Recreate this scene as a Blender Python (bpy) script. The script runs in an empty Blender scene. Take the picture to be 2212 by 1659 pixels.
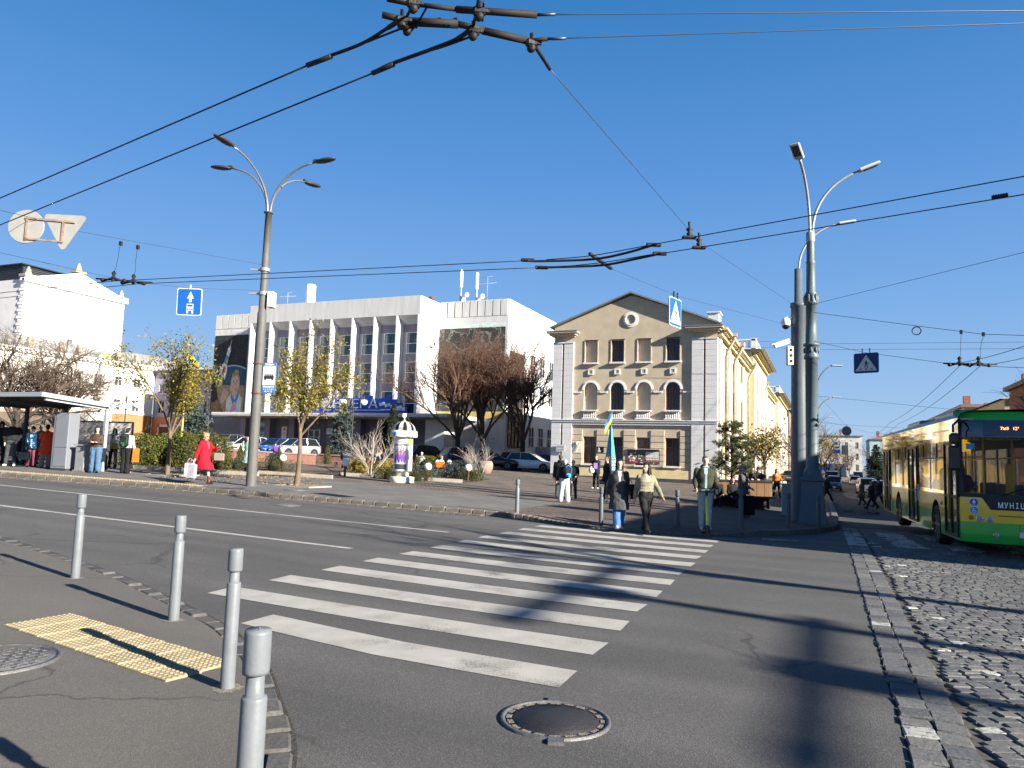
import bpy, bmesh, math, random
import numpy as np
from mathutils import Vector, Matrix
S = bpy.context.scene
COL = S.collection
R = math.radians
random.seed(7)
# ------------------------------------------------------------------ camera
YAW, PIT, ROL, CAMH, FPX = R(23), R(5.65), R(1.8), 1.75, 1600.0
_sy, _cy, _sp, _cp = math.sin(YAW), math.cos(YAW), math.sin(PIT), math.cos(PIT)
CF = Vector((-_sy*_cp, _cy*_cp, _sp))
_r0 = Vector((_cy, _sy, 0)); _u0 = _r0.cross(CF)
CR = _r0*math.cos(ROL) + _u0*math.sin(ROL)
CU = _u0*math.cos(ROL) - _r0*math.sin(ROL)
CAM = Vector((0, 0, CAMH))
cam = bpy.data.objects.new('camera', bpy.data.cameras.new('camera')); COL.objects.link(cam)
m = Matrix((CR, CU, -CF)).transposed().to_4x4(); m.translation = CAM
cam.matrix_world = m
cam.data.sensor_width = 36; cam.data.lens = 36*FPX/2212
cam.data.clip_start = .05; cam.data.clip_end = 3000
S.camera = cam
# ------------------------------------------------------------------ light
SUN_AZ, SUN_EL = R(-14), R(22.5)      # azimuth from +X towards +Y
SUND = Vector((math.cos(SUN_AZ)*math.cos(SUN_EL), math.sin(SUN_AZ)*math.cos(SUN_EL), math.sin(SUN_EL)))
W = bpy.data.worlds.new('World'); S.world = W; W.use_nodes = True
nt = W.node_tree
bg = nt.nodes['Background']
sky = nt.nodes.new('ShaderNodeTexSky'); sky.sky_type = 'NISHITA'; sky.sun_disc = False
sky.sun_elevation = SUN_EL; sky.sun_rotation = math.pi/2 - SUN_AZ
sky.air_density = 1.6; sky.dust_density = 0; sky.ozone_density = 8; sky.altitude = 1500
tcw = nt.nodes.new('ShaderNodeTexCoord'); sp = nt.nodes.new('ShaderNodeSeparateXYZ'); nt.links.new(tcw.outputs['Generated'], sp.inputs[0])
gr = nt.nodes.new('ShaderNodeValToRGB'); nt.links.new(sp.outputs['Z'], gr.inputs[0])   # clear autumn sky: deep blue above, paler at the horizon
SKYC = [(0., (.47, .66, .90)), (.07, (.37, .58, .89)), (.2, (.22, .45, .85)), (.36, (.115, .33, .76)), (.56, (.035, .22, .57)), (.72, (.012, .07, .24)), (1., (.004, .03, .12))]
while len(gr.color_ramp.elements) < len(SKYC): gr.color_ramp.elements.new(.5)
for e, (p, c) in zip(gr.color_ramp.elements, SKYC): e.position = p; e.color = (*c, 1)
vm = nt.nodes.new('ShaderNodeVectorMath'); vm.operation = 'SCALE'; vm.inputs['Scale'].default_value = 5.1; nt.links.new(gr.outputs[0], vm.inputs[0])
mxs = nt.nodes.new('ShaderNodeMix'); mxs.data_type = 'RGBA'; mxs.inputs[0].default_value = .9
nt.links.new(sky.outputs[0], mxs.inputs[6]); nt.links.new(vm.outputs[0], mxs.inputs[7]); nt.links.new(mxs.outputs[2], bg.inputs[0])
bg.inputs[1].default_value = .057
sl = bpy.data.lights.new('sun', 'SUN'); sl.energy = 5.0; sl.angle = R(.53); sl.color = (1, .925, .8)
so = bpy.data.objects.new('sun', sl); COL.objects.link(so)
so.rotation_euler = (-SUND).to_track_quat('-Z', 'Y').to_euler(); so.location = (30, -10, 40)
S.view_settings.view_transform = 'Standard'; S.view_settings.look = 'None'
S.view_settings.exposure = 1.7; S.view_settings.gamma = 1
# ------------------------------------------------------------------ terrain and picking helpers
def G(x, y):                              # height of the ground: uphill to the left, downhill along the street
 t = -x-4
 zl = min(.026*(math.sqrt(t*t+4)+t)/2, 2.2)
 k = min(1, max(0, (x+7)/9.5)); k = k*k*(3-2*k)
 return zl - 1.2*(1-math.exp(-max(0, y-20)/40))*k
def ray(x, y): return CF + CR*((x-1106)/FPX) + CU*((829.5-y)/FPX)
def P(x, d, dz=.12, y=1000):              # ground point in picture column x at depth d
 p = CAM + ray(x, y)*d
 return Vector((p.x, p.y, G(p.x, p.y)+dz))
def D3(x, y, d): return CAM + ray(x, y)*d
def HZ(x, y, z):
 r = ray(x, y); return CAM + r*((z-CAMH)/r.z)
def onY(x, y, Y):
 r = ray(x, y); return CAM + r*(Y/r.y)
def onX(x, y, X):
 r = ray(x, y); return CAM + r*(X/r.x)
# ------------------------------------------------------------------ materials
MATS = {}
def newmat(name):
 m = bpy.data.materials.new(name); m.use_nodes = True
 return m, m.node_tree, m.node_tree.nodes['Principled BSDF']
def N(nt, t, **kw):
 n = nt.nodes.new(t)
 for k, v in kw.items():
  if k in n.inputs: n.inputs[k].default_value = v
  else: setattr(n, k, v)
 return n
def ramp(nt, fac, stops):
 r = nt.nodes.new('ShaderNodeValToRGB'); nt.links.new(fac, r.inputs[0])
 e = r.color_ramp.elements
 while len(e) < len(stops): e.new(.5)
 for i, (p, c) in enumerate(stops):
  e[i].position = p
  e[i].color = (c, c, c, 1) if isinstance(c, (int, float)) else (*c, 1)
 return r
def mixc(nt, fac, a, b, mode='MIX'):
 x = nt.nodes.new('ShaderNodeMix'); x.data_type = 'RGBA'; x.blend_type = mode
 for s, v in ((0, fac), (6, a), (7, b)):
  if hasattr(v, 'links'): nt.links.new(v, x.inputs[s])
  elif s == 0: x.inputs[0].default_value = v
  else: x.inputs[s].default_value = (*v, 1)
 return x.outputs[2]
def M(name, col=(.5, .5, .5), rough=.75, var=.18, scale=3., bump=0., bscale=40., metal=0., spec=.4, coat=0., emis=None, es=0., trans=0., alpha=1., streak=False, ior=1.45):
 if name in MATS: return MATS[name]
 m, nt, b = newmat(name); L = nt.links
 tc = N(nt, 'ShaderNodeTexCoord')
 src = tc.outputs['Object']
 if var:
  mp = N(nt, 'ShaderNodeMapping'); L.new(src, mp.inputs[0])
  mp.inputs['Scale'].default_value = (1, 1, .15) if streak else (1, 1, 1)
  n1 = N(nt, 'ShaderNodeTexNoise', Scale=scale, Detail=6., Roughness=.65); L.new(mp.outputs[0], n1.inputs[0])
  lo = tuple(c*(1-var) for c in col); hi = tuple(min(1, c*(1+var)) for c in col)
  r = ramp(nt, n1.outputs[0], [(.3, lo), (.7, hi)])
  L.new(r.outputs[0], b.inputs['Base Color'])
 else: b.inputs['Base Color'].default_value = (*col, 1)
 b.inputs['Roughness'].default_value = rough; b.inputs['Metallic'].default_value = metal
 b.inputs['Specular IOR Level'].default_value = spec; b.inputs['Coat Weight'].default_value = coat
 b.inputs['Coat Roughness'].default_value = .05
 b.inputs['Transmission Weight'].default_value = trans; b.inputs['Alpha'].default_value = alpha; b.inputs['IOR'].default_value = ior
 if bump:
  n2 = N(nt, 'ShaderNodeTexNoise', Scale=bscale, Detail=4.); L.new(src, n2.inputs[0])
  bp = N(nt, 'ShaderNodeBump', Strength=bump, Distance=.02); L.new(n2.outputs[0], bp.inputs['Height']); L.new(bp.outputs[0], b.inputs['Normal'])
 if emis:
  b.inputs['Emission Color'].default_value = (*emis, 1); b.inputs['Emission Strength'].default_value = es
 MATS[name] = m
 return m
def leafmat(name, cols, rough=.6):
 if name in MATS: return MATS[name]
 m, nt, b = newmat(name)
 g = N(nt, 'ShaderNodeNewGeometry')
 r = ramp(nt, g.outputs['Random Per Island'], [(i/max(1, len(cols)-1), c) for i, c in enumerate(cols)])
 nt.links.new(r.outputs[0], b.inputs['Base Color'])
 b.inputs['Roughness'].default_value = rough; b.inputs['Specular IOR Level'].default_value = .25
 t = N(nt, 'ShaderNodeBsdfTranslucent'); nt.links.new(r.outputs[0], t.inputs[0])
 mx = N(nt, 'ShaderNodeMixShader'); mx.inputs[0].default_value = .3
 nt.links.new(b.outputs[0], mx.inputs[1]); nt.links.new(t.outputs[0], mx.inputs[2])
 nt.links.new(mx.outputs[0], nt.nodes['Material Output'].inputs[0])
 MATS[name] = m
 return m
def brickmat(name, c1, c2, mortar, bw, bh, ms=.012, rough=.85, bump=.5, off=.5, rot=0., noise=.35, rows='XY'):
 if name in MATS: return MATS[name]
 m, nt, b = newmat(name); L = nt.links
 tc = N(nt, 'ShaderNodeTexCoord'); mp = N(nt, 'ShaderNodeMapping'); L.new(tc.outputs['Object'], mp.inputs[0])
 mp.inputs['Rotation'].default_value = (0, 0, rot) if rows == 'XY' else ((R(90), 0, 0) if rows == 'XZ' else (R(90), 0, R(90)))
 wn = N(nt, 'ShaderNodeTexNoise', Scale=1.5, Detail=2.); L.new(mp.outputs[0], wn.inputs[0])
 vm = N(nt, 'ShaderNodeVectorMath', operation='MULTIPLY_ADD'); L.new(wn.outputs['Color'], vm.inputs[0])
 vm.inputs[1].default_value = (.06, .06, .0); L.new(mp.outputs[0], vm.inputs[2])
 bt = N(nt, 'ShaderNodeTexBrick'); L.new(vm.outputs[0], bt.inputs['Vector'])
 bt.offset = off
 for k, v in (('Scale', 1.), ('Mortar Size', ms), ('Mortar Smooth', .4), ('Bias', 0.), ('Brick Width', bw), ('Row Height', bh)): bt.inputs[k].default_value = v
 bt.inputs['Color1'].default_value = (*c1, 1); bt.inputs['Color2'].default_value = (*c2, 1); bt.inputs['Mortar'].default_value = (*mortar, 1)
 ns = N(nt, 'ShaderNodeTexNoise', Scale=.7, Detail=8., Roughness=.7); L.new(tc.outputs['Object'], ns.inputs[0])
 rr = ramp(nt, ns.outputs[0], [(.3, 1-noise), (.7, 1+noise*.5)])
 L.new(mixc(nt, 1., bt.outputs['Color'], rr.outputs[0], 'MULTIPLY'), b.inputs['Base Color'])
 b.inputs['Roughness'].default_value = rough; b.inputs['Specular IOR Level'].default_value = .3
 n2 = N(nt, 'ShaderNodeTexNoise', Scale=60., Detail=3.); L.new(tc.outputs['Object'], n2.inputs[0])
 mth = N(nt, 'ShaderNodeMath', operation='MULTIPLY_ADD'); L.new(bt.outputs['Fac'], mth.inputs[0]); mth.inputs[1].default_value = -1.
 m3 = N(nt, 'ShaderNodeMath', operation='MULTIPLY'); L.new(n2.outputs[0], m3.inputs[0]); m3.inputs[1].default_value = .3; L.new(m3.outputs[0], mth.inputs[2])
 bp = N(nt, 'ShaderNodeBump', Strength=bump, Distance=.02); L.new(mth.outputs[0], bp.inputs['Height']); L.new(bp.outputs[0], b.inputs['Normal'])
 MATS[name] = m
 return m
def asphalt(name, col, col2, spk=.5, patch=1., scale=140.):
 m, nt, b = newmat(name); L = nt.links; MATS[name] = m
 tc = N(nt, 'ShaderNodeTexCoord'); o = tc.outputs['Object']
 big = N(nt, 'ShaderNodeTexNoise', Scale=.35, Detail=7., Roughness=.65, Distortion=.6); L.new(o, big.inputs[0])
 r1 = ramp(nt, big.outputs[0], [(.32, col), (.68, col2)])
 mp = N(nt, 'ShaderNodeMapping'); L.new(o, mp.inputs[0]); mp.inputs['Scale'].default_value = (.12, 1.6, 1)
 st = N(nt, 'ShaderNodeTexNoise', Scale=.8, Detail=5.); L.new(mp.outputs[0], st.inputs[0])
 r2 = ramp(nt, st.outputs[0], [(.35, .82), (.7, 1.12)])
 c = mixc(nt, patch, r1.outputs[0], r2.outputs[0], 'MULTIPLY')
 v = N(nt, 'ShaderNodeTexVoronoi', Scale=scale); L.new(o, v.inputs['Vector'])
 sp = ramp(nt, v.outputs['Color'], [(0., 1-spk), (.75, 1.), (1., 1+spk*1.6)])
 c = mixc(nt, 1., c, sp.outputs[0], 'MULTIPLY')
 dn = N(nt, 'ShaderNodeTexNoise', Scale=2.5, Detail=4.); L.new(o, dn.inputs[0])
 dv = N(nt, 'ShaderNodeVectorMath', operation='MULTIPLY_ADD'); L.new(dn.outputs['Color'], dv.inputs[0]); dv.inputs[1].default_value = (.5, .5, 0); L.new(o, dv.inputs[2])
 cv = N(nt, 'ShaderNodeTexVoronoi', Scale=.42, feature='DISTANCE_TO_EDGE'); L.new(dv.outputs[0], cv.inputs['Vector'])
 cr = ramp(nt, cv.outputs['Distance'], [(0., .55), (.006, .75), (.011, 1.)])
 mk = N(nt, 'ShaderNodeTexNoise', Scale=.23, Detail=2.); L.new(o, mk.inputs[0]); mr = ramp(nt, mk.outputs[0], [(.5, 0.), (.58, 1.)])
 c = mixc(nt, 1., c, mixc(nt, mr.outputs[0], (1, 1, 1), cr.outputs[0]), 'MULTIPLY')
 L.new(c, b.inputs['Base Color'])
 b.inputs['Roughness'].default_value = .8; b.inputs['Specular IOR Level'].default_value = .35
 n2 = N(nt, 'ShaderNodeTexNoise', Scale=scale*.8, Detail=3.); L.new(o, n2.inputs[0])
 bp = N(nt, 'ShaderNodeBump', Strength=.55, Distance=.008); L.new(n2.outputs[0], bp.inputs['Height']); L.new(bp.outputs[0], b.inputs['Normal'])
 return m
def wornpaint(name, col, under, cut=.42, soft=.12, scale=55., stretch=(1, 1, 1)):
 m, nt, b = newmat(name); L = nt.links; MATS[name] = m
 tc = N(nt, 'ShaderNodeTexCoord'); mp = N(nt, 'ShaderNodeMapping'); L.new(tc.outputs['Object'], mp.inputs[0]); mp.inputs['Scale'].default_value = stretch
 n1 = N(nt, 'ShaderNodeTexNoise', Scale=scale, Detail=5., Roughness=.7); L.new(mp.outputs[0], n1.inputs[0])
 n2 = N(nt, 'ShaderNodeTexNoise', Scale=1.7, Detail=5.); L.new(mp.outputs[0], n2.inputs[0])
 ad = N(nt, 'ShaderNodeMath', operation='MULTIPLY_ADD'); L.new(n2.outputs[0], ad.inputs[0]); ad.inputs[1].default_value = .8; L.new(n1.outputs[0], ad.inputs[2])
 r = ramp(nt, ad.outputs[0], [(cut+.18, 0.), (min(1, cut+.18+soft), 1.)])
 n3 = N(nt, 'ShaderNodeTexNoise', Scale=3., Detail=4.); L.new(tc.outputs['Object'], n3.inputs[0])
 r3 = ramp(nt, n3.outputs[0], [(.3, .8), (.7, 1.)])
 cc = mixc(nt, 1., col, r3.outputs[0], 'MULTIPLY')
 L.new(mixc(nt, r.outputs[0], under, cc), b.inputs['Base Color'])
 b.inputs['Roughness'].default_value = .75; b.inputs['Specular IOR Level'].default_value = .35
 bp = N(nt, 'ShaderNodeBump', Strength=.4, Distance=.006); L.new(n1.outputs[0], bp.inputs['Height']); L.new(bp.outputs[0], b.inputs['Normal'])
 return m
# ------------------------------------------------------------------ mesh builder
class MB:
 def __init__(s): s.v = []; s.f = []; s.m = []; s.sm = []; s.mi = 0; s.T = None
 def add(s, vs, fs, smooth=False, mi=None):
  o = len(s.v)
  if s.T is not None: vs = [s.T @ Vector(p) for p in vs]
  s.v.extend(tuple(p) for p in vs)
  for f in fs: s.f.append(tuple(i+o for i in f))
  s.m.extend([s.mi if mi is None else mi]*len(fs)); s.sm.extend([smooth]*len(fs))
  return s
 def box(s, c, d, rz=0., mi=None, bev=0., Mx=None):
  x, y, z = (k/2 for k in d)
  b = min(bev, x*.9, y*.9, z*.9)
  if b <= 0:
   vs = [(-x, -y, -z), (x, -y, -z), (x, y, -z), (-x, y, -z), (-x, -y, z), (x, -y, z), (x, y, z), (-x, y, z)]
   fs = [(0, 3, 2, 1), (4, 5, 6, 7), (0, 1, 5, 4), (1, 2, 6, 5), (2, 3, 7, 6), (3, 0, 4, 7)]
  else:
   vs = []
   for sz in (-1, 1):
    for sx, sy in ((-1, -1), (1, -1), (1, 1), (-1, 1)):
     vs += [(sx*(x-b), sy*(y-b), sz*z), (sx*x, sy*(y-b), sz*(z-b)), (sx*(x-b), sy*y, sz*(z-b))]
   def I(zi, ci, k): return (zi*4+ci)*3+k
   fs = [tuple(I(0, e, 0) for e in (3, 2, 1, 0)), tuple(I(1, e, 0) for e in (0, 1, 2, 3))]
   for e in range(4):
    n = (e+1) % 4; k = 2 if e % 2 == 0 else 1
    fs.append((I(0, e, k), I(0, n, k), I(1, n, k), I(1, e, k)))
    fs.append((I(0, e, 0), I(0, n, 0), I(0, n, k), I(0, e, k)))
    fs.append((I(1, e, k), I(1, n, k), I(1, n, 0), I(1, e, 0)))
    a, bb = (1, 2) if e % 2 == 0 else (2, 1)
    fs.append((I(0, e, a), I(0, e, bb), I(1, e, bb), I(1, e, a)))
    fs.append((I(0, e, 0), I(0, e, bb), I(0, e, a))); fs.append((I(1, e, 0), I(1, e, a), I(1, e, bb)))
  Rm = Mx if Mx is not None else Matrix.Translation(Vector(c)) @ Matrix.Rotation(rz, 4, 'Z')
  return s.add([Rm @ Vector(p) for p in vs], fs, False, mi)
 def span(s, a, b, mi=None, bev=0.):      # axis aligned box from corner a to corner b
  return s.box([(p+q)/2 for p, q in zip(a, b)], [abs(q-p) for p, q in zip(a, b)], 0, mi, bev)
 def bar(s, p, q, w, h=None, mi=None):    # square bar between two points
  p, q = Vector(p), Vector(q); d = q-p; L = d.length
  if L < 1e-6: return s
  Mx = Matrix.Translation((p+q)/2) @ d.to_track_quat('Y', 'Z').to_matrix().to_4x4()
  return s.box((0, 0, 0), (w, L, h or w), Mx=Mx, mi=mi)
 def tube(s, pts, r, n=6, mi=None, cap=True, smooth=True):
  pts = [Vector(p) for p in pts]; k = len(pts)
  rs = r if isinstance(r, (list, tuple)) else [r]*k
  vs = []; fs = []; ref = None
  for i, p in enumerate(pts):
   t = (pts[min(i+1, k-1)]-pts[max(i-1, 0)])
   t = t.normalized() if t.length > 1e-9 else Vector((0, 0, 1))
   if ref is None: ref = t.orthogonal().normalized()
   ref = (ref - t*ref.dot(t))
   ref = ref.normalized() if ref.length > 1e-6 else t.orthogonal().normalized()
   bn = t.cross(ref)
   for j in range(n):
    a = 2*math.pi*j/n
    vs.append(p + (ref*math.cos(a)+bn*math.sin(a))*rs[i])
  for i in range(k-1):
   for j in range(n):
    fs.append((i*n+j, i*n+(j+1) % n, (i+1)*n+(j+1) % n, (i+1)*n+j))
  if cap: fs.append(tuple(range(n-1, -1, -1))); fs.append(tuple((k-1)*n+j for j in range(n)))
  return s.add(vs, fs, smooth, mi)
 def cyl(s, c, r, h, n=16, mi=None, r2=None, smooth=True):
  c = Vector(c); r2 = r if r2 is None else r2
  return s.lathe(c, [(r, 0), (r2, h)], n, mi, smooth)
 def lathe(s, c, prof, n=20, mi=None, smooth=True, cap=True, sq=None):
  c = Vector(c); vs = []; fs = []; k = len(prof)
  for r, z in prof:
   for j in range(n):
    a = 2*math.pi*(j+.5)/n
    vs.append(c+Vector((r*math.cos(a), r*math.sin(a), z)))
  for i in range(k-1):
   for j in range(n): fs.append((i*n+j, i*n+(j+1) % n, (i+1)*n+(j+1) % n, (i+1)*n+j))
  s.add(vs, fs, smooth, mi)
  if cap: s.add(vs[:n], [tuple(range(n-1, -1, -1))], False, mi); s.add(vs[-n:], [tuple(range(n))], False, mi)
  return s
 def ball(s, c, r, n=12, k=8, mi=None):
  c = Vector(c); rx, ry, rz = r if isinstance(r, (tuple, list)) else (r, r, r)
  vs = [c+Vector((0, 0, -rz))]; fs = []
  for i in range(1, k):
   a = -math.pi/2+math.pi*i/k
   for j in range(n):
    b = 2*math.pi*j/n
    vs.append(c+Vector((rx*math.cos(a)*math.cos(b), ry*math.cos(a)*math.sin(b), rz*math.sin(a))))
  vs.append(c+Vector((0, 0, rz))); l = len(vs)-1
  for j in range(n): fs.append((0, 1+(j+1) % n, 1+j)); fs.append((l, l-n+j, l-n+(j+1) % n))
  for i in range(k-2):
   for j in range(n): fs.append((1+i*n+j, 1+i*n+(j+1) % n, 1+(i+1)*n+(j+1) % n, 1+(i+1)*n+j))
  return s.add(vs, fs, True, mi)
 def prism(s, pts, vec, mi=None, smooth=False):   # planar outline pts extruded along vec
  k = len(pts); vec = Vector(vec); a = [Vector(p) for p in pts]
  vs = a+[p+vec for p in a]
  nrm = Vector((0, 0, 0))
  for i in range(k): nrm += a[i].cross(a[(i+1) % k])
  if nrm.dot(vec) > 0: bot, top = tuple(range(k-1, -1, -1)), tuple(range(k, 2*k)); side = [(i, (i+1) % k, k+(i+1) % k, k+i) for i in range(k)]
  else: bot, top = tuple(range(k)), tuple(range(2*k-1, k-1, -1)); side = [(k+i, k+(i+1) % k, (i+1) % k, i) for i in range(k)]
  return s.add(vs, [bot, top]+side, smooth, mi)
 def quad(s, a, b, c, d, mi=None): return s.add([a, b, c, d], [(0, 1, 2, 3)], False, mi)
 def loft(s, rings, mi=None, smooth=True):        # list of equal length point rings, capped
  n = len(rings[0]); vs = [p for r in rings for p in r]; fs = []
  for i in range(len(rings)-1):
   for j in range(n): fs.append((i*n+j, i*n+(j+1) % n, (i+1)*n+(j+1) % n, (i+1)*n+j))
  fs.append(tuple(range(n-1, -1, -1))); o = (len(rings)-1)*n; fs.append(tuple(o+j for j in range(n)))
  return s.add(vs, fs, smooth, mi)
 def mesh(s, me, Mx, mi=None, smooth=False):
  return s.add([Mx @ v.co for v in me.vertices], [tuple(p.vertices) for p in me.polygons], smooth, mi)
 def text(s, txt, Mx, size=1., depth=.01, mi=None, align='CENTER', sx=1., bold=0.):
  cu = bpy.data.curves.new('t', 'FONT'); cu.body = txt; cu.size = size; cu.extrude = depth; cu.align_x = align; cu.align_y = 'CENTER'; cu.resolution_u = 3; cu.offset = bold
  ob = bpy.data.objects.new('t', cu); TMP.collection.objects.link(ob)
  TMPV.update(); dg = TMPV.depsgraph or bpy.context.evaluated_depsgraph_get()
  me = bpy.data.meshes.new_from_object(ob.evaluated_get(dg), depsgraph=dg)
  s.mesh(me, Mx @ Matrix.Diagonal((sx, 1, 1, 1)), mi)
  bpy.data.objects.remove(ob); bpy.data.curves.remove(cu); bpy.data.meshes.remove(me)
  return s
 def build(s, name, mats, parent=None, world=False, label=None):
  if not isinstance(mats, (list, tuple)): mats = [mats]
  vs = s.v
  if world and parent is not None:
   inv = parent.matrix_basis.inverted(); vs = [tuple(inv @ Vector(p)) for p in vs]
  me = bpy.data.meshes.new(name); me.from_pydata(vs, [], s.f)
  for mt in mats: me.materials.append(mt)
  me.polygons.foreach_set('material_index', s.m); me.polygons.foreach_set('use_smooth', s.sm)
  me.update()
  o = bpy.data.objects.new(name, me); COL.objects.link(o)
  if parent is not None: o.parent = parent
  if label: o['label'] = label
  return o
TMP = bpy.data.scenes.new('tmp'); TMPV = TMP.view_layers[0]
def tag(o, label, cat, group=None):
 o['label'] = label; o['category'] = cat
 if group: o['group'] = group
 return o
def thing(name, label, cat, loc=(0, 0, 0), rz=0., group=None):
 o = bpy.data.objects.new(name, None); COL.objects.link(o); o.empty_display_size = .2
 o.location = loc; o.rotation_euler = (0, 0, rz)
 o.matrix_basis = Matrix.Translation(loc) @ Matrix.Rotation(rz, 4, 'Z')
 return tag(o, label, cat, group)
def copytree(o, loc, rz=None, label=None, scale=None):
 kids = {}
 for k in bpy.data.objects:
  if k.parent: kids.setdefault(k.parent, []).append(k)
 def rec(a, par):
  b = a.copy(); COL.objects.link(b)
  if par is not None: b.parent = par
  for c in kids.get(a, []): rec(c, b)
  return b
 r = rec(o, None); r.location = loc
 if rz is not None: r.rotation_euler = (0, 0, rz)
 if label: r['label'] = label
 if scale: r.scale = (scale,)*3
 return r
def struct(o): o['kind'] = 'structure'; return o
def facing(n, up=(0, 0, 1)):              # matrix whose local XY plane faces along n (for lettering)
 n = Vector(n).normalized(); x = Vector(up).cross(n).normalized(); y = n.cross(x)
 return Matrix((x, y, n)).transposed().to_4x4()
def sheet(name, outline, dz, mat, L=2.5, mi=0):
 bm = bmesh.new(); bm.faces.new([bm.verts.new((x, y, 0)) for x, y in outline])
 bmesh.ops.triangulate(bm, faces=bm.faces[:])
 for _ in range(14):
  es = [e for e in bm.edges if e.calc_length() > L*(1 if e.verts[0].co.length < 60 else 4)]
  if not es: break
  bmesh.ops.subdivide_edges(bm, edges=es, cuts=1); bmesh.ops.triangulate(bm, faces=bm.faces[:])
 for v in bm.verts: v.co.z = G(v.co.x, v.co.y)+dz
 bmesh.ops.recalc_face_normals(bm, faces=bm.faces[:])
 me = bpy.data.meshes.new(name); bm.to_mesh(me); bm.free(); me.materials.append(mat)
 if sum(p.normal.z for p in me.polygons) < 0: me.flip_normals()
 for p in me.polygons: p.use_smooth = True
 o = bpy.data.objects.new(name, me); COL.objects.link(o)
 return o
def arc(pts, n=8):                        # Catmull-Rom through points
 pts = [Vector(p) for p in pts]; out = []
 for i in range(len(pts)-1):
  a, b, c, d = pts[max(0, i-1)], pts[i], pts[i+1], pts[min(len(pts)-1, i+2)]
  for k in range(n):
   t = k/n
   out.append(.5*((2*b)+(c-a)*t+(2*a-5*b+4*c-d)*t*t+(3*b-a-3*c+d)*t**3))
 out.append(pts[-1]); return out
# ================================================================== setting: ground, roads, pavements, kerbs
ASPH = asphalt('asphalt_m', (.084, .082, .081), (.106, .1035, .102), .5)
WALK = asphalt('walk_m', (.1, .094, .086), (.125, .117, .107), .35, .3, 170.)
SLAB = brickmat('slab_m', (.145, .138, .134), (.12, .115, .112), (.075, .07, .066), .6, .4, .008, noise=.25)
PAVER = brickmat('paver_m', (.13, .098, .082), (.1, .078, .068), (.055, .047, .042), .22, .11, .012, rot=R(20), noise=.35)
PLAZA = brickmat('plaza_m', (.19, .157, .132), (.145, .12, .102), (.07, .06, .05), .22, .14, .02, rot=R(8), noise=.5, bump=.9)
STREETM = brickmat('street_m', (.08, .078, .08), (.058, .058, .062), (.025, .025, .027), .17, .12, .018, noise=.4, bump=1.)
SOIL = M('soil_m', (.1, .075, .055), .95, .4, 8., bump=1., bscale=30)
struct(sheet('ground', [(-1500, -300), (1500, -300), (1500, 1800), (-1500, 1800)], -.16, M('ground_m', (.14, .13, .11), .9, .2, .3), 60))
def near(o): return o
struct(sheet('asphalt_road', [(-140, -8), (.45, -8), (.45, 24), (-140, 21)], 0, ASPH, 1.5))
struct(sheet('street_bed', [(.45, -12), (14, -12), (14, 26), (.2, 26), (.45, 22)], -.008, M('bed_m', (.062, .058, .054), .95, .3, 20), 1.5))
struct(sheet('street_paving', [(.2, 26), (13, 26), (13, 420), (.3, 420)], .0, STREETM, 4))
KERB = [(-140, 12.), (-60, 13.6), (-35, 15.2), (-26, 16.3), (-20.8, 17.35), (-16, 18.), (-12, 18.5), (-8, 18.85), (-6.3, 18.5), (-5, 18.05), (-3.4, 18.1), (-2.2, 18.9), (-.95, 20.4), (-.15, 22.6), (.22, 25), (.3, 30), (.3, 420)]
kc = [Vector((x, y, 0)) for x, y in KERB]
kpts = [p for p in arc(kc[:-1], 10)]+[kc[-1]]
def drop(x, y):                            # pavement lowered at the crossing
 dx = max(0, abs(x+4.2)-2.2); dy = max(0, y-18.3)
 t = min(1, math.hypot(dx, dy)/1.6); return t*t*(3-2*t)
def pav(x, y): return .025+.1*drop(x, y)
def psheet(name, outline, extra, mat, L=1.6):
 o = sheet(name, outline, 0, mat, L)
 for v in o.data.vertices: v.co.z += pav(v.co.x, v.co.y)+extra
 return struct(o)
ks = [(p.x, p.y) for p in kpts]
psheet('plaza', ks+[(-140, 420)], 0, PLAZA, 3)
psheet('corner_pavement', [(x, y+.1) for x, y in ks if x > -8.2 and y < 30]+[(-.2, 36), (-8.2, 34)], .004, PAVER, 1.)
psheet('pavement', [(x, y+.1) for x, y in ks if -61 < x < -8.2]+[(-8.2, 24.2), (-18, 26.2), (-60, 27.5)], .008, SLAB, 1.2)
psheet('soil_bed', [(-46, 27.6), (-22, 26.6), (-20.5, 29), (-24, 33), (-46, 34)], .03, SOIL, 2)
KM = M('kerb_m', (.12, .108, .093), .85, .3, 3., bump=.4, bscale=30)
mb = MB(); acc = 0
for i in range(len(kpts)-2):
 a, b = kpts[i], kpts[i+1]
 if a.x < -70: continue
 n = max(1, round((b-a).length/1.0))
 for j in range(n):
  p = a.lerp(b, j/n); q = a.lerp(b, (j+1)/n); c = (p+q)/2; L = (q-p).length
  if L < .05: continue
  h = pav(c.x, c.y)+.02+random.uniform(-.006, .006)
  sl_ = (G(q.x, q.y)-G(p.x, p.y))
  rz = math.atan2(q.y-p.y, q.x-p.x)
  mb.box((c.x-.0*L, c.y+.02, G(c.x, c.y)+h/2-.1), (L-.005, .2, h+.2), rz, bev=.025)
for k in range(40):
 y = 30+k*2.; mb.box((.3, y+1, G(.3, y+1)+.04), (.24, 1.97, .26), bev=.02)
struct(mb.build('kerb', KM))
mb = MB()
for i in range(len(kpts)-2):                # lower gutter ledge of the far kerb
 a, b = kpts[i], kpts[i+1]
 if a.x < -60 or b.x > -8.5: continue
 c = (a+b)/2; L = (b-a).length
 mb.box((c.x, c.y-.2, G(c.x, c.y)-.03), (L-.004, .24, .13), math.atan2(b.y-a.y, b.x-a.x), bev=.02)
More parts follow.
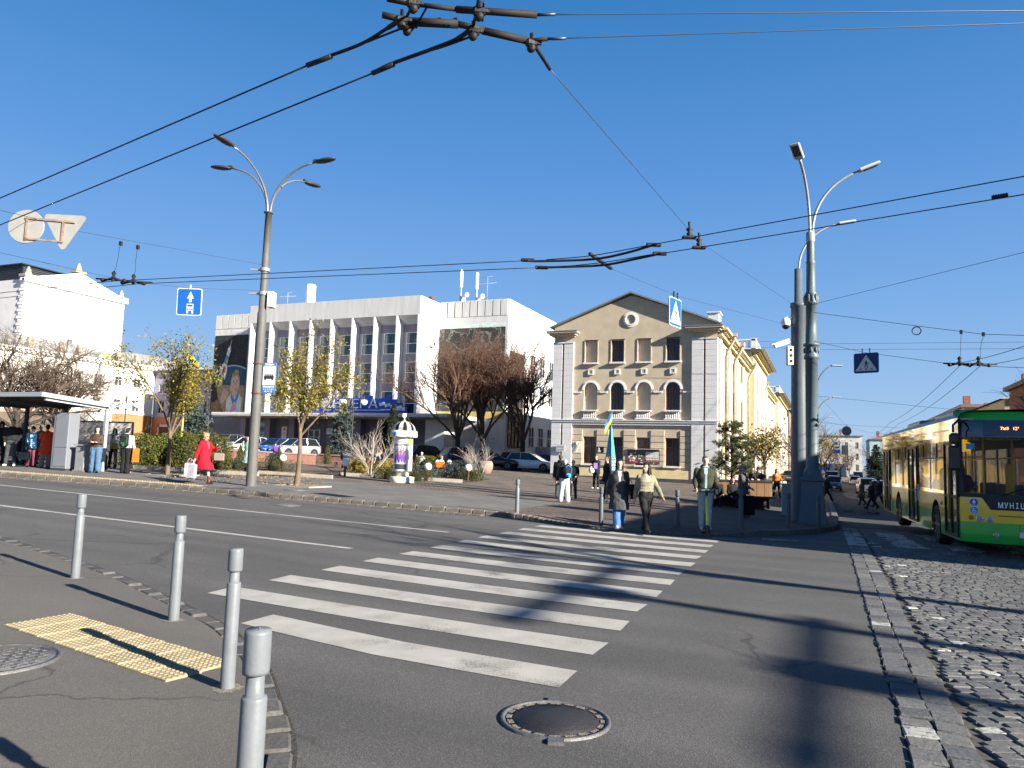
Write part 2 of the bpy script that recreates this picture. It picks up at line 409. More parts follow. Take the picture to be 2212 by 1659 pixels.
struct(mb.build('gutter', M('gutter_m', (.1, .09, .075), .9, .3, 4., bump=.4, bscale=30)))
# near pavement and its worn sett kerb
NK = [(-140, 4.), (-60, 7.4), (-25, 8.6), (-15, 8.35), (-11.68, 7.62), (-9.6, 7.09), (-8.05, 6.63), (-7.2, 6.3), (-5.95, 5.79), (-5.2, 5.45), (-4.5, 5.0), (-4.05, 4.65), (-3.52, 4.15), (-3.0, 3.65), (-2.66, 3.2), (-2.3, 2.4), (-1.9, 1.2), (-1.6, 0), (-1.5, -8)]
nk = arc([Vector((x, y, 0)) for x, y in NK], 6)
struct(sheet('near_pavement', [(p.x-.02, p.y-.06) for p in nk]+[(-140, -8)], .06, WALK, 1.2))
mb = MB()
KS = leafmat('sett_m', [(.055, .057, .06), (.075, .075, .078), (.095, .092, .087), (.085, .08, .074)], .7)
MATS['sett_m'] = KS
d = 0; i = 0
def along(poly, step):
 out = []; need = 0
 for a, b in zip(poly, poly[1:]):
  L = (b-a).length; t = need
  while t < L: out.append((a.lerp(b, t/L), math.atan2(b.y-a.y, b.x-a.x))); t += step() if callable(step) else step
  need = t-L
 return out
for p, rz in along(nk, .3):
 if p.x < -40: continue
 h = .058+random.uniform(-.015, .01)
 mb.box((p.x+random.uniform(-.012, .012), p.y+.03+random.uniform(-.012, .012), G(p.x, p.y)+h/2-.05), (.295+random.uniform(-.02, .01), .18+random.uniform(-.02, .02), h+.1), rz+random.uniform(-.06, .06), bev=.025)
struct(mb.build('near_kerb', KS))
mb = MB()
# mortar strip under the setts
for a, b in zip(nk, nk[1:]):
 if a.x < -40: continue
 c = (a+b)/2; mb.box((c.x, c.y+.03, G(c.x, c.y)-.005), ((b-a).length, .22, .09), math.atan2(b.y-a.y, b.x-a.x))
struct(mb.build('kerb_bedding', M('bedding_m', (.04, .037, .034), .95, .3, 20, bump=.8, bscale=40)))
# ------------------------------------------------------------------ painted markings
PAINT = wornpaint('zebra_m', (.36, .35, .33), (.09, .087, .085), .5, .16, 90.)
def strip(outline, name, mat, dz=.004, L=1.):
 return struct(sheet(name, outline, dz, mat, L))
def merge(name, outs, mat, dz):
 bmj = bmesh.new()
 for o in outs:
  t = sheet('t', o, dz, mat, 1.2); bmj.from_mesh(t.data); me = t.data; bpy.data.objects.remove(t); bpy.data.meshes.remove(me)
 me = bpy.data.meshes.new(name); bmj.to_mesh(me); bmj.free(); me.materials.append(mat)
 ob = bpy.data.objects.new(name, me); COL.objects.link(ob); return struct(ob)
outs = []
for k in range(12):
 y = 5.55+1.052*k; xl = -6.62 if k else -5.3; xr = -1.92-.03*k
 e = lambda: random.uniform(-.03, .03)
 yl = y+(.3 if k == 0 else .12)
 outs.append([(xl+e(), yl), ((xl+xr)/2, y+.06+e()*.4), (xr+e(), y), (xr+.02+e(), y+.5), ((xl+xr)/2, y+.56+e()*.4), (xl+e(), yl+.47)])
merge('zebra_crossing', outs, PAINT, .005)
LP = wornpaint('lane_m', (.37, .36, .34), (.085, .08, .075), .42, .2, 30.)
merge('lane_marking', [[(-130, 10.7), (-40, 10.75), (-7.55, 10.83), (-7.52, 10.97), (-40, 10.92), (-130, 10.87)], [(-130, 14.0), (-40, 14.1), (-7.5, 14.35), (-7.5, 14.48), (-40, 14.23), (-130, 14.15)]], LP, .005)
# ------------------------------------------------------------------ cobble stones of the cross street
CST = leafmat('cobble_m', [(.07, .075, .082), (.108, .11, .114), (.136, .134, .131), (.085, .09, .097), (.16, .156, .148)], .7)
def rough_stone(m, sc, st):
 nt = m.node_tree; b = nt.nodes['Principled BSDF']; tc = N(nt, 'ShaderNodeTexCoord'); n = N(nt, 'ShaderNodeTexNoise', Scale=sc, Detail=5., Roughness=.65); nt.links.new(tc.outputs['Object'], n.inputs[0])
 r = ramp(nt, n.outputs[0], [(.3, .7), (.7, 1.18)]); s_ = b.inputs['Base Color'].links[0].from_socket; nt.links.new(mixc(nt, 1., s_, r.outputs[0], 'MULTIPLY'), b.inputs['Base Color'])
 bp = N(nt, 'ShaderNodeBump', Strength=st, Distance=.012); nt.links.new(n.outputs[0], bp.inputs['Height']); nt.links.new(bp.outputs[0], b.inputs['Normal'])
 nt.links.new(b.outputs[0], nt.nodes['Material Output'].inputs[0])
rough_stone(CST, 28., .7); rough_stone(KS, 24., .7)
CPT = wornpaint('cobble_paint_m', (.42, .42, .4), (.1, .1, .1), .58, .12, 26.)
rng = random.Random(3)
mb = MB()
def cobble(x, y, w, l, rz, mi, h=None):
 z = G(x, y); h = h or rng.uniform(.008, .018)
 c, s_ = math.cos(rz), math.sin(rz); vs = []
 tx, ty = rng.uniform(-.05, .05), rng.uniform(-.05, .05)
 for zz, f in ((-.05, 1.), (h*.4, 1.), (h, .93)):
  for sx, sy in ((-1, -1), (1, -1), (1, 1), (-1, 1)):
   a, b = sx*w/2*f*rng.uniform(.93, 1.04), sy*l/2*f*rng.uniform(.93, 1.04)
   vs.append((x+a*c-b*s_, y+a*s_+b*c, z+zz+(a*tx+b*ty if zz > 0 else 0)))
 vs.append((x, y, z+h*1.02))
 fs = [(i+4*k, (i+1) % 4+4*k, (i+1) % 4+4*k+4, i+4*k+4) for k in (0, 1) for i in range(4)]+[(8+i, 8+(i+1) % 4, 12) for i in range(4)]
 mb.add(vs, fs, False, mi)
STR2 = [(.45, .95, 18.6, 23.2), (1.38, 2.0, 18.9, 24.5), (2.5, 3.1, 19, 24.8), (3.7, 4.3, 19, 25), (5, 5.6, 19, 25), (6.2, 6.8, 19, 25)]
def painted(x, y):
 for a, b, c, d_ in STR2:
  xx = x+(y-18.6)*.03
  if a <= xx <= b and c <= y <= d_: return rng.random() < .93
 if .45 < x < 1.3 and 4.5 < y < 16: return rng.random() < .07
 if x < 2.6 and y < 10: return rng.random() < .012
 return False
for row in range(2):
 y = -1.; xo = .56+row*.205
 while y < 26:
  l = rng.uniform(.17, .27); cobble(xo+rng.uniform(-.01, .01), y+l/2, .199, l-.02, rng.uniform(-.05, .05), 1 if painted(xo, y) else 0, rng.uniform(.012, .02)); y += l
y = 1.5
while y < 26.2:
 pitch = rng.uniform(.108, .132)
 x = .9+rng.uniform(0, .08)
 while x < (4.2 if y < 14 else 9):
  w = rng.uniform(.13, .21)
  yy = y+.22*math.sin((x-1.1)*1.15+.6)+.18*(x-1)+rng.uniform(-.012, .012)
  sl_ = math.atan(.22*1.15*math.cos((x-1.1)*1.15+.6)+.18)
  if yy < 26.1: cobble(x+w/2, yy, w-.013, pitch-.012, sl_+rng.uniform(-.06, .06), 1 if painted(x, yy) else 0)
  x += w
 y += pitch
struct(mb.build('cobbled_street', [CST, CPT]))
# ------------------------------------------------------------------ tactile paving
TAC = M('tactile_m', (.285, .235, .145), .8, .18, 6., bump=.3, bscale=60)
mb = MB()
def tactile(o, u, v, nu, nv, T=.3, bumps=True, dz=.064):
 o, u, v = Vector(o), Vector(u).normalized(), Vector(v).normalized()
 for i in range(nu):
  for j in range(nv):
   c = o+u*(i+.5)*T+v*(j+.5)*T
   z = G(c.x, c.y)+dz
   mb.box((c.x, c.y, z), (T-.006, T-.006, .02), math.atan2(u.y, u.x), bev=.003)
   if bumps:
    for a in range(6):
     for b in range(6):
      q = c+u*(a-2.5)*T/6+v*(b-2.5)*T/6
      mb.lathe((q.x, q.y, z+.01), [(.016, 0), (.011, .006)], 6, cap=True)
tactile((-4.3, 4.06, 0), (-2.46, .4, 0), (.05, .6, 0), 8, 2)
o = mb.build('tactile_paving', TAC); tag(o, 'yellow studded tactile paving on the near pavement behind the bollards', 'tactile paving'); o['kind'] = 'structure'
mb = MB()
for p, rz in along([q for q in kpts if -60 < q.x < -17.9], .3):
 c = Vector((p.x-math.sin(rz)*.62, p.y+math.cos(rz)*.62, 0)); z = G(c.x, c.y)+.14
 mb.box((c.x, c.y, z), (.292, .5, .02), rz, bev=.004)
 for a in (-.1, 0, .1):
  for b in (-.16, -.05, .06, .17):
   mb.box((c.x+a*math.cos(rz)-b*math.sin(rz), c.y+a*math.sin(rz)+b*math.cos(rz), z+.014), (.05, .06, .014), rz)
o = mb.build('tactile_strip', TAC); o['kind'] = 'structure'
# ------------------------------------------------------------------ manholes
IRON = M('iron_m', (.035, .033, .036), .5, .3, 20., bump=.5, bscale=90, metal=.4)
IRONL = M('iron_rim_m', (.11, .11, .115), .5, .3, 20., bump=.3, bscale=90, metal=.3)
DUST = M('dust_m', (.17, .155, .135), .9, .3, 30., bump=.8, bscale=90)
def manhole(name, label, x, y, r, dz, style, rz=0):
 t = thing(name, label, 'manhole cover', (x, y, G(x, y)+dz), rz)
 a = MB(); a.lathe((0, 0, 0), [(r, -.03), (r, .012), (r*.93, .014), (r*.93, .002), (r*.9, .002)], 48, cap=False)
 if style == 'big':
  for s_ in (0, 1):
   an = R(100+180*s_)
   a.box((math.cos(an)*r*1.06, math.sin(an)*r*1.06, .004), (.09, .1, .02), an)
 a.build('rim', IRONL, t)
 a = MB(); a.lathe((0, 0, 0), [(r*.9, -.01), (r*.9, .003), (.001, .003)], 40, cap=False)
 if style != 'big':
  for i in range(-5, 6):
   for j in range(-5, 6):
    if math.hypot(i, j) < 5.2: a.box((i*r*.15, j*r*.15, .004), (r*.09, r*.07, .012), (i+j) % 2*.8)
 a.build('lid', IRON if style == 'big' else IRONL, t)
 if style == 'big':
  a = MB()
  for k in range(20):
   if True:
    a0 = 2*math.pi*k/20+.04; n = 5; w = random.uniform(.2, .25); ri = r*random.uniform(.78, .82)
    vs = []
    for q in range(n+1):
     th = a0+w*q/n; vs += [(ri*math.cos(th), ri*math.sin(th), .0075), (r*.885*math.cos(th), r*.885*math.sin(th), .0075)]
    a.add(vs, [(2*q, 2*q+1, 2*q+3, 2*q+2) for q in range(n)])
  a.build('grit', DUST, t)
 return t
manhole('manhole_cover', 'round dark iron manhole cover with two lugs in front of the zebra crossing', -1.68, 4.88, .37, .004, 'big', R(10))
manhole('manhole_cover', 'round studded manhole cover in the near pavement beside the yellow tactile paving', -5.76, 3.8, .44, .058, 'studs')
q = P(620, 20.3, 0, 1105); manhole('manhole_cover', 'small sunken manhole cover in the lane behind the white line', q.x, q.y, .36, .003, 'studs')
q = P(640, 24.5, 0, 1055); manhole('manhole_cover', 'rusty manhole cover on the far pavement near the lamp post', q.x, q.y, .4, .14, 'studs')
q = P(1573, 17.2, 0, 1163); manhole('manhole_cover', 'manhole cover at the end of the zebra crossing in front of the scooter', q.x, q.y, .34, .004, 'studs')
q = P(1685, 17.4, 0, 1167); manhole('manhole_cover', 'manhole cover in the shaded asphalt near the cobbles', q.x, q.y, .4, .004, 'studs')
q = P(1858, 36, 0, 1105)
mb = MB(); rr = []
mb.lathe((0, 0, 0), [(1.0, -.02), (.8, .05), (.4, .1), (.05, .11)], 14)
for k in range(12): mb.ball((random.uniform(-.8, .8), random.uniform(-.5, .5), .06), (random.uniform(.1, .25), .15, .08), 6, 4)
o = mb.build('rubble_heap', M('rubble_m', (.06, .055, .05), .9, .3, 8., bump=.8)); o.location = q; tag(o, 'low dark heap of dug-up cobbles on the shaded street', 'rubble')
# ------------------------------------------------------------------ bollards
BOLM = M('bollard_m', (.13, .143, .157), .45, .14, 5., bump=.07, bscale=45)
BOLD = M('bollard_dark_m', (.075, .087, .1), .45, .12, 5., bump=.2, bscale=45)
def bollard(label, x, y, z, h, r, mat, foot=True, group='grey bollards'):
 t = thing('bollard', label, 'bollard', (x, y, z), random.uniform(0, 6), group)
 a = MB(); a.lathe((0, 0, 0), [(r*1.02, -.05), (r*.99, .02), (r*.96, h*.745), (r*.9, h*.755), (r*.7, h*.757), (r*.68, h*.84)], 28); a.build('post', mat, t)
 a = MB(); a.lathe((0, 0, 0), [(r*.7, h*.835), (r*.98, h*.838), (r*1.01, h*.85), (r*1.01, h*.985), (r*.97, h), (.001, h+.001)], 28, cap=False)
 if foot: a.box((r*.35, 0, h+.001), (.012, .008, .003)); a.box((-r*.3, r*.2, h+.001), (.01, .008, .003))
 a.build('cap', mat, t)
 if foot:
  a = MB(); n = 18; vs = [(0, 0, .012)]+[(r*1.9*random.uniform(.75, 1.35)*math.cos(2*math.pi*k/n), r*1.9*random.uniform(.75, 1.35)*math.sin(2*math.pi*k/n), .003) for k in range(n)]
  a.add(vs, [(0, 1+k, 1+(k+1) % n) for k in range(n)], True); a.build('footing', DUST, t)
 return t
for lab, x, y, h in (('nearest grey bollard at the bottom edge, largest of the near row', -1.99, 2.3, 1.0), ('grey bollard beside the end of the yellow tactile paving', -3.86, 4.18, .96), ('grey bollard at the kerb bend left of the zebra crossing', -5.69, 5.4, .98), ('grey bollard farthest left in the near row beside the kerb', -8.14, 6.22, .98)):
 bollard(lab, x, y, G(x, y)+.06, h, .05, BOLM)
for lab, px, d, h, mt in (('grey bollard standing alone where the far kerb bends', 1116, 20.2, .92, BOLM), ('dark bollard just left of the woman in the long coat', 1298, 18.9, .98, BOLD), ('dark bollard between the green jacket woman and the scooter rider', 1463, 18.8, .94, BOLD), ('dark bollard in front of the old woman in the grey puffer', 1601, 19.0, .97, BOLD), ('dark bollard next to the cast iron pedestal', 1703, 19.6, .92, BOLD), ('dark bollard in front of the cast iron pedestal', 1768, 20.4, .9, BOLD)):
 q = P(px, d, 0, 1130); bollard(lab, q.x, q.y, G(q.x, q.y)+pav(q.x, q.y), h, .057, mt, False, 'bollards along the far corner')
# ================================================================== buildings
def wall(mb, O, U, Nn, w, h, ops=(), depth=.2, mi=0, arch=()):
 O, U, Nn = Vector(O), Vector(U).normalized(), Vector(Nn).normalized(); Z = Vector((0, 0, 1))
 flip = U.cross(Z).dot(Nn) < 0
 us = sorted({0, w, *[o[0] for o in ops], *[o[1] for o in ops]}); zs = sorted({0, h, *[o[2] for o in ops], *[o[3] for o in ops]})
 pt = lambda u, z, d=0: O+U*u+Z*z-Nn*d
 def q(a, b, c, d): mb.add([a, b, c, d], [(3, 2, 1, 0) if flip else (0, 1, 2, 3)], False, mi)
 for i in range(len(us)-1):
  for j in range(len(zs)-1):
   cu, cz = (us[i]+us[i+1])/2, (zs[j]+zs[j+1])/2
   if any(o[0] < cu < o[1] and o[2] < cz < o[3] for o in ops): continue
   q(pt(us[i], zs[j]), pt(us[i+1], zs[j]), pt(us[i+1], zs[j+1]), pt(us[i], zs[j+1]))
 for k, (a, b, c, d) in enumerate(ops):
  q(pt(a, c), pt(a, c, depth), pt(a, d, depth), pt(a, d)); q(pt(b, c, depth), pt(b, c), pt(b, d), pt(b, d, depth))
  q(pt(a, c), pt(b, c), pt(b, c, depth), pt(a, c, depth)); q(pt(a, d, depth), pt(b, d, depth), pt(b, d), pt(a, d))
  if k in arch:
   r = (b-a)/2; cu = (a+b)/2; n = 10
   arcp = [(cu-r*math.cos(math.pi*t/n), d-r+r*math.sin(math.pi*t/n)) for t in range(n+1)]
   for t in range(n):
    (u0, z0), (u1, z1) = arcp[t], arcp[t+1]
    q(pt(u0, z0, -.001), pt(u1, z1, -.001), pt(u1, d, -.001), pt(u0, d, -.001))
    q(pt(u0, z0), pt(u0, z0, depth), pt(u1, z1, depth), pt(u1, z1))
 return mb
def window(par, O, U, Nn, u0, u1, z0, z1, depth, frame, glass, nx=2, nz=2, t=.07, arched=False, name='window', split=None, extra=None):
 O, U, Nn = Vector(O), Vector(U).normalized(), Vector(Nn).normalized(); Z = Vector((0, 0, 1))
 pt = lambda u, z, d: O+U*u+Z*z-Nn*d
 a = MB(); d = depth-.03
 for u in [u0+t/2+(u1-u0-t)*i/nx for i in range(nx+1)]: a.bar(pt(u, z0, d), pt(u, z1, d), t, .06)
 zz = split or [i/nz for i in range(nz+1)]
 for f in zz: z = z0+t/2+(z1-z0-t)*f; a.bar(pt(u0, z, d-.004), pt(u1, z, d-.004), t, .06)
 if extra: extra(a, pt, d)
 fr = a.build(name, frame, par, True)
 g = MB(); g.add([pt(u0, z0, depth), pt(u1, z0, depth), pt(u1, z1, depth), pt(u0, z1, depth)], [(0, 1, 2, 3)]); g.build('pane', glass, fr, True) if False else None
 gp = MB(); inv = par.matrix_basis.inverted(); gp.add([inv @ pt(u0, z0, depth), inv @ pt(u1, z0, depth), inv @ pt(u1, z1, depth), inv @ pt(u0, z1, depth)], [(0, 1, 2, 3)])
 gp.build('pane', glass, fr)
 return fr
GLS = M('glass_dark_m', (.015, .018, .022), .06, 0, spec=.5)
def glassmat(name, tint, refl=.1):
 if name in MATS: return MATS[name]
 m, nt, b = newmat(name); MATS[name] = m
 tc = N(nt, 'ShaderNodeTexCoord'); mp = N(nt, 'ShaderNodeMapping'); nt.links.new(tc.outputs['Object'], mp.inputs[0]); mp.inputs['Scale'].default_value = (2.2, 2.2, .25)
 n = N(nt, 'ShaderNodeTexNoise', Scale=1.4, Detail=3.); nt.links.new(mp.outputs[0], n.inputs[0])
 r = ramp(nt, n.outputs[0], [(.38, tuple(c*.25 for c in tint)), (.52, tint), (.66, tuple(c*.45 for c in tint))])
 nt.links.new(r.outputs[0], b.inputs['Base Color']); b.inputs['Roughness'].default_value = .12; b.inputs['Specular IOR Level'].default_value = .6
 n2 = N(nt, 'ShaderNodeTexNoise', Scale=.8, Detail=1.); nt.links.new(tc.outputs['Object'], n2.inputs[0])
 bp = N(nt, 'ShaderNodeBump', Strength=.12, Distance=.1); nt.links.new(n2.outputs[0], bp.inputs['Height']); nt.links.new(bp.outputs[0], b.inputs['Normal'])
 return m
GTEAL = glassmat('glass_teal_m', (.03, .085, .09)); GGREY = glassmat('glass_grey_m', (.07, .085, .08)); GBR = glassmat('glass_brown_m', (.1, .05, .03))
TAN = M('tan_plaster_m', (.42, .355, .26), .9, .12, 1.2, bump=.3, bscale=25)
TAND = M('tan_niche_m', (.5, .42, .32), .9, .06, 1.2)
YEL = M('yellow_plaster_m', (.49, .41, .24), .9, .1, 1.5, bump=.2, bscale=20)
YEL2 = M('yellow_base_m', (.56, .46, .25), .9, .14, 1.2, bump=.2, bscale=20)
GRYW = M('grey_white_plaster_m', (.5, .5, .505), .85, .07, 1.5, bump=.25, bscale=20)
WHT = M('white_trim_m', (.6, .59, .57), .8, .08, 3.)
ROOFG = M('roof_metal_m', (.2, .215, .23), .45, .15, 2., metal=.3)
BRN = M('brown_strip_m', (.2, .12, .085), .8, .2, 3.)
DKP = M('dark_plinth_m', (.05, .052, .06), .7, .25, 3.)
REDF = M('redwood_frame_m', (.13, .03, .022), .5, .2, 5.)
BROWF = M('wood_frame_m', (.2, .1, .045), .55, .2, 5.)
# ------------------------------------------------------------------ tan gable house and its long yellow street side
gb = thing('gable_building', 'tan building with a gable, arched windows and a long yellow side along the street', 'building', (-13.4, 54.5, .5))
XL, XR, Y0, ZB = -19.6, -7.1, 54.5, .0
wins = []
c4 = [-16.56, -14.48, -12.44, -10.29]; OX = -19.6
up = [(c-.5-OX, c+.5-OX, 9.2-ZB, 10.87-ZB) for c in c4]
ar = [(c-.53-OX, c+.53-OX, 5.53-ZB, 7.62-ZB) for c in c4]
gr_ = [(c-.5-OX, c+.5-OX, 1.48-ZB, 3.52-ZB) for c in c4]
ops = up+ar+gr_
mb = MB(); wall(mb, (XL, Y0, ZB), (1, 0, 0), (0, -1, 0), XR-XL, 12.1, ops, .28, arch=(4, 5, 6, 7))
mb.prism([(XL+.05, Y0, 12.1), (XR-.3, Y0, 12.1), (-13.48, Y0, 14.3)], (0, .3, 0))
mb.box((-13.35, 55.3, 6), (12.2, .3, 12.2), mi=0)
mb.build('wall', TAN, gb, True)
for i, o in enumerate(up+ar+gr_):
 blind = i in (0, 2, 4, 6)
 if blind:
  a = MB(); a.box((OX+(o[0]+o[1])/2, Y0+.27, (o[2]+o[3])/2), (o[1]-o[0]+.1, .05, o[3]-o[2]+.1)); a.build('blind_niche', TAND, gb, True)
 else:
  fr = [REDF, REDF, REDF, REDF][i % 4] if i < 8 else (BROWF if i in (8, 10) else REDF)
  window(gb, (OX, Y0, 0), (1, 0, 0), (0, -1, 0), *o, .26, fr, GLS if i in (1, 5, 7, 3, 11, 9) else GBR, 2, 2, .07, split=[0, .66, 1])
TRIM = MB(); SQ = MB()
for i, c in enumerate(c4):
 for z, w in ((9.13, 1.2), (1.4, 1.25)):
  if z > 9 or i != 9: a = MB(); a.box((c, Y0-.1, z), (w, .26, .12)); a.build('sill', WHT, gb, True)
 a = MB()
 for s_ in (-1, 1): a.box((c+s_*.52, Y0-.02, 10.03), (.06, .06, 1.72)); a.box((c, Y0-.02, 10.92), (1.1, .06, .06))
 a.build('window_surround', TAN, gb, True)
 a = MB()
 for dx, dz, w, h in ((0, .17, .42, .08), (0, -.17, .42, .08), (-.17, 0, .08, .27), (.17, 0, .08, .27)): a.box((c+dx, Y0-.05, 8.46+dz), (w, .12, h))
 a.box((c, Y0-.03, 8.46), (.14, .08, .14)); a.build('square_ornament', WHT, gb, True)
 a = MB(); n = 14; prev = None                                # arch moulding
 for ri, ro, dpt in ((.56, .66, .09), (.66, .74, .05)):
  for k in range(n):
   t0, t1 = math.pi*k/n, math.pi*(k+1)/n
   q = [(c-r*math.cos(t), Y0-dpt, 7.09+r*math.sin(t)) for r, t in ((ri, t0), (ro, t0), (ro, t1), (ri, t1))]
   a.prism(q, (0, dpt, 0))
 a.build('arch_moulding', WHT, gb, True)
 a = MB(); a.box((c, Y0-.16, 5.49), (1.2, .34, .1)); a.box((c, Y0-.14, 4.89), (1.15, .28, .08))
 for k in range(7): a.lathe((c-.45+.15*k, Y0-.15, 4.92), [(.05, 0), (.035, .06), (.06, .2), (.035, .4), (.05, .53)], 8, cap=False)
 a.build('balustrade', WHT, gb, True)
a = MB()
edges = [-17.95]+[v for c in c4 for v in (c-.75, c+.75)]+[-8.9]
for k in range(0, len(edges), 2): a = MB(); a.box(((edges[k]+edges[k+1])/2, Y0-.04, 6.9), (edges[k+1]-edges[k], .1, .1)); a.build('string_course', WHT, gb, True)
a = MB(); a.box((-13.35, Y0-.1, 4.66), (12.6, .3, .12)); a.box((-13.35, Y0-.06, 4.5), (12.5, .22, .16)); a.box((-13.35, Y0-.13, 4.77), (12.7, .36, .06)); a.build('floor_band', WHT, gb, True)
a = MB()
es = [-17.95]+[v for c in c4 for v in (c-.56, c+.56)]+[-8.9]
for k in range(0, len(es), 2):
 a = MB()
 for r in range(6):
  if es[k+1]-es[k] > .1: a.box(((es[k]+es[k+1])/2, Y0-.03, 1.55+.46*r), (es[k+1]-es[k]-.02, .08, .415), bev=.015)
 a.build('rustication', TAN, gb, True)
a = MB(); a.box((-13.4, Y0-.06, .85), (9.1, .16, .62)); a.build('base_course', YEL2, gb, True)
a = MB(); a.box((-13.35, Y0-.09, .2), (12.7, .24, .7)); a.build('plinth', DKP, gb, True)
for x0, x1 in ((-19.62, -17.95), (-8.9, -7.08)):
 for xa, xb in ((x0, (x0+x1)/2-.07), ((x0+x1)/2+.07, x1)):
  a = MB()
  for r in range(23):
   z = .62+.445*r
   a.box(((xa+xb)/2, Y0-.09, z+.2), (xb-xa, .2, .437), bev=.008)
  a.box(((xa+xb)/2, Y0-.11, 10.78), (xb-xa+.04, .26, .1)); a.build('pilaster', GRYW, gb, True)
 a = MB(); a.box(((x0+x1)/2, Y0-.05, 5.6), (.13, .12, 10.2)); a.build('downpipe_strip', BRN, gb, True)
 a = MB(); a.box(((x0+x1)/2, Y0-.22, 11.42), (x1-x0+.5, .6, .16)); a.box(((x0+x1)/2, Y0-.12, 11.3), (x1-x0+.2, .3, .14)); a.box(((x0+x1)/2, Y0-.3, 11.56), (x1-x0+.85, .8, .12)); a.build('capital', M('capital_m', (.45, .38, .28), .85, .12, 3.), gb, True)
 a = MB(); a.box(((x0+x1)/2, Y0-.3, 11.65), (x1-x0+.95, .9, .05)); a.build('capital_flashing', ROOFG, gb, True)
a = MB(); n = 28
for ri, ro, dp in ((.36, .46, .12), (.46, .6, .07)):
 for k in range(n):
  t0, t1 = 2*math.pi*k/n, 2*math.pi*(k+1)/n
  a.prism([(-13.5+r*math.cos(t), Y0-dp, 12.43+r*math.sin(t)) for r, t in ((ri, t0), (ri, t1), (ro, t1), (ro, t0))], (0, dp, 0))
a.build('round_medallion', WHT, gb, True)
a = MB(); yb = 150
for x0, z0, x1, z1 in ((-19.9, 11.95, -13.48, 14.42), (-6.75, 11.75, -13.48, 14.42)):
 a.prism([(x0, Y0-.4, z0), (x1, Y0-.4, z1), (x1, Y0-.4, z1+.12), (x0, Y0-.4, z0+.12)], (0, yb-Y0+.4, 0))
a.build('roof', ROOFG, gb, True)
a = MB(); a.box((-7.4, 55.2, 12.3), (.75, 1.3, .85)); a.box((-7.4, 55.2, 12.72), (.95, 1.5, .1)); a.build('parapet_block', GRYW, gb, True)
# street side
SX = -7.1; NXp = (1, 0, 0)
ys = [57.2+2.75*k for k in range(34)]
for seg, (ya, yb_, sx, zt) in enumerate(((54.8, 77, SX, 11.6), (77, 95, SX+.55, 13.2), (95, 118, SX, 11.6), (118, 146, SX+.55, 12.6))):
 yw = [y for y in ys if ya+.9 < y < yb_-.9]
 ops = []
 for y in yw:
  u = y-ya; ops += [(u-.5, u+.5, 9.2, 10.8), (u-.5, u+.5, 5.5, 7.6), (u-.5, u+.5, 1.5, 3.5)]
 a = MB(); wall(a, (sx, ya, 0), (0, 1, 0), NXp, yb_-ya, zt, ops, .3, arch=[3*i+1 for i in range(len(yw))])
 if seg in (1, 3):
  a.box((sx-2, ya+.1, zt/2), (4, .2, zt)); a.box((sx-2.3, (ya+yb_)/2, zt-1), (4.2, yb_-ya-.5, 2.2))
 a.build('street_wall', YEL, gb, True, label='sunlit yellow street wall')
 for o in ops: window(gb, (sx, ya, 0), (0, 1, 0), NXp, *o, .28, REDF, GLS, 2, 2, .06, split=[0, .66, 1])
 a = MB(); a.box((sx+.25, (ya+yb_)/2, zt-.1), (.9, yb_-ya+.5, .2)); a.box((sx+.1, (ya+yb_)/2, zt-.4), (.4, yb_-ya, .35)); a.box((sx+.06, (ya+yb_)/2, 4.65), (.2, yb_-ya, .3))
 for k in range(int((yb_-ya)/.7)): a.box((sx+.3, ya+.4+.7*k, zt-.27), (.45, .22, .16))
 a.build('cornice', YEL, gb, True)
 a = MB()
 for k in range(int((yb_-ya)/5.5)+1): a.box((sx+.08, ya+.55+5.5*k, 5.5), (.2, 1., 10.6))
 a.build('street_pilaster', WHT, gb, True)
 if seg in (1, 3):
  a = MB()
  for yy, x0, x1 in ((ya+.1, sx-3.6, sx+.2),):
   a.box(((x0+x1)/2, yy, zt+1.05), (x1-x0, .3, .16)); a.box(((x0+x1)/2, yy, zt+.1), (x1-x0, .3, .2))
   for k in range(9): a.box((x0+.2+k*(x1-x0-.4)/8, yy, zt+.55), (.14, .14, .9))
  a.box((sx+.05, ya+.25, zt+.6), (.5, .6, 1.2))
  a.box((sx+.1, (ya+yb_)/2, zt+1.05), (.3, yb_-ya, .16)); a.box((sx+.1, (ya+yb_)/2, zt+.1), (.3, yb_-ya, .2))
  for k in range(int((yb_-ya)/.6)): a.box((sx+.1, ya+.3+.6*k, zt+.55), (.14, .14, .9))
  a.build('roof_balustrade', WHT, gb, True)
  a = MB(); a.box((sx-1.4, (ya+yb_)/2, zt-.02), (5.2, yb_-ya+1.6, .06)); a.build('tower_roof', ROOFG, gb, True)
for y in (57.9, 63.2, 75.4, 93.):
 a = MB(); a.tube([(SX+.85, y, 11.5), (SX+.8, y, 11.2), (SX+.3, y, 10.3), (SX+.22, y, 9.9), (SX+.22, y, .4)], .11, 8); a.box((SX+.85, y, 11.55), (.3, .4, .25)); a.build('downpipe', M('pipe_m', (.35, .27, .2), .6, .3, 3.), gb, True)
a = MB(); a.box((-13.3, 100, 5.9), (10.5, 90, 11.4)); a.build('rear_block', YEL, gb, True)
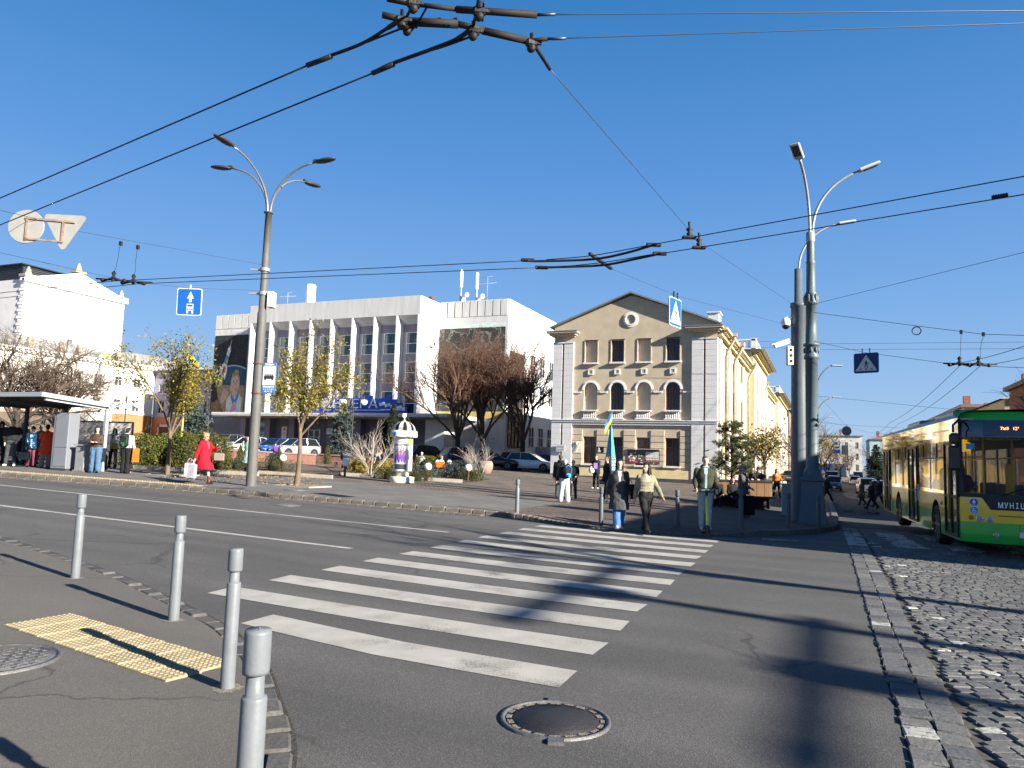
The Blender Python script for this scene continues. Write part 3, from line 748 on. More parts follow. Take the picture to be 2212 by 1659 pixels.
# plaques and notice board on the gable
def board(name, label, cat, p, w, h, mats, fill, n=(0, -1, 0), t=.05):
 o = thing(name, label, cat, p); a = MB(); F = facing(n); a.T = F; a.box((0, 0, -t/2), (w, h, t)); a.T = None
 a.build('panel', mats[0], o)
 if fill: fill(o, F)
 return o
def plaque1(o, F):
 a = MB(); a.T = F; a.box((-.06, .25, .05), (.22, .3, .12)); a.ball((-.06, .27, .1), (.09, .12, .06)); a.prism([(.1, .3, 0), (.22, .3, 0), (-.08, -.3, 0), (-.24, -.3, 0)], (0, 0, .06)); a.T = None; a.build('portrait_relief', M('relief_m', (.42, .38, .3), .7, .15, 8), o)
board('memorial_plaque', 'pale stone memorial plaque with relief portrait on the left pilaster side of the tan facade', 'plaque', (-17.5, Y0-.1, 2.7), .75, .9, [M('plaque_m', (.6, .58, .52), .6, .15, 6)], plaque1)
def plaque2(o, F):
 a = MB(); a.T = F; a.ball((-.12, .03, .01), (.09, .13, .03)); a.ball((-.12, -.13, .01), (.15, .1, .03)); a.T = None; a.build('portrait', M('engrave_m', (.3, .3, .3), .5), o)
board('memorial_plaque', 'black granite memorial plaque with engraved portrait beside the blue photo pyramid', 'plaque', (-15.68, Y0-.1, 2.54), .55, .45, [M('granite_black_m', (.012, .012, .014), .15)], plaque2)
def plaque3(o, F):
 a = MB(); a.T = F
 for k in range(6): a.box((0, .12-.05*k-(.06 if k > 2 else 0), .004), (.55-.1*(k % 2), .018, .008))
 a.T = None; a.build('lettering', M('letter_m', (.2, .2, .2), .6), o)
 a = MB(); a.T = F; a.box((0, -.28, .02), (.75, .05, .06)); a.T = None; a.build('shelf', M('shelf_m', (.4, .4, .4), .6), o)
board('sign_board', 'small grey sign board on the left pilaster of the tan building', 'sign', (-18.77, Y0-.32, 2.6), .68, .46, [M('signgrey_m', (.42, .44, .45), .5)], plaque3)
def notice(o, F):
 rg = random.Random(5); cols = [(.6, .6, .6), (.05, .1, .04), (.5, .12, .1), (.08, .09, .15), (.7, .68, .6), (.55, .45, .08), (.1, .25, .35)]
 ms = [M('paper%d_m' % i, c, .6) for i, c in enumerate(cols)]+[M('skin_print_m', (.5, .33, .25), .6), M('ink_m', (.02, .02, .025), .6)]
 a = MB(); a.T = F
 for k in range(26): a.box((rg.uniform(-1., -.1), rg.uniform(-.42, .4), .002+.0004*k), (rg.uniform(.1, .3), rg.uniform(.08, .22), .003), rg.uniform(-.5, .5), rg.choice([0, 0, 0, 1, 3, 4, 2]))
 a.box((.65, .05, .014), (.95, .62, .003), 0, 0); a.box((-.15, .05, .014), (.3, .3, .003), 0, 1); a.box((-.15, -.3, .014), (.3, .25, .003), 0, 1)
 for q in (.07, -.28): a.box((-.15, q, .017), (.1, .11, .003), 0, 7)
 for r in range(3):
  for k in range(9): a.box((.25+.1*k, .27-.1*r, .017), (.07, .03, .002), 0, 8)
 for r in range(2):
  for k in range(8): a.ball((.24+.115*k, -.12-.17*r, .018), (.04, .06, .006), 6, 4, 7); a.ball((.24+.115*k, -.08-.17*r, .019), (.045, .045, .006), 6, 4, 8)
 for x, y in ((-.55, .0), (-.7, -.22), (-1.0, -.35), (.75, -.46)): a.ball((x, y, .02), (.05, .05, .01), 6, 4, 5)
 a.box((.1, .42, .015), (1.8, .14, .003), 0, 3)
 a.T = None; a.build('notices', ms, o)
 a = MB(); a.T = F; a.box((0, .55, .12), (2.5, .03, .3)); a.T = None; a.build('awning', M('awning_m', (.55, .45, .42), .6, .3, 30), o)
board('notice_board', 'large notice board with posters and photos under a small awning on the tan facade', 'notice board', (-12.37, Y0-.12, 2.1), 2.4, 1.0, [M('boardred_m', (.12, .05, .06), .6)], notice)
# ------------------------------------------------------------------ modernist block with white fins
CONC = M('concrete_m', (.5, .5, .495), .9, .14, 1.6, bump=.5, bscale=9, streak=True)
WFIN = M('white_fin_m', (.74, .74, .74), .85, .06, 2.)
LILAC = M('lilac_panel_m', (.2, .18, .225), .8, .12, 2., streak=True)
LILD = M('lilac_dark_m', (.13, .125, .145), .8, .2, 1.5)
DARKG = M('dark_gap_m', (.02, .02, .02), .9, 0)
mod = thing('office_building', 'white modernist building with tall fins between glazed bays and murals on both wings', 'building', (-53, 70, 1.7))
XA, XB = -64.9, -40.95
a = MB(); a.span((XA, 70, 17.1), (XB, 71.4, 19.25)); a.span((XA, 71.4, 5.6), (XB, 84, 19.23)); a.build('main_block', CONC, mod, True)
a = MB(); a.span((XB-.3, 70.002, 6.05), (XB+.003, 84, 19.2)); a.build('end_wall', M('endwall_m', (.75, .75, .75), .9, .05, 1.), mod, True)
bays = [-64.75+2.965*k for k in range(9)]
a = MB()
for k in range(8):
 x0, x1 = bays[k]+.2, bays[k+1]
 a.add([(x0, 70.005, 17.1), (x1, 70.005, 17.1), (x1, 71.39, 16.25), (x0, 71.39, 16.25)], [(0, 1, 2, 3)])
a.build('soffit', M('soffit_m', (.45, .45, .46), .9, .15, 2), mod, True)
for k in range(8):
 a = MB(); a.span((bays[k]-.02, 70.003, 6.0), (bays[k]+.2, 71.4, 17.099)); a.build('fin', WFIN, mod, True)
for k in range(8):
 x0, x1 = bays[k]+.2, bays[k+1]-.02
 for za, zb in ((15.4, 16.3), (12.05, 12.95), (8.75, 9.65)): a = MB(); a.span((x0, 71.3, za), (x1, 71.42, zb)); a.build('spandrel', LILAC, mod, True)
 for z0, z1 in ((12.95, 15.4), (9.65, 12.05), (6.1, 8.75)):
  window(mod, (x0, 71.3, 0), (1, 0, 0), (0, -1, 0), .45, x1-x0, z0, z1, .05, WFIN, GTEAL if z0 > 9 else (GGREY if k < 6 else GLS), 1, 2, .09, split=[0, .48, 1])
 a = MB(); a.span((x0, 71.28, 6.1), (x0+.45, 71.42, 15.4)); a.build('bay_pier', M('bay_shaded_grey_m', (.36, .36, .38), .85, .12, 2.), mod, True)  # side of the recess; its shade is put into the grey
a = MB(); a.span((-67.2, 67.2, 5.62), (-35.6, 75, 5.95)); a.build('canopy', M('canopy_m', (.5, .48, .45), .9, .25, 1.5, streak=True), mod, True)
a = MB(); a.span((-67.2, 67.17, 5.78), (-35.57, 67.19, 6.0)); a.span((-35.59, 67.2, 5.78), (-35.56, 75, 6.0)); a.build('canopy_edge', WHT, mod, True)
for s_, (x0, x1) in (('left', (-74.85, XA)), ('right', (XB, -32.35))):
 a = MB(); a.span((x0, 74.5, 0), (x1, 112 if s_ == 'right' else 84, 17.5)); a.span((x0+.02, 74.6, 17.5), (x1-.02, 111 if s_ == 'right' else 84, 19.3)); a.build('wing', CONC, mod, True)
 a = MB(); n = 9
 for k in range(n):
  w = (x1-x0)/n; a.span((x0+k*w+.06, 74.46, 17.5), (x0+(k+1)*w-.06, 74.62, 19.35))
 a.build('parapet_slats', CONC, mod, True)
 a = MB(); a.span((x0, 74.57, 17.51), (x1, 74.6, 19.3)); a.build('slat_gap', DARKG, mod, True)
a = MB()
for k in range(8): a.span((-32.36, 74.7+.66*k, 17.3), (-32.27, 75.28+.66*k, 19.35))
a.span((-32.36, 80.1, 0), (-32.26, 112, 19.38)); a.span((-32.36, 74.5, 13.6), (-32.28, 80.1, 17.28)); a.build('side_cladding', M('endwall_m'), mod, True)
a = MB(); a.span((-32.34, 75.3, 2.8), (-32.3, 79.4, 13.55)); a.build('stair_glazing', GLS, mod, True)
a = MB()
for k in range(5): a.span((-32.33, 75.3+k*1.0, 2.8), (-32.2, 75.42+k*1.0, 13.55))
for k in range(8): a.span((-32.33, 75.3, 2.8+k*1.5), (-32.22, 79.4, 2.9+k*1.5))
a.build('stair_mullions', M('mull_m', (.12, .09, .08), .6), mod, True)
for k in range(9):
 for z0, z1 in ((3.0, 5.4), (8.2, 10.6), (11.6, 14)):
  y = 81+k*3.2
  if y > 100: continue
  window(mod, (-32.26, y, 0), (0, 1, 0), (1, 0, 0), .3, 2.0, z0, z1, -.02, WFIN, GLS, 2, 2, .09)
# ground floor under the canopy
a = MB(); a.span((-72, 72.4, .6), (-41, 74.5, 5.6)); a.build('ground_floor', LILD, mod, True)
for x in (-66.4, -62.6, -58.9, -53.3, -49.5, -45.5): a = MB(); a.span((x-.4, 71.6, .8), (x+.4, 72.4, 5.6)); a.build('pier', LILAC, mod, True)
a = MB(); a.span((-41, 72.3, .6), (-38.6, 74.5, 5.6)); a.build('porch_wall', WFIN, mod, True)
for x in (-57.0, -51.6):
 fr = window(mod, (x, 72.4, 0), (1, 0, 0), (0, -1, 0), 0, 1.75, 1.75, 4.3, -.03, WFIN, GLS, 2, 3, .13, name='entrance_door')
PH = [('photo_shop_sign', -65.2, 5.0, 2.8, .62, (.1, .3, .5)), ]
def poster(name, label, x, z, w, h, col, txts, y=72.36):
 o = thing(name, label, 'sign', (x, y, z)); F = facing((0, -1, 0))
 a = MB(); a.T = F; a.box((0, 0, 0), (w, h, .05)); a.T = None; a.build('panel', M(name+str(round(x))+'_m', col, .6, .15, 2), o)
 a = MB(); cs = []
 for i, (t, dx, dz, sz, c) in enumerate(txts):
  cs.append(M('ink%02d%02d%02d' % tuple(int(v*99) for v in c), c, .6, 0)); a.mi = i
  a.text(t, F @ Matrix.Translation((dx, dz, .03)), sz, .004)
 a.build('lettering', cs, o); return o
YW = (.8, .65, .1); WH = (.8, .8, .8); RD = (.55, .04, .04)
poster('shop_sign', 'blue and yellow photo shop banner hanging above the display window', -64.7, 4.85, 3.0, .75, (.12, .32, .42), [('ФОТО', -.75, 0, .6, (.65, .2, .08)), ('"на Париж"', .65, -.02, .36, YW)])
poster('shop_sign', 'vertical white sign with red letters beside the photo shop', -60.6, 3.4, .75, 2.4, (.7, .7, .7), [(c, 0, .85-.55*i, .52, RD) for i, c in enumerate('ФОТО')])
poster('window_poster', 'dark poster with yellow lettering over a green panel', -58.4, 4.3, 1.8, 1.5, (.02, .05, .06), [('БЕЗ ПЕР', 0, .5, .34, WH), ('ФОТО', 0, -.05, .62, YW), ('6', .5, -.5, .35, RD)])
poster('window_poster', 'bright green poster below the dark photo poster', -58.4, 2.55, 1.8, 1.9, (.12, .3, .12), [('ФОТО', 0, .2, .4, (.2, .5, .2))])
poster('window_poster', 'blue poster with white lines of text in the photo shop window', -63.7, 3.0, 2.4, 2.2, (.06, .2, .28), [('ДРУК З ЦИФРОВИХ', 0, .8, .26, WH), ('МЕДІА МИСТЕЦТВА', 0, .45, .26, WH), ('фото', .0, -.3, .5, (.4, .6, .7))])
poster('wall_sign', 'small white sign on the pier right of the entrance doors', -53.3, 4.1, .9, .7, (.62, .64, .66), [('місто', 0, .05, .22, (.1, .15, .3))], 71.56)
# black shop with white letters in the left wing
F = facing((0, -1, 0))
a = MB(); a.span((-78.0, 73.2, 4.55), (-67.6, 74.45, 5.75)); sh = a.build('shop_fascia', M('fascia_m', (.018, .018, .02), .5), mod, True)
class _W: matrix_basis = mod.matrix_basis
def kid(a, n, m_):
 inv = mod.matrix_basis.inverted(); a.v = [tuple(inv @ Vector(p)) for p in a.v]; a.build(n, m_, sh)
a = MB(); a.T = Matrix.Translation((-72.2, 73.14, 5.22)) @ F; a.text('КВАДРАТ', Matrix.Identity(4), .98, .04, sx=1.12); a.T = None; kid(a, 'lettering', M('signwhite_m', (.85, .85, .85), .5, 0))
a = MB()
for q in ((0, .38), (0, -.38)): a.box((-76.9, 73.17, 5.15+q[1]), (.8, .05, .1))
for q in (-.38, .38): a.box((-76.9+q, 73.17, 5.15), (.1, .05, .68))
kid(a, 'square_emblem', M('emblem_m', (.3, .03, .04), .5))
window(mod, (-76.2, 73.5, 0), (1, 0, 0), (0, -1, 0), 0, 8.4, 1.6, 4.5, .1, M('blackframe_m', (.02, .02, .02), .5), GGREY, 5, 2, .12, split=[0, .75, 1])
# murals (painted flat on the wings)
def mural_left():
 o = thing('mural', 'painted mural of a rocket, planet and upward looking child on a white wing', 'mural', (-70, 74.4, 6))
 a = MB(); F = Matrix.Translation((-74.7, 74.42, 6.0)) @ facing((0, -1, 0)); W_, H_ = 9.6, 10.6; KX = .585
 ms = [M('mur_space_m', (.018, .022, .026), .85, .35, 1.), M('mur_ocean_m', (.02, .07, .12), .85, .5, .8), M('mur_glow_m', (.25, .36, .42), .85, .2, 2), M('mur_land_m', (.03, .09, .05), .85, .4, 2), M('mur_white_m', (.6, .6, .58), .85, .15, 2), M('mur_red_m', (.4, .08, .05), .85, .2, 3), M('mur_skin_m', (.5, .34, .25), .85, .2, 2), M('mur_hair_m', (.3, .22, .12), .85, .4, 3), M('mur_blue_m', (.08, .22, .42), .85, .2, 3), M('mur_brown_m', (.2, .13, .06), .85, .4, 1.5), M('mur_dark_m', (.02, .02, .02), .85, 0), M('mur_pink_m', (.5, .3, .42), .85, .1, 3), M('mur_yel_m', (.55, .45, .12), .85, .2, 3)]
 a.T = F; lay = [0]
 def poly(pts, mi):
  lay[0] += 1; z = .0015*lay[0]; n = len(pts)
  a.add([(x*KX, y, z) for x, y in pts], [tuple(range(n))], False, mi)
 def ell(cx, cy, rx, ry, mi, n=24, rot=0.): poly([(cx+rx*math.cos(t)*math.cos(rot)-ry*math.sin(t)*math.sin(rot), cy+rx*math.cos(t)*math.sin(rot)+ry*math.sin(t)*math.cos(rot)) for t in [2*math.pi*k/n for k in range(n)]], mi)
 poly([(0, 0), (W_, 0), (W_, H_), (0, H_)], 0)
 rg = random.Random(2)
 for k in range(40):
  x, y = rg.uniform(.2, W_-.2), rg.uniform(6.8, H_-.2); poly([(x, y), (x+.04, y), (x+.04, y+.04), (x, y+.04)], 4)
 def arcband(r0, r1, mi):
  c = (6., -7.2); n = 16; P0 = []
  for k in range(n+1):
   x = W_*k/n; P0.append((x, c[1]+math.sqrt(max(0, r0*r0-(x-c[0])**2))))
  P1 = [(x, c[1]+math.sqrt(max(0, r1*r1-(x-c[0])**2))) for x, _ in P0]
  poly(P1+P0[::-1], mi)
 arcband(13.65, 13.85, 2); arcband(9, 13.65, 1)
 for pts in ([(5, 5.2), (6.4, 5.9), (8, 5.6), (7.4, 4.7), (6, 4.3)], [(2, 4.6), (3.2, 5.2), (3.6, 4.4), (2.6, 3.9)]): poly(pts, 3)
 def rk(pts, mi, ang=-.42, c=(3.6, 6.6)):
  poly([(c[0]+x*math.cos(ang)-y*math.sin(ang), c[1]+x*math.sin(ang)+y*math.cos(ang)) for x, y in pts], mi)
 rk([(-.55, -2.4), (-.15, -1.5), (.15, -1.5), (.55, -2.4), (.1, -3.3), (-.3, -3.6)], 12); rk([(-.75, -1.6), (.75, -1.6), (.6, .2), (-.6, .2)], 4); rk([(-.35, -1.5), (.35, -1.5), (.35, -.2), (-.35, -.2)], 5); rk([(-.95, -1.7), (-.6, -1.7), (-.6, .0), (-.85, -.2)], 4); rk([(.6, -1.7), (.95, -1.7), (.85, -.2), (.6, 0)], 4); rk([(-.5, .2), (.5, .2), (.42, 1.4), (-.42, 1.4)], 8); rk([(-.42, 1.4), (.42, 1.4), (.4, 2.1), (-.4, 2.1)], 4); rk([(-.55, 2.1), (.55, 2.1), (.06, 2.9), (.04, 3.7), (-.04, 3.7), (-.06, 2.9)], 4); rk([(.05, .5), (.45, .5), (.45, .9), (.05, .9)], 12); rk([(-.3, -1), (-.05, -1), (-.05, -.6), (-.3, -.6)], 10)
 poly([(0, 0), (3.6, 0), (3.2, 2.4), (1, 3.9), (0, 3.9)], 10); poly([(1.6, 3.6), (3, 4), (W_, 3.9), (W_, .5), (4, .2), (2.3, 2)], 7); poly([(0, 0), (3.3, 0), (3.1, 2.1), (.4, 2.0)], 9); ell(.7, 3.5, .8, .9, 10); ell(.9, 2.2, .7, .5, 10)
 poly([(4.6, 0), (8.9, 0), (9.0, 2.3), (7.8, 3.0), (6., 2.9), (4.7, 2.1)], 4); ell(3.9, 2.4, 1.3, .55, 6, rot=.5); ell(3.6, 2.5, .45, 1.1, 6, rot=-.4); poly([(6.1, 2.3), (7.6, 2.5), (7.5, 3.6), (6.2, 3.6)], 6); ell(6.9, 4.3, 1.35, 1.3, 7, rot=-.2); ell(6.9, 4.05, 1.2, 1.15, 6, rot=-.2); ell(5.8, 3.5, .25, .4, 6)
 ell(6.45, 4.4, .16, .1, 10, 10); ell(7.35, 4.55, .16, .1, 10, 10); ell(7.15, 3.5, .34, .2, 5, 12); ell(7.15, 3.54, .24, .08, 4, 12); ell(7.05, 4.1, .12, .2, 7, 10); poly([(6.1, 5.3), (7.9, 5.5), (7.7, 5.9), (6.8, 6), (5.9, 5.4)], 7)
 poly([(5.9, 2.9), (7., 2.1), (7.8, 3.1), (8.2, 2.6), (7.4, 1.5), (7.0, 1.9), (6.5, 1.5), (5.8, 2.4)], 8); poly([(5.0, 1.2), (5.4, .1), (4.7, .1)], 12)
 poly([(5.4, 0), (6.9, 1.9), (7.6, .9)], 11)
 a.T = None; a.build('painting', ms, o, True)
mural_left()
def mural_right():
 o = thing('mural', 'faded dark mural of a river landscape on the right wing behind the bare trees', 'mural', (-36.5, 74.4, 6.2))
 m, nt, b = newmat('mural_map_m'); tc = N(nt, 'ShaderNodeTexCoord'); n1 = N(nt, 'ShaderNodeTexNoise', Scale=.45, Detail=7., Roughness=.65, Distortion=1.2); nt.links.new(tc.outputs['Object'], n1.inputs[0])
 r = ramp(nt, n1.outputs[0], [(.36, (.012, .015, .015)), (.5, (.025, .03, .026)), (.525, (.22, .22, .2)), (.55, (.03, .032, .028)), (.66, (.055, .05, .035)), (.72, (.15, .14, .1))]); nt.links.new(r.outputs[0], b.inputs['Base Color']); b.inputs['Roughness'].default_value = .9
 a = MB(); a.span((-41.0, 74.455, 6.1), (-32.6, 74.48, 16.2)); a.build('painting', m, o, True)
 a = MB(); a.span((-41.0, 74.45, 16.2), (-32.6, 74.47, 16.65)); a.build('painted_sky', M('murskies_m', (.5, .58, .55), .9, .2, 1), o, True)
 a = MB(); a.span((-41.0, 74.45, 5.9), (-32.6, 74.47, 6.7)); a.build('painted_shore', M('murshore_m', (.42, .34, .12), .9, .35, .7), o, True)
mural_right()
o = thing('number_plate', 'white house number plate reading 15 on the shaded wing wall', 'sign', (-33.7, 74.46, 3.7)); F = facing((0, -1, 0))
a = MB(); a.T = F; a.box((0, 0, 0), (.75, .6, .04)); a.T = None; a.build('plate', WHT, o)
a = MB(); a.text('15', F @ Matrix.Translation((0, 0, .025)), .42, .004); a.build('number', M('ink_m', (.02, .02, .025), .6), o)
# blue sign with pixel skyline
sg = thing('shop_sign', 'long blue sign with white lettering and a stepped skyline on the canopy', 'sign', (-46.9, 67.6, 6.0)); F = facing((0, -1, 0))
BLU = M('sign_blue_m', (.01, .06, .42), .45, .1, 2)
a = MB(); sk = [(-6.4, .0), (6.3, 0), (6.3, .7), (5.8, .7), (5.8, 1.1), (5, 1.1), (5, 1.5), (4.2, 1.5), (4.2, 2.0), (3.6, 2.0), (3.6, 1.6), (2, 1.6), (2, 1.9), (.8, 1.9), (.8, 1.65), (-2.4, 1.65), (-2.4, 1.4), (-3.9, 1.4), (-3.9, 2.1), (-4.6, 2.1), (-4.6, 1.5), (-5.6, 1.5), (-5.6, .8), (-6.4, .8)]
a.T = F; a.prism([(x, y, 0) for x, y in sk], (0, 0, .2)); a.T = None; a.build('panel', BLU, sg)
a = MB(); a.text('ІНТЕРА', F @ Matrix.Translation((-.6, .95, .24)), 1.35, .04, sx=1.35)
for k in range(9): a.T = F; a.box((3.1+.36*k, .95-.06*k+(.14 if k % 2 else 0), .24), (.3, .34, .06)); a.T = None
a.T = F; a.box((-.2, .32, .23), (7.6, .07, .05)); a.box((4.6, .38, .23), (3., .1, .05)); a.T = None
a.build('lettering', M('silver_m', (.62, .64, .68), .35, .05, 3, metal=.3), sg)
a = MB(); a.T = F; a.lathe((-4.2, 1.0, .2), [(.62, 0), (.55, .06), (.3, .08)], 20); a.lathe((-2.95, 2.1, .12), [(.5, 0), (.5, .05), (.36, .06)], 20); a.T = None; a.build('round_emblem', M('silver_m'), sg)
# things on the modernist roof
ANT = M('antenna_white_m', (.78, .78, .78), .5, .03); ANTG = M('antenna_grey_m', (.3, .31, .32), .5, .1)
def roofat(px, Y, z=19.25): q = onY(px, 620, Y); return Vector((q.x, Y, z))
o = thing('antenna', 'thick white cylinder antenna on the modernist roof', 'antenna', roofat(672, 74)); a = MB(); a.lathe((0, 0, .25), [(.55, 0), (.6, .05), (.6, 2.85), (.55, 2.95)], 24); a.build('radome', ANT, o); a = MB(); a.lathe((0, 0, 0), [(.35, 0), (.35, .25)], 12); a.build('base', ANTG, o)
def mast(label, px, h, hasdisc, Y=78):
 o = thing('antenna_mast', label, 'antenna', roofat(px, Y), group='roof antenna masts'); a = MB(); a.lathe((0, 0, 0), [(.14, 0), (.1, h*.55)], 10); a.build('pole', ANTG, o)
 a = MB(); a.lathe((0, 0, h*.55), [(.2, 0), (.2, h*.43), (.05, h*.45)], 12); a.build('radome', ANT, o)
 if hasdisc:
  for dx, dz in ((.5, h*.2), (.9, h*.33)):
   a = MB(); a.T = Matrix.Translation((dx, -.2, dz)) @ facing((0, -1, 0)); a.lathe((0, 0, 0), [(.3, 0), (.34, .1), (.2, .14)], 14); a.T = None; a.tube([(0, 0, dz-.2), (dx, 0, dz)], .03); a.build('dish', ANT, o)
mast('tall white mast antenna, left of the pair on the modernist roof', 996, 4.8, True); mast('white mast antenna with dishes, right of the pair on the modernist roof', 1030, 4.6, True, 79)
def yagi(label, px, Y, h):
 o = thing('tv_antenna', label, 'antenna', roofat(px, Y), group='television antennas'); a = MB(); a.tube([(0, 0, 0), (0, 0, h)], .03, 5); a.tube([(-1, 0, h*.7), (1, .3, h*.78)], .02, 4); a.tube([(-.8, 0, h*.95), (.6, 0, h)], .02, 4)
 for k in range(6): a.tube([(-.9+.3*k, -.4, h*.72), (-.9+.3*k, .4, h*.74)], .015, 4)
 a.build('aerial', ANTG, o)
yagi('thin television aerial left of the white cylinder antenna', 623, 72, 1.9); yagi('television aerial right of the two mast antennas', 1053, 76, 3.2)
o = thing('roof_vent', 'brown metal vent pipe at the modernist roof corner', 'vent', roofat(934, 75.)); a = MB(); a.lathe((0, 0, 0), [(.2, 0), (.2, .5), (.32, .55), (.32, .95), (.1, 1.)], 12); a.build('stack', M('rust_m', (.12, .05, .035), .7, .3, 5), o)
o = thing('air_conditioner', 'small air conditioner on the bright end wall of the modernist block', 'air conditioner', (-40.75, 72.6, 14.2)); a = MB(); a.box((0, 0, 0), (.5, .8, .6), bev=.03); a.build('casing', ANT, o); a = MB(); a.T = Matrix.Translation((.26, .1, 0)) @ facing((1, 0, 0)); a.lathe((0, 0, 0), [(.22, 0), (.05, .02)], 14); a.T = None; a.build('fan', DARKG, o)
# ------------------------------------------------------------------ theatre with fly tower
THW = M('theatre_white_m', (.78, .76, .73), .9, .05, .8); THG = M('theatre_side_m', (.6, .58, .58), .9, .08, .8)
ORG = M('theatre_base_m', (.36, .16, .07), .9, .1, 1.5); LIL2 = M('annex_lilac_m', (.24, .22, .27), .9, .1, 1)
TROOF = M('theatre_roof_m', (.26, .255, .25), .55, .2, 2., streak=False)
th = thing('theatre_building', 'bright white theatre with dentil cornice, tall gabled fly tower and orange base', 'building', (-95, 60, 2.2)); TX = -88.6
yw = [35.4+3.02*k for k in range(14)]
ops = []
Yb = 34.
for y in yw: u = y-Yb; ops += [(u-.62, u+.62, 9.75, 11.05), (u-.62, u+.62, 6.4, 8.0)]+([(u-.5, u+.5, 3.2, 4.25)] if y > 70 else [])
a = MB(); wall(a, (TX, Yb, 0), (0, 1, 0), (1, 0, 0), 77.4-Yb, 13, ops, .2); a.build('wall', THW, th, True)
for o in ops:
 window(th, (TX, Yb, 0), (0, 1, 0), (1, 0, 0), *o, .16, ANT, GGREY, 2, 2, .1, split=[0, .7, 1])
a = MB(); a.box((TX+.28, 55.7, 12.92), (.9, 43.6, .18)); a.box((TX+.12, 55.7, 12.6), (.35, 43.5, .3))
for k in range(70): a.box((TX+.32, 34.3+.62*k, 12.7), (.55, .3, .22))
a.build('dentil_cornice', THW, th, True)
a = MB(); a.span((TX, 69.8, 1.), (TX+.08, 77.42, 5.95)); a.build('orange_base', ORG, th, True)
a = MB(); a.span((TX, 34, 1.), (TX+.08, 66.5, 5.6)); a.build('tan_base', M('tanbase_m', (.25, .19, .13), .9, .15, 1), th, True)
a = MB(); a.span((TX, 66.5, 1.5), (TX+1.5, 69.8, 6.4)); a.span((TX, 66.4, 6.4), (TX+1.7, 69.9, 6.55)); a.build('porch', THW, th, True)
a = MB(); a.span((TX, 34, 6.0), (TX+.18, 77.5, 6.25))
for y in yw: a.box((TX+.12, y, 8.45), (.25, 1.9, .12)); a.box((TX+.1, y, 9.62), (.2, 1.4, .1)); a.box((TX+.1, y, 6.34), (.2, 1.4, .1))
a.build('window_hoods', THW, th, True)
a = MB(); a.prism([(TX+.75, 34, 13.0), (-100, 34, 16.2), (-112, 34, 13.)], (0, 43.4, 0)); a.prism([(-93, 77.4, 13.2), (-100, 77.4, 16.2), (-112, 77.4, 13.2)], (0, 18, 0)); a.build('roof', TROOF, th, True)
for y, h in ((59.2, 1.1), (63.3, 1.1), (65.8, 1.0), (71.6, 1.), (74.4, .9), (77, .8)):
 a = MB(); a.box((TX-.3, y, 13.4), (.8, .8, .8)); a.lathe((TX-.3, y, 13.8), [(.33, 0), (.36, h*.3), (.3, h*.6), (.1, h*.75)], 10); a.build('roof_pedestal', M('stone_m', (.27, .245, .2), .9, .25, 3), th, True)
for y, z, h in ((65.2, 13.9, 1.6), (72.4, 13.4, 1.1)):
 a = MB(); a.lathe((TX-1.6, y, z-.4), [(.3, 0), (.3, h), (.36, h), (.05, h+.25)], 12); a.build('chimney', M('flue_m', (.4, .4, .4), .5, .2, 3, metal=.4), th, True)
a = MB(); a.T = Matrix.Translation((TX-.5, 69.6, 13.3)) @ facing((1, 0, 0)); a.lathe((0, 0, -2.5), [(.9, 0), (.9, 2.5)], 20); a.T = None; a.build('dormer', TROOF, th, True)
a = MB(); a.T = Matrix.Translation((TX-.48, 69.6, 13.3)) @ facing((1, 0, 0)); a.lathe((0, 0, 0), [(.75, 0), (.7, .05)], 20); a.T = None; a.build('dormer_window', M('dormer_m', (.45, .38, .2), .7, .3, 6), th, True)
a = MB(); a.tube([(TX+.75, 68.4, 12.9), (TX+.75, 68.4, 12.3), (TX+.25, 68.3, 11.2), (TX+.22, 68.3, 6.5)], .16, 8); a.build('downpipe', M('flue_m'), th, True)
# fly tower
FX, FA, FB = -100., 65.2, 80.5
a = MB(); wall(a, (FX, FA, 11), (0, 1, 0), (1, 0, 0), FB-FA, 12.9); a.prism([(FX, FA, 23.9), (FX, FB, 23.9), (FX, (FA+FB)/2, 26.3)], (-.3, 0, 0)); a.build('tower_front', M('tower_white_m', (.82, .81, .79), .9, .03, .5), th, True)
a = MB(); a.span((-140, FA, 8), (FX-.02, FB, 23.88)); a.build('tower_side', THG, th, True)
a = MB(); a.span((FX, FA-.5, 23.55), (FX+.5, FB+.5, 23.85))
for ya, za, yb2, zb in ((FA-.5, 23.95, (FA+FB)/2, 26.45), (FB+.5, 23.95, (FA+FB)/2, 26.45)): a.prism([(FX+.45, ya, za), (FX+.45, yb2, zb), (FX+.45, yb2, zb-.4), (FX+.45, ya, za-.4)], (-.9, 0, 0))
for k in range(5):
 y = 68.6+2.1*k
 for s_ in (-1, 1): a.prism([(FX+.2, y+s_*.95, 19.6), (FX+.2, y, 20.45), (FX+.2, y, 20.25), (FX+.2, y+s_*.85, 19.5)], (-.2, 0, 0))
 a.box((FX+.08, y, 19.5), (.25, 2.0, .1)); a.box((FX+.04, y, 18.9), (.14, 1.2, .08)); a.box((FX+.04, y, 22.3), (.14, 1.4, .08))
a.box((FX+.04, 72.5, 15.9), (.12, 11, .08))
a.build('pediment', M('tower_white_m'), th, True)
for q_ in (0, 1):
 a = MB()
 for r in range(26): a.span(*(((FX-1.0 if r % 2 else FX-.7, FA-.16, 11.2+.48*r), (FX+.1, FA+.1, 11.58+.48*r)) if q_ == 0 else ((FX-.2, FB-.3 if r % 2 else FB-.5, 11.2+.48*r), (FX+.1, FB+.14, 11.58+.48*r))))
 a.build('quoins', THW, th, True)
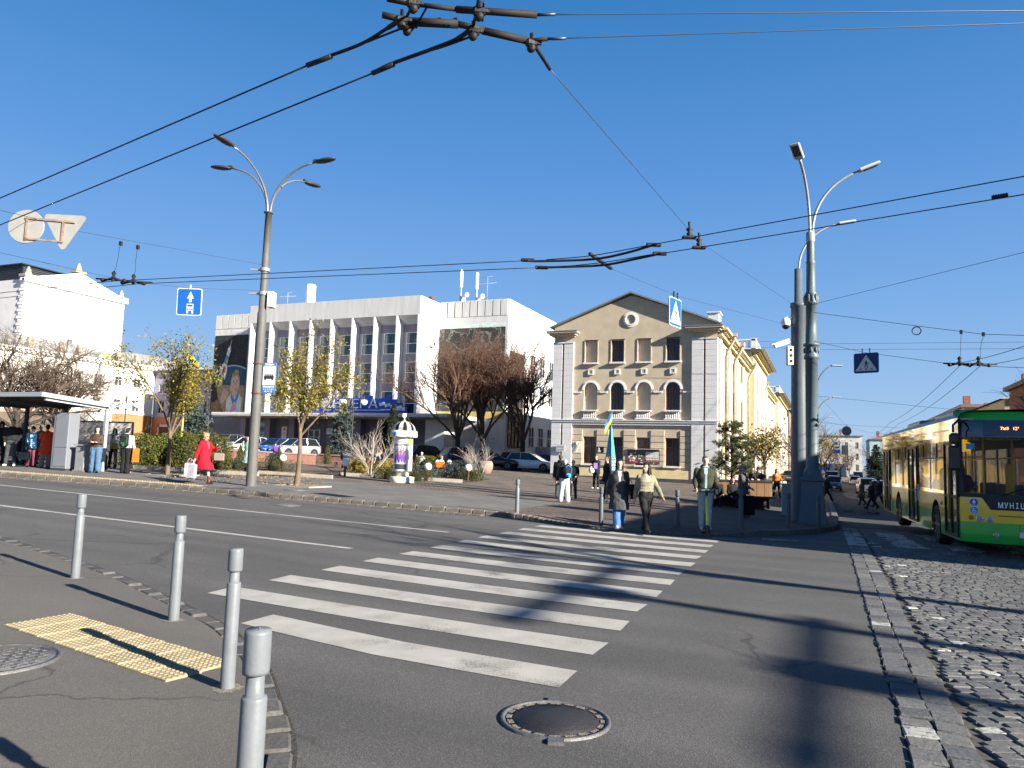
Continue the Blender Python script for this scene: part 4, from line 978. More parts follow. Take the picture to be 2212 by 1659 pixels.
a = MB(); a.span((-138, FA+1.5, 24.0), (FX-3, FB-3, 26.4)); a.build('roof_block', M('corrugated_m', (.07, .085, .095), .5, .2, 3, metal=.3), th, True)
a = MB()
for k in range(9): a.span((-138, FA+1.4, 24.1+.25*k), (FX-3, FA+1.5, 24.22+.25*k)); a.span((FX-3, FA+1.5, 24.1+.25*k), (FX-2.9, FB-3, 24.22+.25*k))
a.span((-138.5, FA+1, 26.4), (FX-2.6, FB-2.6, 26.55)); a.build('roof_ribs', M('corrugated_dark_m', (.02, .025, .03), .5), th, True)
for y, z in ((FA+.4, 24.2), ((FA+FB)/2, 26.5), (FB-.3, 24.1)):
 a = MB(); a.box((FX-.2, y, z+.15), (1.3, 1.7, .35)); a.lathe((FX-.2, y, z+.3), [(.55, 0), (.42, .3), (.34, .5), (.38, .65), (.18, .9), (.2, 1.05), (.04, 1.2)], 8); a.build('roof_statue', M('stone_m'), th, True)
for y in (61, 68): pass
a = MB(); a.box((-107, FA-.05, 18), (1.6, .12, 1.8)); a.build('tower_window', GGREY, th, True)
an = thing('annex_building', 'dim lilac annex between the theatre and the rocket mural', 'building', (-82, 78, 2.2))
ops = [(.8+2.9*k, 2.+2.9*k, z0, z1) for k in range(4) for z0, z1 in ((9.2, 10.6), (6.4, 8.2))]
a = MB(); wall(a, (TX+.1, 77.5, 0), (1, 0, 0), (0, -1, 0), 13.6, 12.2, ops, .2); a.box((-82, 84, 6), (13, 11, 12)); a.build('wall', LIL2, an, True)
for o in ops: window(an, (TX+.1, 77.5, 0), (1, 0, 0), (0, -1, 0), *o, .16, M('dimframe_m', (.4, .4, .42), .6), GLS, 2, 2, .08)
a = MB(); a.span((TX+.1, 77.42, 1), (-75, 77.49, 5.9)); a.build('orange_base', M('org_shaded_m', (.32, .14, .065), .9, .1, 1), an, True)  # same orange as the theatre base, colour darkened for the shade here
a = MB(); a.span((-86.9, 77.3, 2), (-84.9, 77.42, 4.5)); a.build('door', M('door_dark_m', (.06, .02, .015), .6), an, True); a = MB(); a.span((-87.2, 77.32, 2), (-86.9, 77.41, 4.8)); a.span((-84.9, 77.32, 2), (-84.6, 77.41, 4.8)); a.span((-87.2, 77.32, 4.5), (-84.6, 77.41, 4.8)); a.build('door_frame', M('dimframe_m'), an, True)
a = MB(); a.span((TX+.1, 77, 12.2), (-74.9, 90, 12.5)); a.build('roof', M('slate_m', (.06, .06, .07), .6), an, True)
a = MB(); a.lathe((-78.5, 79, 12.5), [(.5, 0), (.5, .7), (.7, .75), (.3, 1.2), (.1, 1.5)], 10); a.build('chimney', M('slate_m'), an, True)
# ------------------------------------------------------------------ buildings down the street and on its right side
def block(name, label, a0, a1, col, roofcol, rows, cols, face, group=None, gable=False, frame=None, zg=None):
 x0, y0 = a0; x1, y1, h = a1; z0 = -1.5
 o = thing(name, label, 'building', ((x0+x1)/2, (y0+y1)/2, z0), group=group)
 m = M(name+str(int(x0))+str(int(y0))+'_m', col, .9, .12, .6)
 fr = frame or ANT; base = 1.2
 faces = {'-Y': ((x0, y0, z0), (1, 0, 0), (0, -1, 0), x1-x0), '+X': ((x1, y0, z0), (0, 1, 0), (1, 0, 0), y1-y0), '-X': ((x0, y0, z0), (0, 1, 0), (-1, 0, 0), y1-y0), '+Y': ((x0, y1, z0), (1, 0, 0), (0, 1, 0), x1-x0)}
 b = MB(); wins = []
 for f, (O, U, Nn, w) in faces.items():
  ops = []
  if f in face:
   nc = max(1, int(w/cols)); H = (h-z0-1.2)
   for i in range(nc):
    for r in range(rows):
     u = w*(i+.5)/nc; z = 2.2+r*(H-1.5)/rows; ops.append((u-.55, u+.55, z, z+(H-1.5)/rows*.58))
  wall(b, O, U, Nn, w, h-z0, ops, .18)
  wins += [(O, U, Nn, *q) for q in ops]
 b.add([(x0, y0, h), (x1, y0, h), (x1, y1, h), (x0, y1, h)], [(0, 1, 2, 3)])
 b.build('wall', m, o, True)
 for q in wins[:95]: window(o, *q, .15, fr, GLS, 2, 2, .09)
 b = MB()
 if gable:
  xm = (x0+x1)/2; ym = (y0+y1)/2
  if x1-x0 > y1-y0: b.add([(x0-.4, y0-.4, h), (x1+.4, y0-.4, h), (x1+.4, y1+.4, h), (x0-.4, y1+.4, h), (x0+2, ym, h+2.4), (x1-2, ym, h+2.4)], [(0, 1, 5, 4), (2, 3, 4, 5), (1, 2, 5), (3, 0, 4)])
  else: b.add([(x0-.4, y0-.4, h), (x1+.4, y0-.4, h), (x1+.4, y1+.4, h), (x0-.4, y1+.4, h), (xm, y0+2, h+2.4), (xm, y1-2, h+2.4)], [(0, 1, 4), (1, 2, 5, 4), (2, 3, 5), (3, 0, 4, 5)])
 else: b.span((x0-.4, y0-.4, h), (x1+.4, y1+.4, h+.35))
 b.build('roof', M(name+str(int(x0))+str(int(y0))+'r_m', roofcol, .6, .2, 1), o, True)
 for k in range(3):
  b = MB(); cx, cy = x0+(x1-x0)*(.2+.3*k), y0+(y1-y0)*(.3+.2*k); b.box((cx, cy, h+1.6), (.8, .8, 2.6)); b.build('chimney', M('chim_m', (.25, .12, .09), .9, .2, 3), o, True)
 return o
block('town_house', 'brown brick town house past the yellow building on the left side of the street', (-16, 152), (-6.4, 178, 12.5), (.2, .14, .11), (.12, .1, .1), 3, 3., ('-Y', '+X'), gable=True)
block('town_house', 'low pale house next to the brown brick one down the street', (-16, 180), (-6, 215, 9), (.5, .46, .38), (.2, .2, .2), 2, 3.2, ('+X',), gable=True)
block('town_house', 'long white building closing the far end of the street on the left', (-22, 290), (12, 305, 13), (.62, .6, .56), (.3, .28, .27), 3, 3.4, ('-Y', '+X'))
block('town_house', 'pale green house with brown roof at the far end of the street', (13, 262), (27, 285, 11), (.4, .52, .52), (.2, .12, .1), 3, 3., ('-Y', '-X'), gable=True)
block('town_house', 'orange brick house beside the pale green house at the street end', (27.6, 250), (40, 275, 9.6), (.38, .16, .08), (.2, .1, .08), 2, 3., ('-Y', '-X'))
block('town_house', 'red brick house behind the bus roof at the right edge', (15, 66), (28, 77, 8.9), (.2, .085, .06), (.1, .06, .05), 2, 3., ('-X', '-Y'))
block('town_house', 'grey metal roofed house behind the bus roof', (15, 79), (30, 98, 8.4), (.42, .36, .28), (.3, .32, .35), 2, 3., ('-X',), gable=True)
block('town_house', 'beige house with rooftop aerials beyond the metal roofed one', (15, 100), (30, 160, 9.2), (.42, .35, .26), (.22, .16, .14), 2, 3.4, ('-X',))
block('town_house', 'row of houses along the right side of the street hidden by the bus', (15, 31), (28, 64, 7.2), (.5, .4, .28), (.2, .15, .13), 2, 3.2, ('-X',))
block('town_house', 'corner house on the right side of the street that shades the crossing', (13.5, 13.6), (26, 24.2, 7.5), (.45, .38, .3), (.2, .15, .13), 2, 3.2, ('-X',))
# ================================================================== street furniture
RT = Vector((_cy, _sy, 0)); TC = Vector((_sy, -_cy, 0))        # picture right / towards camera, on the ground plane
POLE = M('lamp_pole_m', (.09, .09, .086), .6, .15, 3., bump=.15, bscale=30); ARM = M('lamp_arm_m', (.2, .205, .215), .35, .1, 3, metal=.5)
HEADM = M('lamp_head_m', (.035, .036, .04), .5, .1, 5); LENS = M('lamp_lens_m', (.3, .3, .28), .3, 0)
GALV = M('galv_m', (.3, .305, .31), .4, .12, 4, metal=.4); CAST = M('cast_iron_m', (.085, .115, .125), .45, .15, 5., bump=.3, bscale=40); SLATE = M('slate_paint_m', (.09, .11, .128), .45, .12, 3., bump=.25, bscale=25)
def head_pod(par, p, dirv, L=.78, w=.3, arm=None):
 ang = math.atan2(dirv.y, dirv.x)
 a = MB(); a.T = Matrix.Translation(p) @ Matrix.Rotation(ang, 4, 'Z') @ Matrix.Rotation(-R(6), 4, 'Y'); a.ball((L/2, 0, 0), (L/2, w/2, .075), 14, 8); a.box((.05, 0, .05), (.16, .1, .09)); a.T = None
 h = a.build('lamp_head', HEADM, arm)
 return h
def lamp4():
 b = P(542, 25.2, .13, 1047); t = thing('street_lamp', 'tall grey street lamp with four curved arms at the end of the yellow tactile strip', 'street lamp', b); H = 9.55
 a = MB(); a.lathe((0, 0, 0), [(.175, -.1), (.165, 3.2), (.155, 5.6), (.153, 5.98), (.132, 6.0), (.12, 8.0), (.11, H), (.16, H), (.16, H+.04), (.02, H+.05)], 24, cap=False); a.build('pole', POLE, t)
 for r_, tc in ((-1.1, 2.35), (-2.3, -.45), (2.4, .7), (1.15, -2.1)):
  d = (RT*r_+TC*tc); L = d.length; d.normalize()
  a = MB(); pts = [Vector((0, 0, H-.1))+d*.05]
  for k in range(11):
   u = k/10; an = u*math.pi/2*.93
   pts.append(Vector((0, 0, H))+d*(.06+(L-.65)*(1-math.cos(an)))+Vector((0, 0, 1.72*math.sin(an))))
  a.tube(pts, [.045]*6+[.036]*6, 8); ar = a.build('lamp_arm', ARM, t)
  head_pod(t, pts[-1], d, .85, .34, ar)
 for z in (5.6+2.1, 6.9): pass
 def clamp(z): a = MB(); a.lathe((0, 0, z), [(.165, 0), (.17, .02), (.17, .1), (.165, .12)], 18, cap=False); dv = -RT; a.bar(dv*.16+Vector((0, 0, z+.06)), dv*.5+Vector((0, 0, z+.06)), .06); a.build('wire_clamp', GALV, t)
 clamp(7.45); clamp(6.6)
 a = MB(); q = RT*.3+Vector((0, 0, 6.45)); a.box(q, (.22, .34, .55), YAW, bev=.015); a.bar((0, 0, 6.55), q, .06); a.build('control_box', M('cream_box_m', (.6, .56, .42), .6, .06), t)
 # trolleybus stop plate
 s_ = thing('stop_sign', 'blue trolleybus stop plate strapped to the left street lamp', 'stop sign', b+Vector((0, 0, 3.2))); F = Matrix.Translation(RT*.42+TC*.1+Vector((0, 0, .5))) @ facing(TC+RT*-.15)
 a = MB(); a.T = F; a.box((0, 0, 0), (.5, 1.08, .03), bev=.01); a.T = None; a.build('plate', M('stop_blue_m', (.035, .125, .29), .4, .06), s_)
 a = MB(); a.T = F; a.box((0, .07, .017), (.44, .62, .006)); a.T = None; a.build('white_field', ANT, s_)
 a = MB(); a.T = F; a.box((0, .02, .022), (.36, .1, .004)); a.box((-.13, -.035, .022), (.07, .06, .006)); a.box((.13, -.035, .022), (.07, .06, .006))
 for k in range(5): a.box((-.14+.07*k, .1, .022), (.05, .07, .004))
 a.bar((-.05, .15, .022), (.1, .26, .022), .012, .004); a.T = None; a.build('trolleybus_symbol', M('ink_m'), s_)
 a = MB(); a.text('Майдан', F @ Matrix.Translation((0, .475, .017)), .085, .003); a.text('Небесної Сотні', F @ Matrix.Translation((0, .405, .017)), .058, .003); a.text('Маршрути', F @ Matrix.Translation((0, -.3, .017)), .08, .003); a.text('1, 2, 3, 5, 8, 9', F @ Matrix.Translation((0, -.39, .017)), .07, .003); a.text('10, 11, 12', F @ Matrix.Translation((0, -.465, .017)), .07, .003); a.build('lettering', M('signwhite_m'), s_)
 for z in (-.05, .98): a = MB(); a.lathe((0, 0, z), [(.2, 0), (.2, .05)], 18, cap=False); a.build('strap', M('rust_m'), s_)
 return t
lamp4()
def ornate():
 b = P(1756, 22.3, .12, 1128); t = thing('street_lamp', 'ornate cast iron street lamp on a wide tapered pedestal with two curved arms', 'street lamp', b, YAW*-.1)
 a = MB(); q = math.sqrt(2)
 a.lathe((0, 0, 0), [(.42*q, -.1), (.4*q, .05), (.33*q, .55), (.295*q, 1.28)], 4, smooth=False); a.lathe((0, 0, 1.28), [(.32*q, 0), (.36*q, .03), (.36*q, .08), (.3*q, .12)], 4, smooth=False); a.lathe((0, 0, 1.4), [(.29*q, 0), (.22*q, .16), (.27, .2)], 4, smooth=False)
 a.build('pedestal', SLATE, t)
 a = MB(); a.lathe((0, 0, 1.5), [(.27, 0), (.24, .1), (.185, .2), (.18, 3.5), (.225, 3.52), (.225, 3.6), (.19, 3.66), (.18, 3.9), (.24, 3.92), (.24, 3.98), (.17, 4.02), (.155, 5.2), (.22, 5.22), (.2, 5.3), (.155, 5.5), (.19, 5.55), (.14, 5.62), (.13, 6.5), (.15, 6.55), (.12, 6.6), (.12, 7.25)], 24)
 for z in (5.25,):
  for k in range(10): an = 2*math.pi*k/10; a.ball((.18*math.cos(an), .18*math.sin(an), 1.5+z+.12), (.05, .05, .16), 6, 5)
 for k in range(8): an = 2*math.pi*k/8; a.ball((.19*math.cos(an), .19*math.sin(an), 1.5+3.78), (.05, .05, .1), 6, 5)
 a.build('pole', CAST, t)
 a = MB(); a.lathe((0, 0, 8.7), [(.13, 0), (.135, .04), (.13, .3), (.1, .32)], 16); a.build('sleeve', GALV, t)
 for r_, tc, up_ in ((-.85, 1.3, 1.95), (1.75, .2, 1.95)):
  d = RT*r_+TC*tc; L = d.length; d.normalize(); pts = [Vector((0, 0, 8.6))+d*.04]
  for k in range(11):
   an = k/10*math.pi/2*.8; pts.append(Vector((0, 0, 9.))+d*(.06+(L-.35)*(1-math.cos(an))/.69)+Vector((0, 0, up_*math.sin(an)/.95)))
  a = MB(); a.tube(pts, .045, 8); ar = a.build('lamp_arm', GALV, t)
  ang = math.atan2(d.y, d.x); T = Matrix.Translation(pts[-1]) @ Matrix.Rotation(ang, 4, 'Z') @ Matrix.Rotation(-R(22), 4, 'Y')
  a = MB(); a.T = T; a.box((.3, 0, .02), (.66, .3, .09), bev=.03); hd = a.build('lamp_head', M('head_grey_m', (.4, .41, .42), .4, .05), ar)
  a = MB(); a.T = T; a.box((.36, 0, -.03), (.42, .22, .02)); a.build('lens', M('led_m', (.06, .06, .065), .3, 0), hd)
 for k, sx in enumerate((-1, 1)): pass
 return t
ornate()
def grey_pole():
 b = P(1728, 23.6, .12, 1120); t = thing('street_lamp', 'slate grey tube lamp pole carrying cameras just behind the ornate lamp', 'street lamp', b)
 a = MB(); a.lathe((0, 0, 0), [(.27, -.1), (.265, 1.2), (.24, 4.5), (.235, 6.9), (.26, 6.92), (.26, 7.05), (.13, 7.07), (.12, 8.2), (.02, 8.22)], 20, cap=False); a.build('pole', SLATE, t)
 d = RT*1.6+TC*.1; L = d.length; d.normalize(); pts = [Vector((0, 0, 8.1))]
 for k in range(11): an = k/10*math.pi/2*.9; pts.append(Vector((0, 0, 8.2))+d*(.02+(L-.3)*(1-math.cos(an))/.84)+Vector((0, 0, 1.55*math.sin(an))))
 a = MB(); a.tube(pts, .035, 7); ar = a.build('lamp_arm', GALV, t)
 a = MB(); a.T = Matrix.Translation(pts[-1]) @ Matrix.Rotation(math.atan2(d.y, d.x), 4, 'Z') @ Matrix.Rotation(-R(10), 4, 'Y'); a.box((.25, 0, .02), (.58, .22, .08), bev=.03); a.T = None; a.build('lamp_head', M('head_grey_m'), ar)
 o = thing('security_camera', 'white dome security camera hanging from the slate pole', 'camera', b+Vector((0, 0, 6.3))-RT*.42); a = MB(); a.lathe((0, 0, 0), [(.13, 0), (.15, .1), (.12, .22), (.03, .26)], 14); a.bar((0, 0, .26), RT*.3+Vector((0, 0, .3)), .04); a.build('housing', ANT, o); a = MB(); a.ball((0, 0, -.01), .12, 12, 8); a.build('dome', GLS, o)
 a = None
 o = thing('security_camera', 'white bullet security camera below the dome camera', 'camera', b+Vector((0, 0, 5.75))-RT*.35); a = MB(); a.T = Matrix.Translation(-RT*.2+Vector((0, 0, -.06))) @ Matrix.Rotation(YAW, 4, 'Z') @ Matrix.Rotation(-R(20), 4, 'Y'); a.box((0, 0, 0), (.55, .14, .13), bev=.02); a.box((-.05, 0, .08), (.6, .18, .02)); a.T = None; a.bar((0, 0, 0), RT*.2, .05); a.build('housing', ANT, o)
 o = thing('junction_box', 'pale junction box with three round ports on the slate pole', 'junction box', b+Vector((0, 0, 5.3))-RT*.3+TC*.05); a = MB(); a.box((0, 0, 0), (.22, .16, .62), YAW, bev=.01); a.build('case', M('cream_box_m'), o);
 for k in range(3): a = MB(); a.T = facing(TC); a.lathe((0, -.18+.18*k, .085), [(.05, 0), (.04, .01)], 10); a.build('port', DARKG, o)
 b2 = P(1737, 24.8, .12, 1115); t2 = thing('concrete_pole', 'pale concrete pole between the ornate lamp and the slate pole', 'pole', b2); a = MB(); a.lathe((0, 0, 0), [(.2, -.1), (.15, 7.35), (.13, 7.4), (.02, 7.41)], 18, cap=False); a.build('shaft', M('pale_conc_m', (.42, .4, .37), .85, .2, 4), t2)
 a = MB()
 for z in (5.2, 7.0): a.lathe((0, 0, z), [(.18, 0), (.18, .08)], 14, cap=False)
 a.build('band', M('ink_m'), t2)
grey_pole()
o = thing('utility_cabinet', 'grey utility cabinet behind the pedestal of the ornate lamp', 'cabinet', P(1708, 27, .12, 1092)); a = MB(); a.box((0, 0, .55), (.6, .45, 1.1), bev=.015); a.box((0, 0, 1.12), (.66, .5, .05)); a.build('case', M('cab_m', (.3, .32, .33), .6, .1), o); a = MB(); a.box((0, -.23, .6), (.5, .02, .9)); a.build('door', M('cab2_m', (.26, .28, .29), .6, .1), o)
# far street lamps along the street
def far_lamp(label, px, d, h, reach):
 b = P(px, d, .1); t = thing('street_lamp', label, 'street lamp', b, group='street lamps down the street'); a = MB(); a.lathe((0, 0, 0), [(.16, 0), (.1, h*.75), (.08, h*.75)], 10); a.build('pole', ARM, t)
 pts = [Vector((0, 0, h*.73))]+[Vector((0, 0, h*.75))+RT*(reach*(1-math.cos(k/8*1.35)))+Vector((0, 0, h*.25*math.sin(k/8*1.35))) for k in range(9)]
 a = MB(); a.tube(pts, .05, 6); ar = a.build('lamp_arm', ARM, t); a = MB(); a.T = Matrix.Translation(pts[-1]) @ Matrix.Rotation(YAW, 4, 'Z'); a.box((.25, 0, 0), (.7, .25, .09), bev=.03); a.T = None; a.build('lamp_head', GALV, ar)
far_lamp('curved arm street lamp, nearest behind the ornate lamp', 1762, 45, 8.4, 1.4); far_lamp('curved arm street lamp standing next along the street', 1763, 62, 8.2, 1.9)
far_lamp('curved arm street lamp, smallest down the street', 1767, 85, 8.2, 1.6)
# off-frame lamps and their shadows on the crossing
def side_lamp(label, x, y, h):
 t = thing('street_lamp', label, 'street lamp', (x, y, G(x, y)), group='lamps across the street'); a = MB(); a.lathe((0, 0, 0), [(.2, 0), (.13, h), (.1, h)], 12); a.lathe((0, 0, h*.55), [(.25, 0), (.3, .1), (.2, .5)], 10); a.build('pole', POLE, t)
 for s_ in (-1, 1):
  pts = [Vector((0, 0, h-.05)), Vector((0, s_*.9, h-.05)), Vector((0, s_*1.7, h-.05))]; a = MB(); a.tube(pts, .09, 6); ar = a.build('lamp_arm', ARM, t)
  a = MB(); a.ball(pts[-1]+Vector((0, s_*.3, 0)), (.17, .5, .1), 10, 6); a.build('lamp_head', HEADM, ar)
 a = MB(); a.box((0, 0, h-.15), (.35, .7, .5), bev=.08); a.build('shadow_bulk', POLE, t)  # bulk added to widen the unseen lamp's shadow on the road
side_lamp('street lamp with two arms across the cobbled street', 21.3, 1.75, 9.2); side_lamp('second street lamp with two arms across the cobbled street', 19.2, 4.25, 9.6)
# ------------------------------------------------------------------ hanging signs
SB = M('sign_face_blue_m', (.008, .085, .33), .4, .08, 4.); SW = M('sign_face_white_m', (.55, .55, .55), .4, .03); SBK = M('sign_back_m', (.26, .26, .245), .55, .12, 4., metal=.1); INK = M('ink_m')
SBD = M('sign_blue_shaded_m', (.006, .03, .13), .4, .08, 4.)  # sign blue darkened to stand in for shade on the face
def rrect(w, h, r, n=5):
 out = []
 for cx, cy, a0 in ((w/2-r, h/2-r, 0), (-w/2+r, h/2-r, 90), (-w/2+r, -h/2+r, 180), (w/2-r, -h/2+r, 270)):
  for k in range(n+1): t = R(a0+90*k/n); out.append((cx+r*math.cos(t), cy+r*math.sin(t), 0))
 return out
def walker(a, z, s=1.):
 a.ball((.0*s, .16*s, z), (.035*s, .035*s, .004), 10, 4)
 for p in ([(-.03, .12), (.04, .12), (.05, .0), (-.03, .0)], [(-.03, .02), (.02, .02), (-.06, -.2), (-.1, -.2)], [(.0, .02), (.05, .01), (.1, -.2), (.06, -.2)], [(-.03, .12), (-.01, .1), (-.1, .02), (-.12, .03)], [(.04, .12), (.03, .09), (.1, .0), (.12, .02)]):
  a.prism([(x*s, y*s, z-.001) for x, y in p], (0, 0, .003))
def hang(name, label, c, n, build):
 o = thing(name, label, 'road sign', c); build(o, facing(n)); return o
def bl(o, F):
 a = MB(); a.T = F; a.prism(rrect(.74, .82, .06), (0, 0, -.02)); a.T = None; a.build('border', SW, o)
 a = MB(); a.T = F; a.prism([(x, y, .001) for x, y, _ in rrect(.69, .77, .05)], (0, 0, .004)); a.T = None; a.build('panel', SB, o)
 a = MB(); a.T = F @ Matrix.Translation((0.03, 0, .006)); a.prism([(-.1, .1, 0), (.1, .1, 0), (0, .32, 0)], (0, 0, .003)); a.box((0, .06, .002), (.08, .14, .003)); a.prism(rrect(.22, .22, .03)[:], (0, 0, -.0)) if 0 else None
 a.box((0, -.16, .002), (.2, .2, .003)); a.box((-.075, -.3, .002), (.05, .1, .003)); a.box((.075, -.3, .002), (.05, .1, .003)); a.box((0, -.235, .002), (.21, .07, .003)); a.T = None; a.build('bus_symbol', SW, o)
 a = MB(); a.T = F @ Matrix.Translation((0.03, 0, .012)); a.box((0, -.115, 0), (.16, .06, .003)); a.box((-.07, -.22, 0), (.03, .03, .003)); a.box((.07, -.22, 0), (.03, .03, .003)); a.T = None; a.build('symbol_detail', SB, o)
 a = MB(); a.bar((0, 0, .4), (0, 0, .52), .04); a.build('hanger', SW, o)
hang('road_sign', 'blue bus lane sign with arrow and bus hanging from a wire', D3(409, 652, 22.3), (.42, -.9, -.05), bl)
def ped(w, h, dim=False):  # dim: shade is put into the border and panel colour
 def f(o, F):
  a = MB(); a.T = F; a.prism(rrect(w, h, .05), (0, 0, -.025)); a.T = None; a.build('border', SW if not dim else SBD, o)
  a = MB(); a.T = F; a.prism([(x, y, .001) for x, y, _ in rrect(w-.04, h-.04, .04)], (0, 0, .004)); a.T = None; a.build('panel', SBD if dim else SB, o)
  a = MB(); a.T = F @ Matrix.Translation((0, -.02, .006)); a.prism([(-.44*w, -.36*h, 0), (.44*w, -.36*h, 0), (0, .44*h, 0)], (0, 0, .003)); a.T = None; a.build('triangle', SW, o)
  a = MB(); a.T = F @ Matrix.Translation((0, -.06*h, .011)); walker(a, 0, h*.95)
  for k in (-1, 0, 1): a.box((k*.22*w, -.25*h, 0), (.07*w, .06*h, .003))
  a.T = None; a.build('walker_symbol', INK, o)
  a = MB()
  for s_ in (-.15, .15): a.bar(F @ Vector((s_*w, h/2, 0)), F @ Vector((s_*w, h/2+.14, 0)), .03)
  a.build('hanger', INK, o)
 return f
hang('road_sign', 'tall blue pedestrian crossing sign hanging in front of the tan gable', D3(1459, 675, 16.8), (.97, -.25, 0), ped(.62, .66))
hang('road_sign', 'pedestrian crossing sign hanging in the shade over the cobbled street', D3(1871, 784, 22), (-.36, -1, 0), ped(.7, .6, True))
c = D3(100, 497, 16.2); nb = Vector((.45, -.85, -.0)).normalized(); F = facing(nb); dx = F @ Vector((1, 0, 0))
o = thing('road_sign', 'weathered pale back of a round road sign hanging from a wire', 'road sign', c-dx*.42); a = MB(); a.T = facing(nb); a.lathe((0, .05, 0), [(.38, 0), (.37, .015)], 32); a.T = None; a.build('panel', SBK, o)
o2 = thing('road_sign', 'weathered pale back of a triangular road sign hanging next to the round one', 'road sign', c+dx*.38); tri = []
for cx, cy, a0 in ((-.37, .3, 90), (0, -.36, 210), (.37, .3, 330)):
 for k in range(5): t = R(a0+120*k/4); tri.append((cx+.06*math.cos(t), cy+.06*math.sin(t), 0))
a = MB(); a.T = facing(nb); a.prism(tri, (0, 0, .015)); a.T = None; a.build('panel', SBK, o2)
RUST = M('rust_frame_m', (.22, .16, .12), .8, .4, 8)
a = MB(); a.T = facing(nb)
a.bar((-.02, .24, .03), (.92+.1, .2, .03), .045, .03); a.bar((0, -.22, .03), (.75, -.25, .03), .04, .03); a.bar((.02, .24, .03), (.02, -.25, .03), .04, .03); a.bar((.78, .2, .032), (.78, -.27, .032), .045, .03)
a.T = None; a.build('rusty_frame', RUST, o)
o = thing('road_sign', 'small dark disc sign hanging from a wire far down the street', 'road sign', D3(1829, 931, 50)); a = MB(); a.T = facing((-.3, -1, 0)); a.lathe((0, 0, 0), [(.33, 0), (.32, .03)], 24); a.T = None; a.bar((0, 0, .3), (0, 0, .45), .03); a.build('panel', M('dark_back_m', (.12, .13, .15), .6), o)
for lab, px, py, lit in (('hanging stop sign with white centre far down the street', 1808, 969, 1), ('plain grey back of a hanging sign far down the street', 1825, 972, 0)):
 o = thing('road_sign', lab, 'road sign', D3(px, py, 62)); a = MB(); a.T = facing((-.2, -1, 0)); a.box((0, 0, 0), (.52, .8, .03)); a.T = None; a.bar((-.2, 0, .4), (-.2, 0, .6), .03); a.bar((.2, 0, .4), (.2, 0, .6), .03); a.build('panel', SB if lit else M('dim_panel_m', (.14, .17, .2), .5), o)
 if lit: a = MB(); a.T = facing((-.2, -1, 0)); a.box((0, .12, .02), (.42, .42, .01)); a.T = None; a.build('white_field', SW, o); a = MB(); a.T = facing((-.2, -1, 0)); a.box((0, .1, .03), (.34, .1, .01)); a.T = None; a.build('bus_symbol', INK, o)
for lab, px, py, d in (('small blue pedestrian sign on a post far down the street', 1778, 1018, 66), ('tiny pedestrian sign farthest down the street', 1744, 1028, 80)):
 q = D3(px, py, d); o = thing('road_sign', lab, 'road sign', (q.x, q.y, G(q.x, q.y))); a = MB(); a.tube([(0, 0, 0), (0, 0, q.z-G(q.x, q.y)+.4)], .04, 6); a.build('post', GALV, o); a = MB(); a.box((0, -.06, q.z-G(q.x, q.y)), (.55, .03, .55)); a.build('panel', SB, o); a = MB(); zc = q.z-G(q.x, q.y); a.prism([(-.2, -.08, zc-.2), (.2, -.08, zc-.2), (0, -.08, zc+.2)], (0, -.01, 0)); a.build('triangle', SW, o)
# ------------------------------------------------------------------ overhead wires and switch gear
WIRE = M('wire_m', (.012, .013, .02), .5, 0); WTH = M('wire_thin_m', (.05, .055, .07), .5, 0); STEELW = M('steel_wire_m', (.06, .065, .08), .4, 0, metal=.3)
def wire(label, pts, r_, mat=None, sag=.0, name='overhead_wire'):
 out = []
 for p, q in zip(pts, pts[1:]):
  for k in range(12): t = k/12; v = Vector(p).lerp(q, t); v.z -= sag*4*t*(1-t); out.append(v)
 out.append(Vector(pts[-1])); a = MB(); a.tube(out, r_*.82, 5); o = a.build(name, mat or WIRE); return tag(o, label, 'wire', 'overhead wires')
Zt = 6.0
A1 = [HZ(0, 428, Zt), HZ(665, 141, Zt), HZ(862, 55, Zt)]; A2 = [HZ(0, 486, Zt), HZ(808, 157, Zt), HZ(1012, 68, Zt)]
ext = lambda p, q, k: Vector(p)+(Vector(p)-Vector(q))*k
wire('upper trolley wire of the near pair running down to the left edge', [ext(A1[0], A1[1], 1.2)]+A1[:2], .013)
wire('lower trolley wire of the near pair running down to the left edge', [ext(A2[0], A2[1], 1.2)]+A2[:2], .013)
B1 = [HZ(0, 633, Zt), HZ(247, 607, Zt), HZ(1140, 563, Zt)]; B2 = [HZ(0, 644, Zt), HZ(300, 613, Zt), HZ(1165, 578, Zt)]
wire('upper trolley wire of the far pair crossing in front of the modernist block', [ext(B1[0], B1[1], .8)]+B1, .012); wire('lower trolley wire of the far pair crossing in front of the modernist block', [ext(B2[0], B2[1], .8)]+B2, .012)
B3 = [HZ(1412, 528, Zt), HZ(2212, 381, Zt)]; B4 = [HZ(1428, 548, Zt), HZ(2212, 420, Zt)]
wire('upper trolley wire rising to the right edge past the ornate lamp', [B3[0], B3[1], ext(B3[1], B3[0], .5)], .012); wire('lower trolley wire rising to the right edge past the ornate lamp', [B4[0], B4[1], ext(B4[1], B4[0], .5)], .012)
GEAR = M('gear_m', (.01, .009, .009), .6, .3, 12., bump=.4, bscale=40); GEARR = M('gear_rust_m', (.013, .009, .008), .75, .4, 10)
def gear(name, label, parts, cat='overhead gear'):
 o = thing(name, label, cat, parts[0][1][0]);
 for nm, pts, r, mat in parts:
  a = MB(); a.tube(arc(pts, 5) if len(pts) > 2 else pts, r, 6); a.build(nm, mat, o, True)
 return o
def over(px, py, dz=0): return HZ(px, py, Zt+dz)
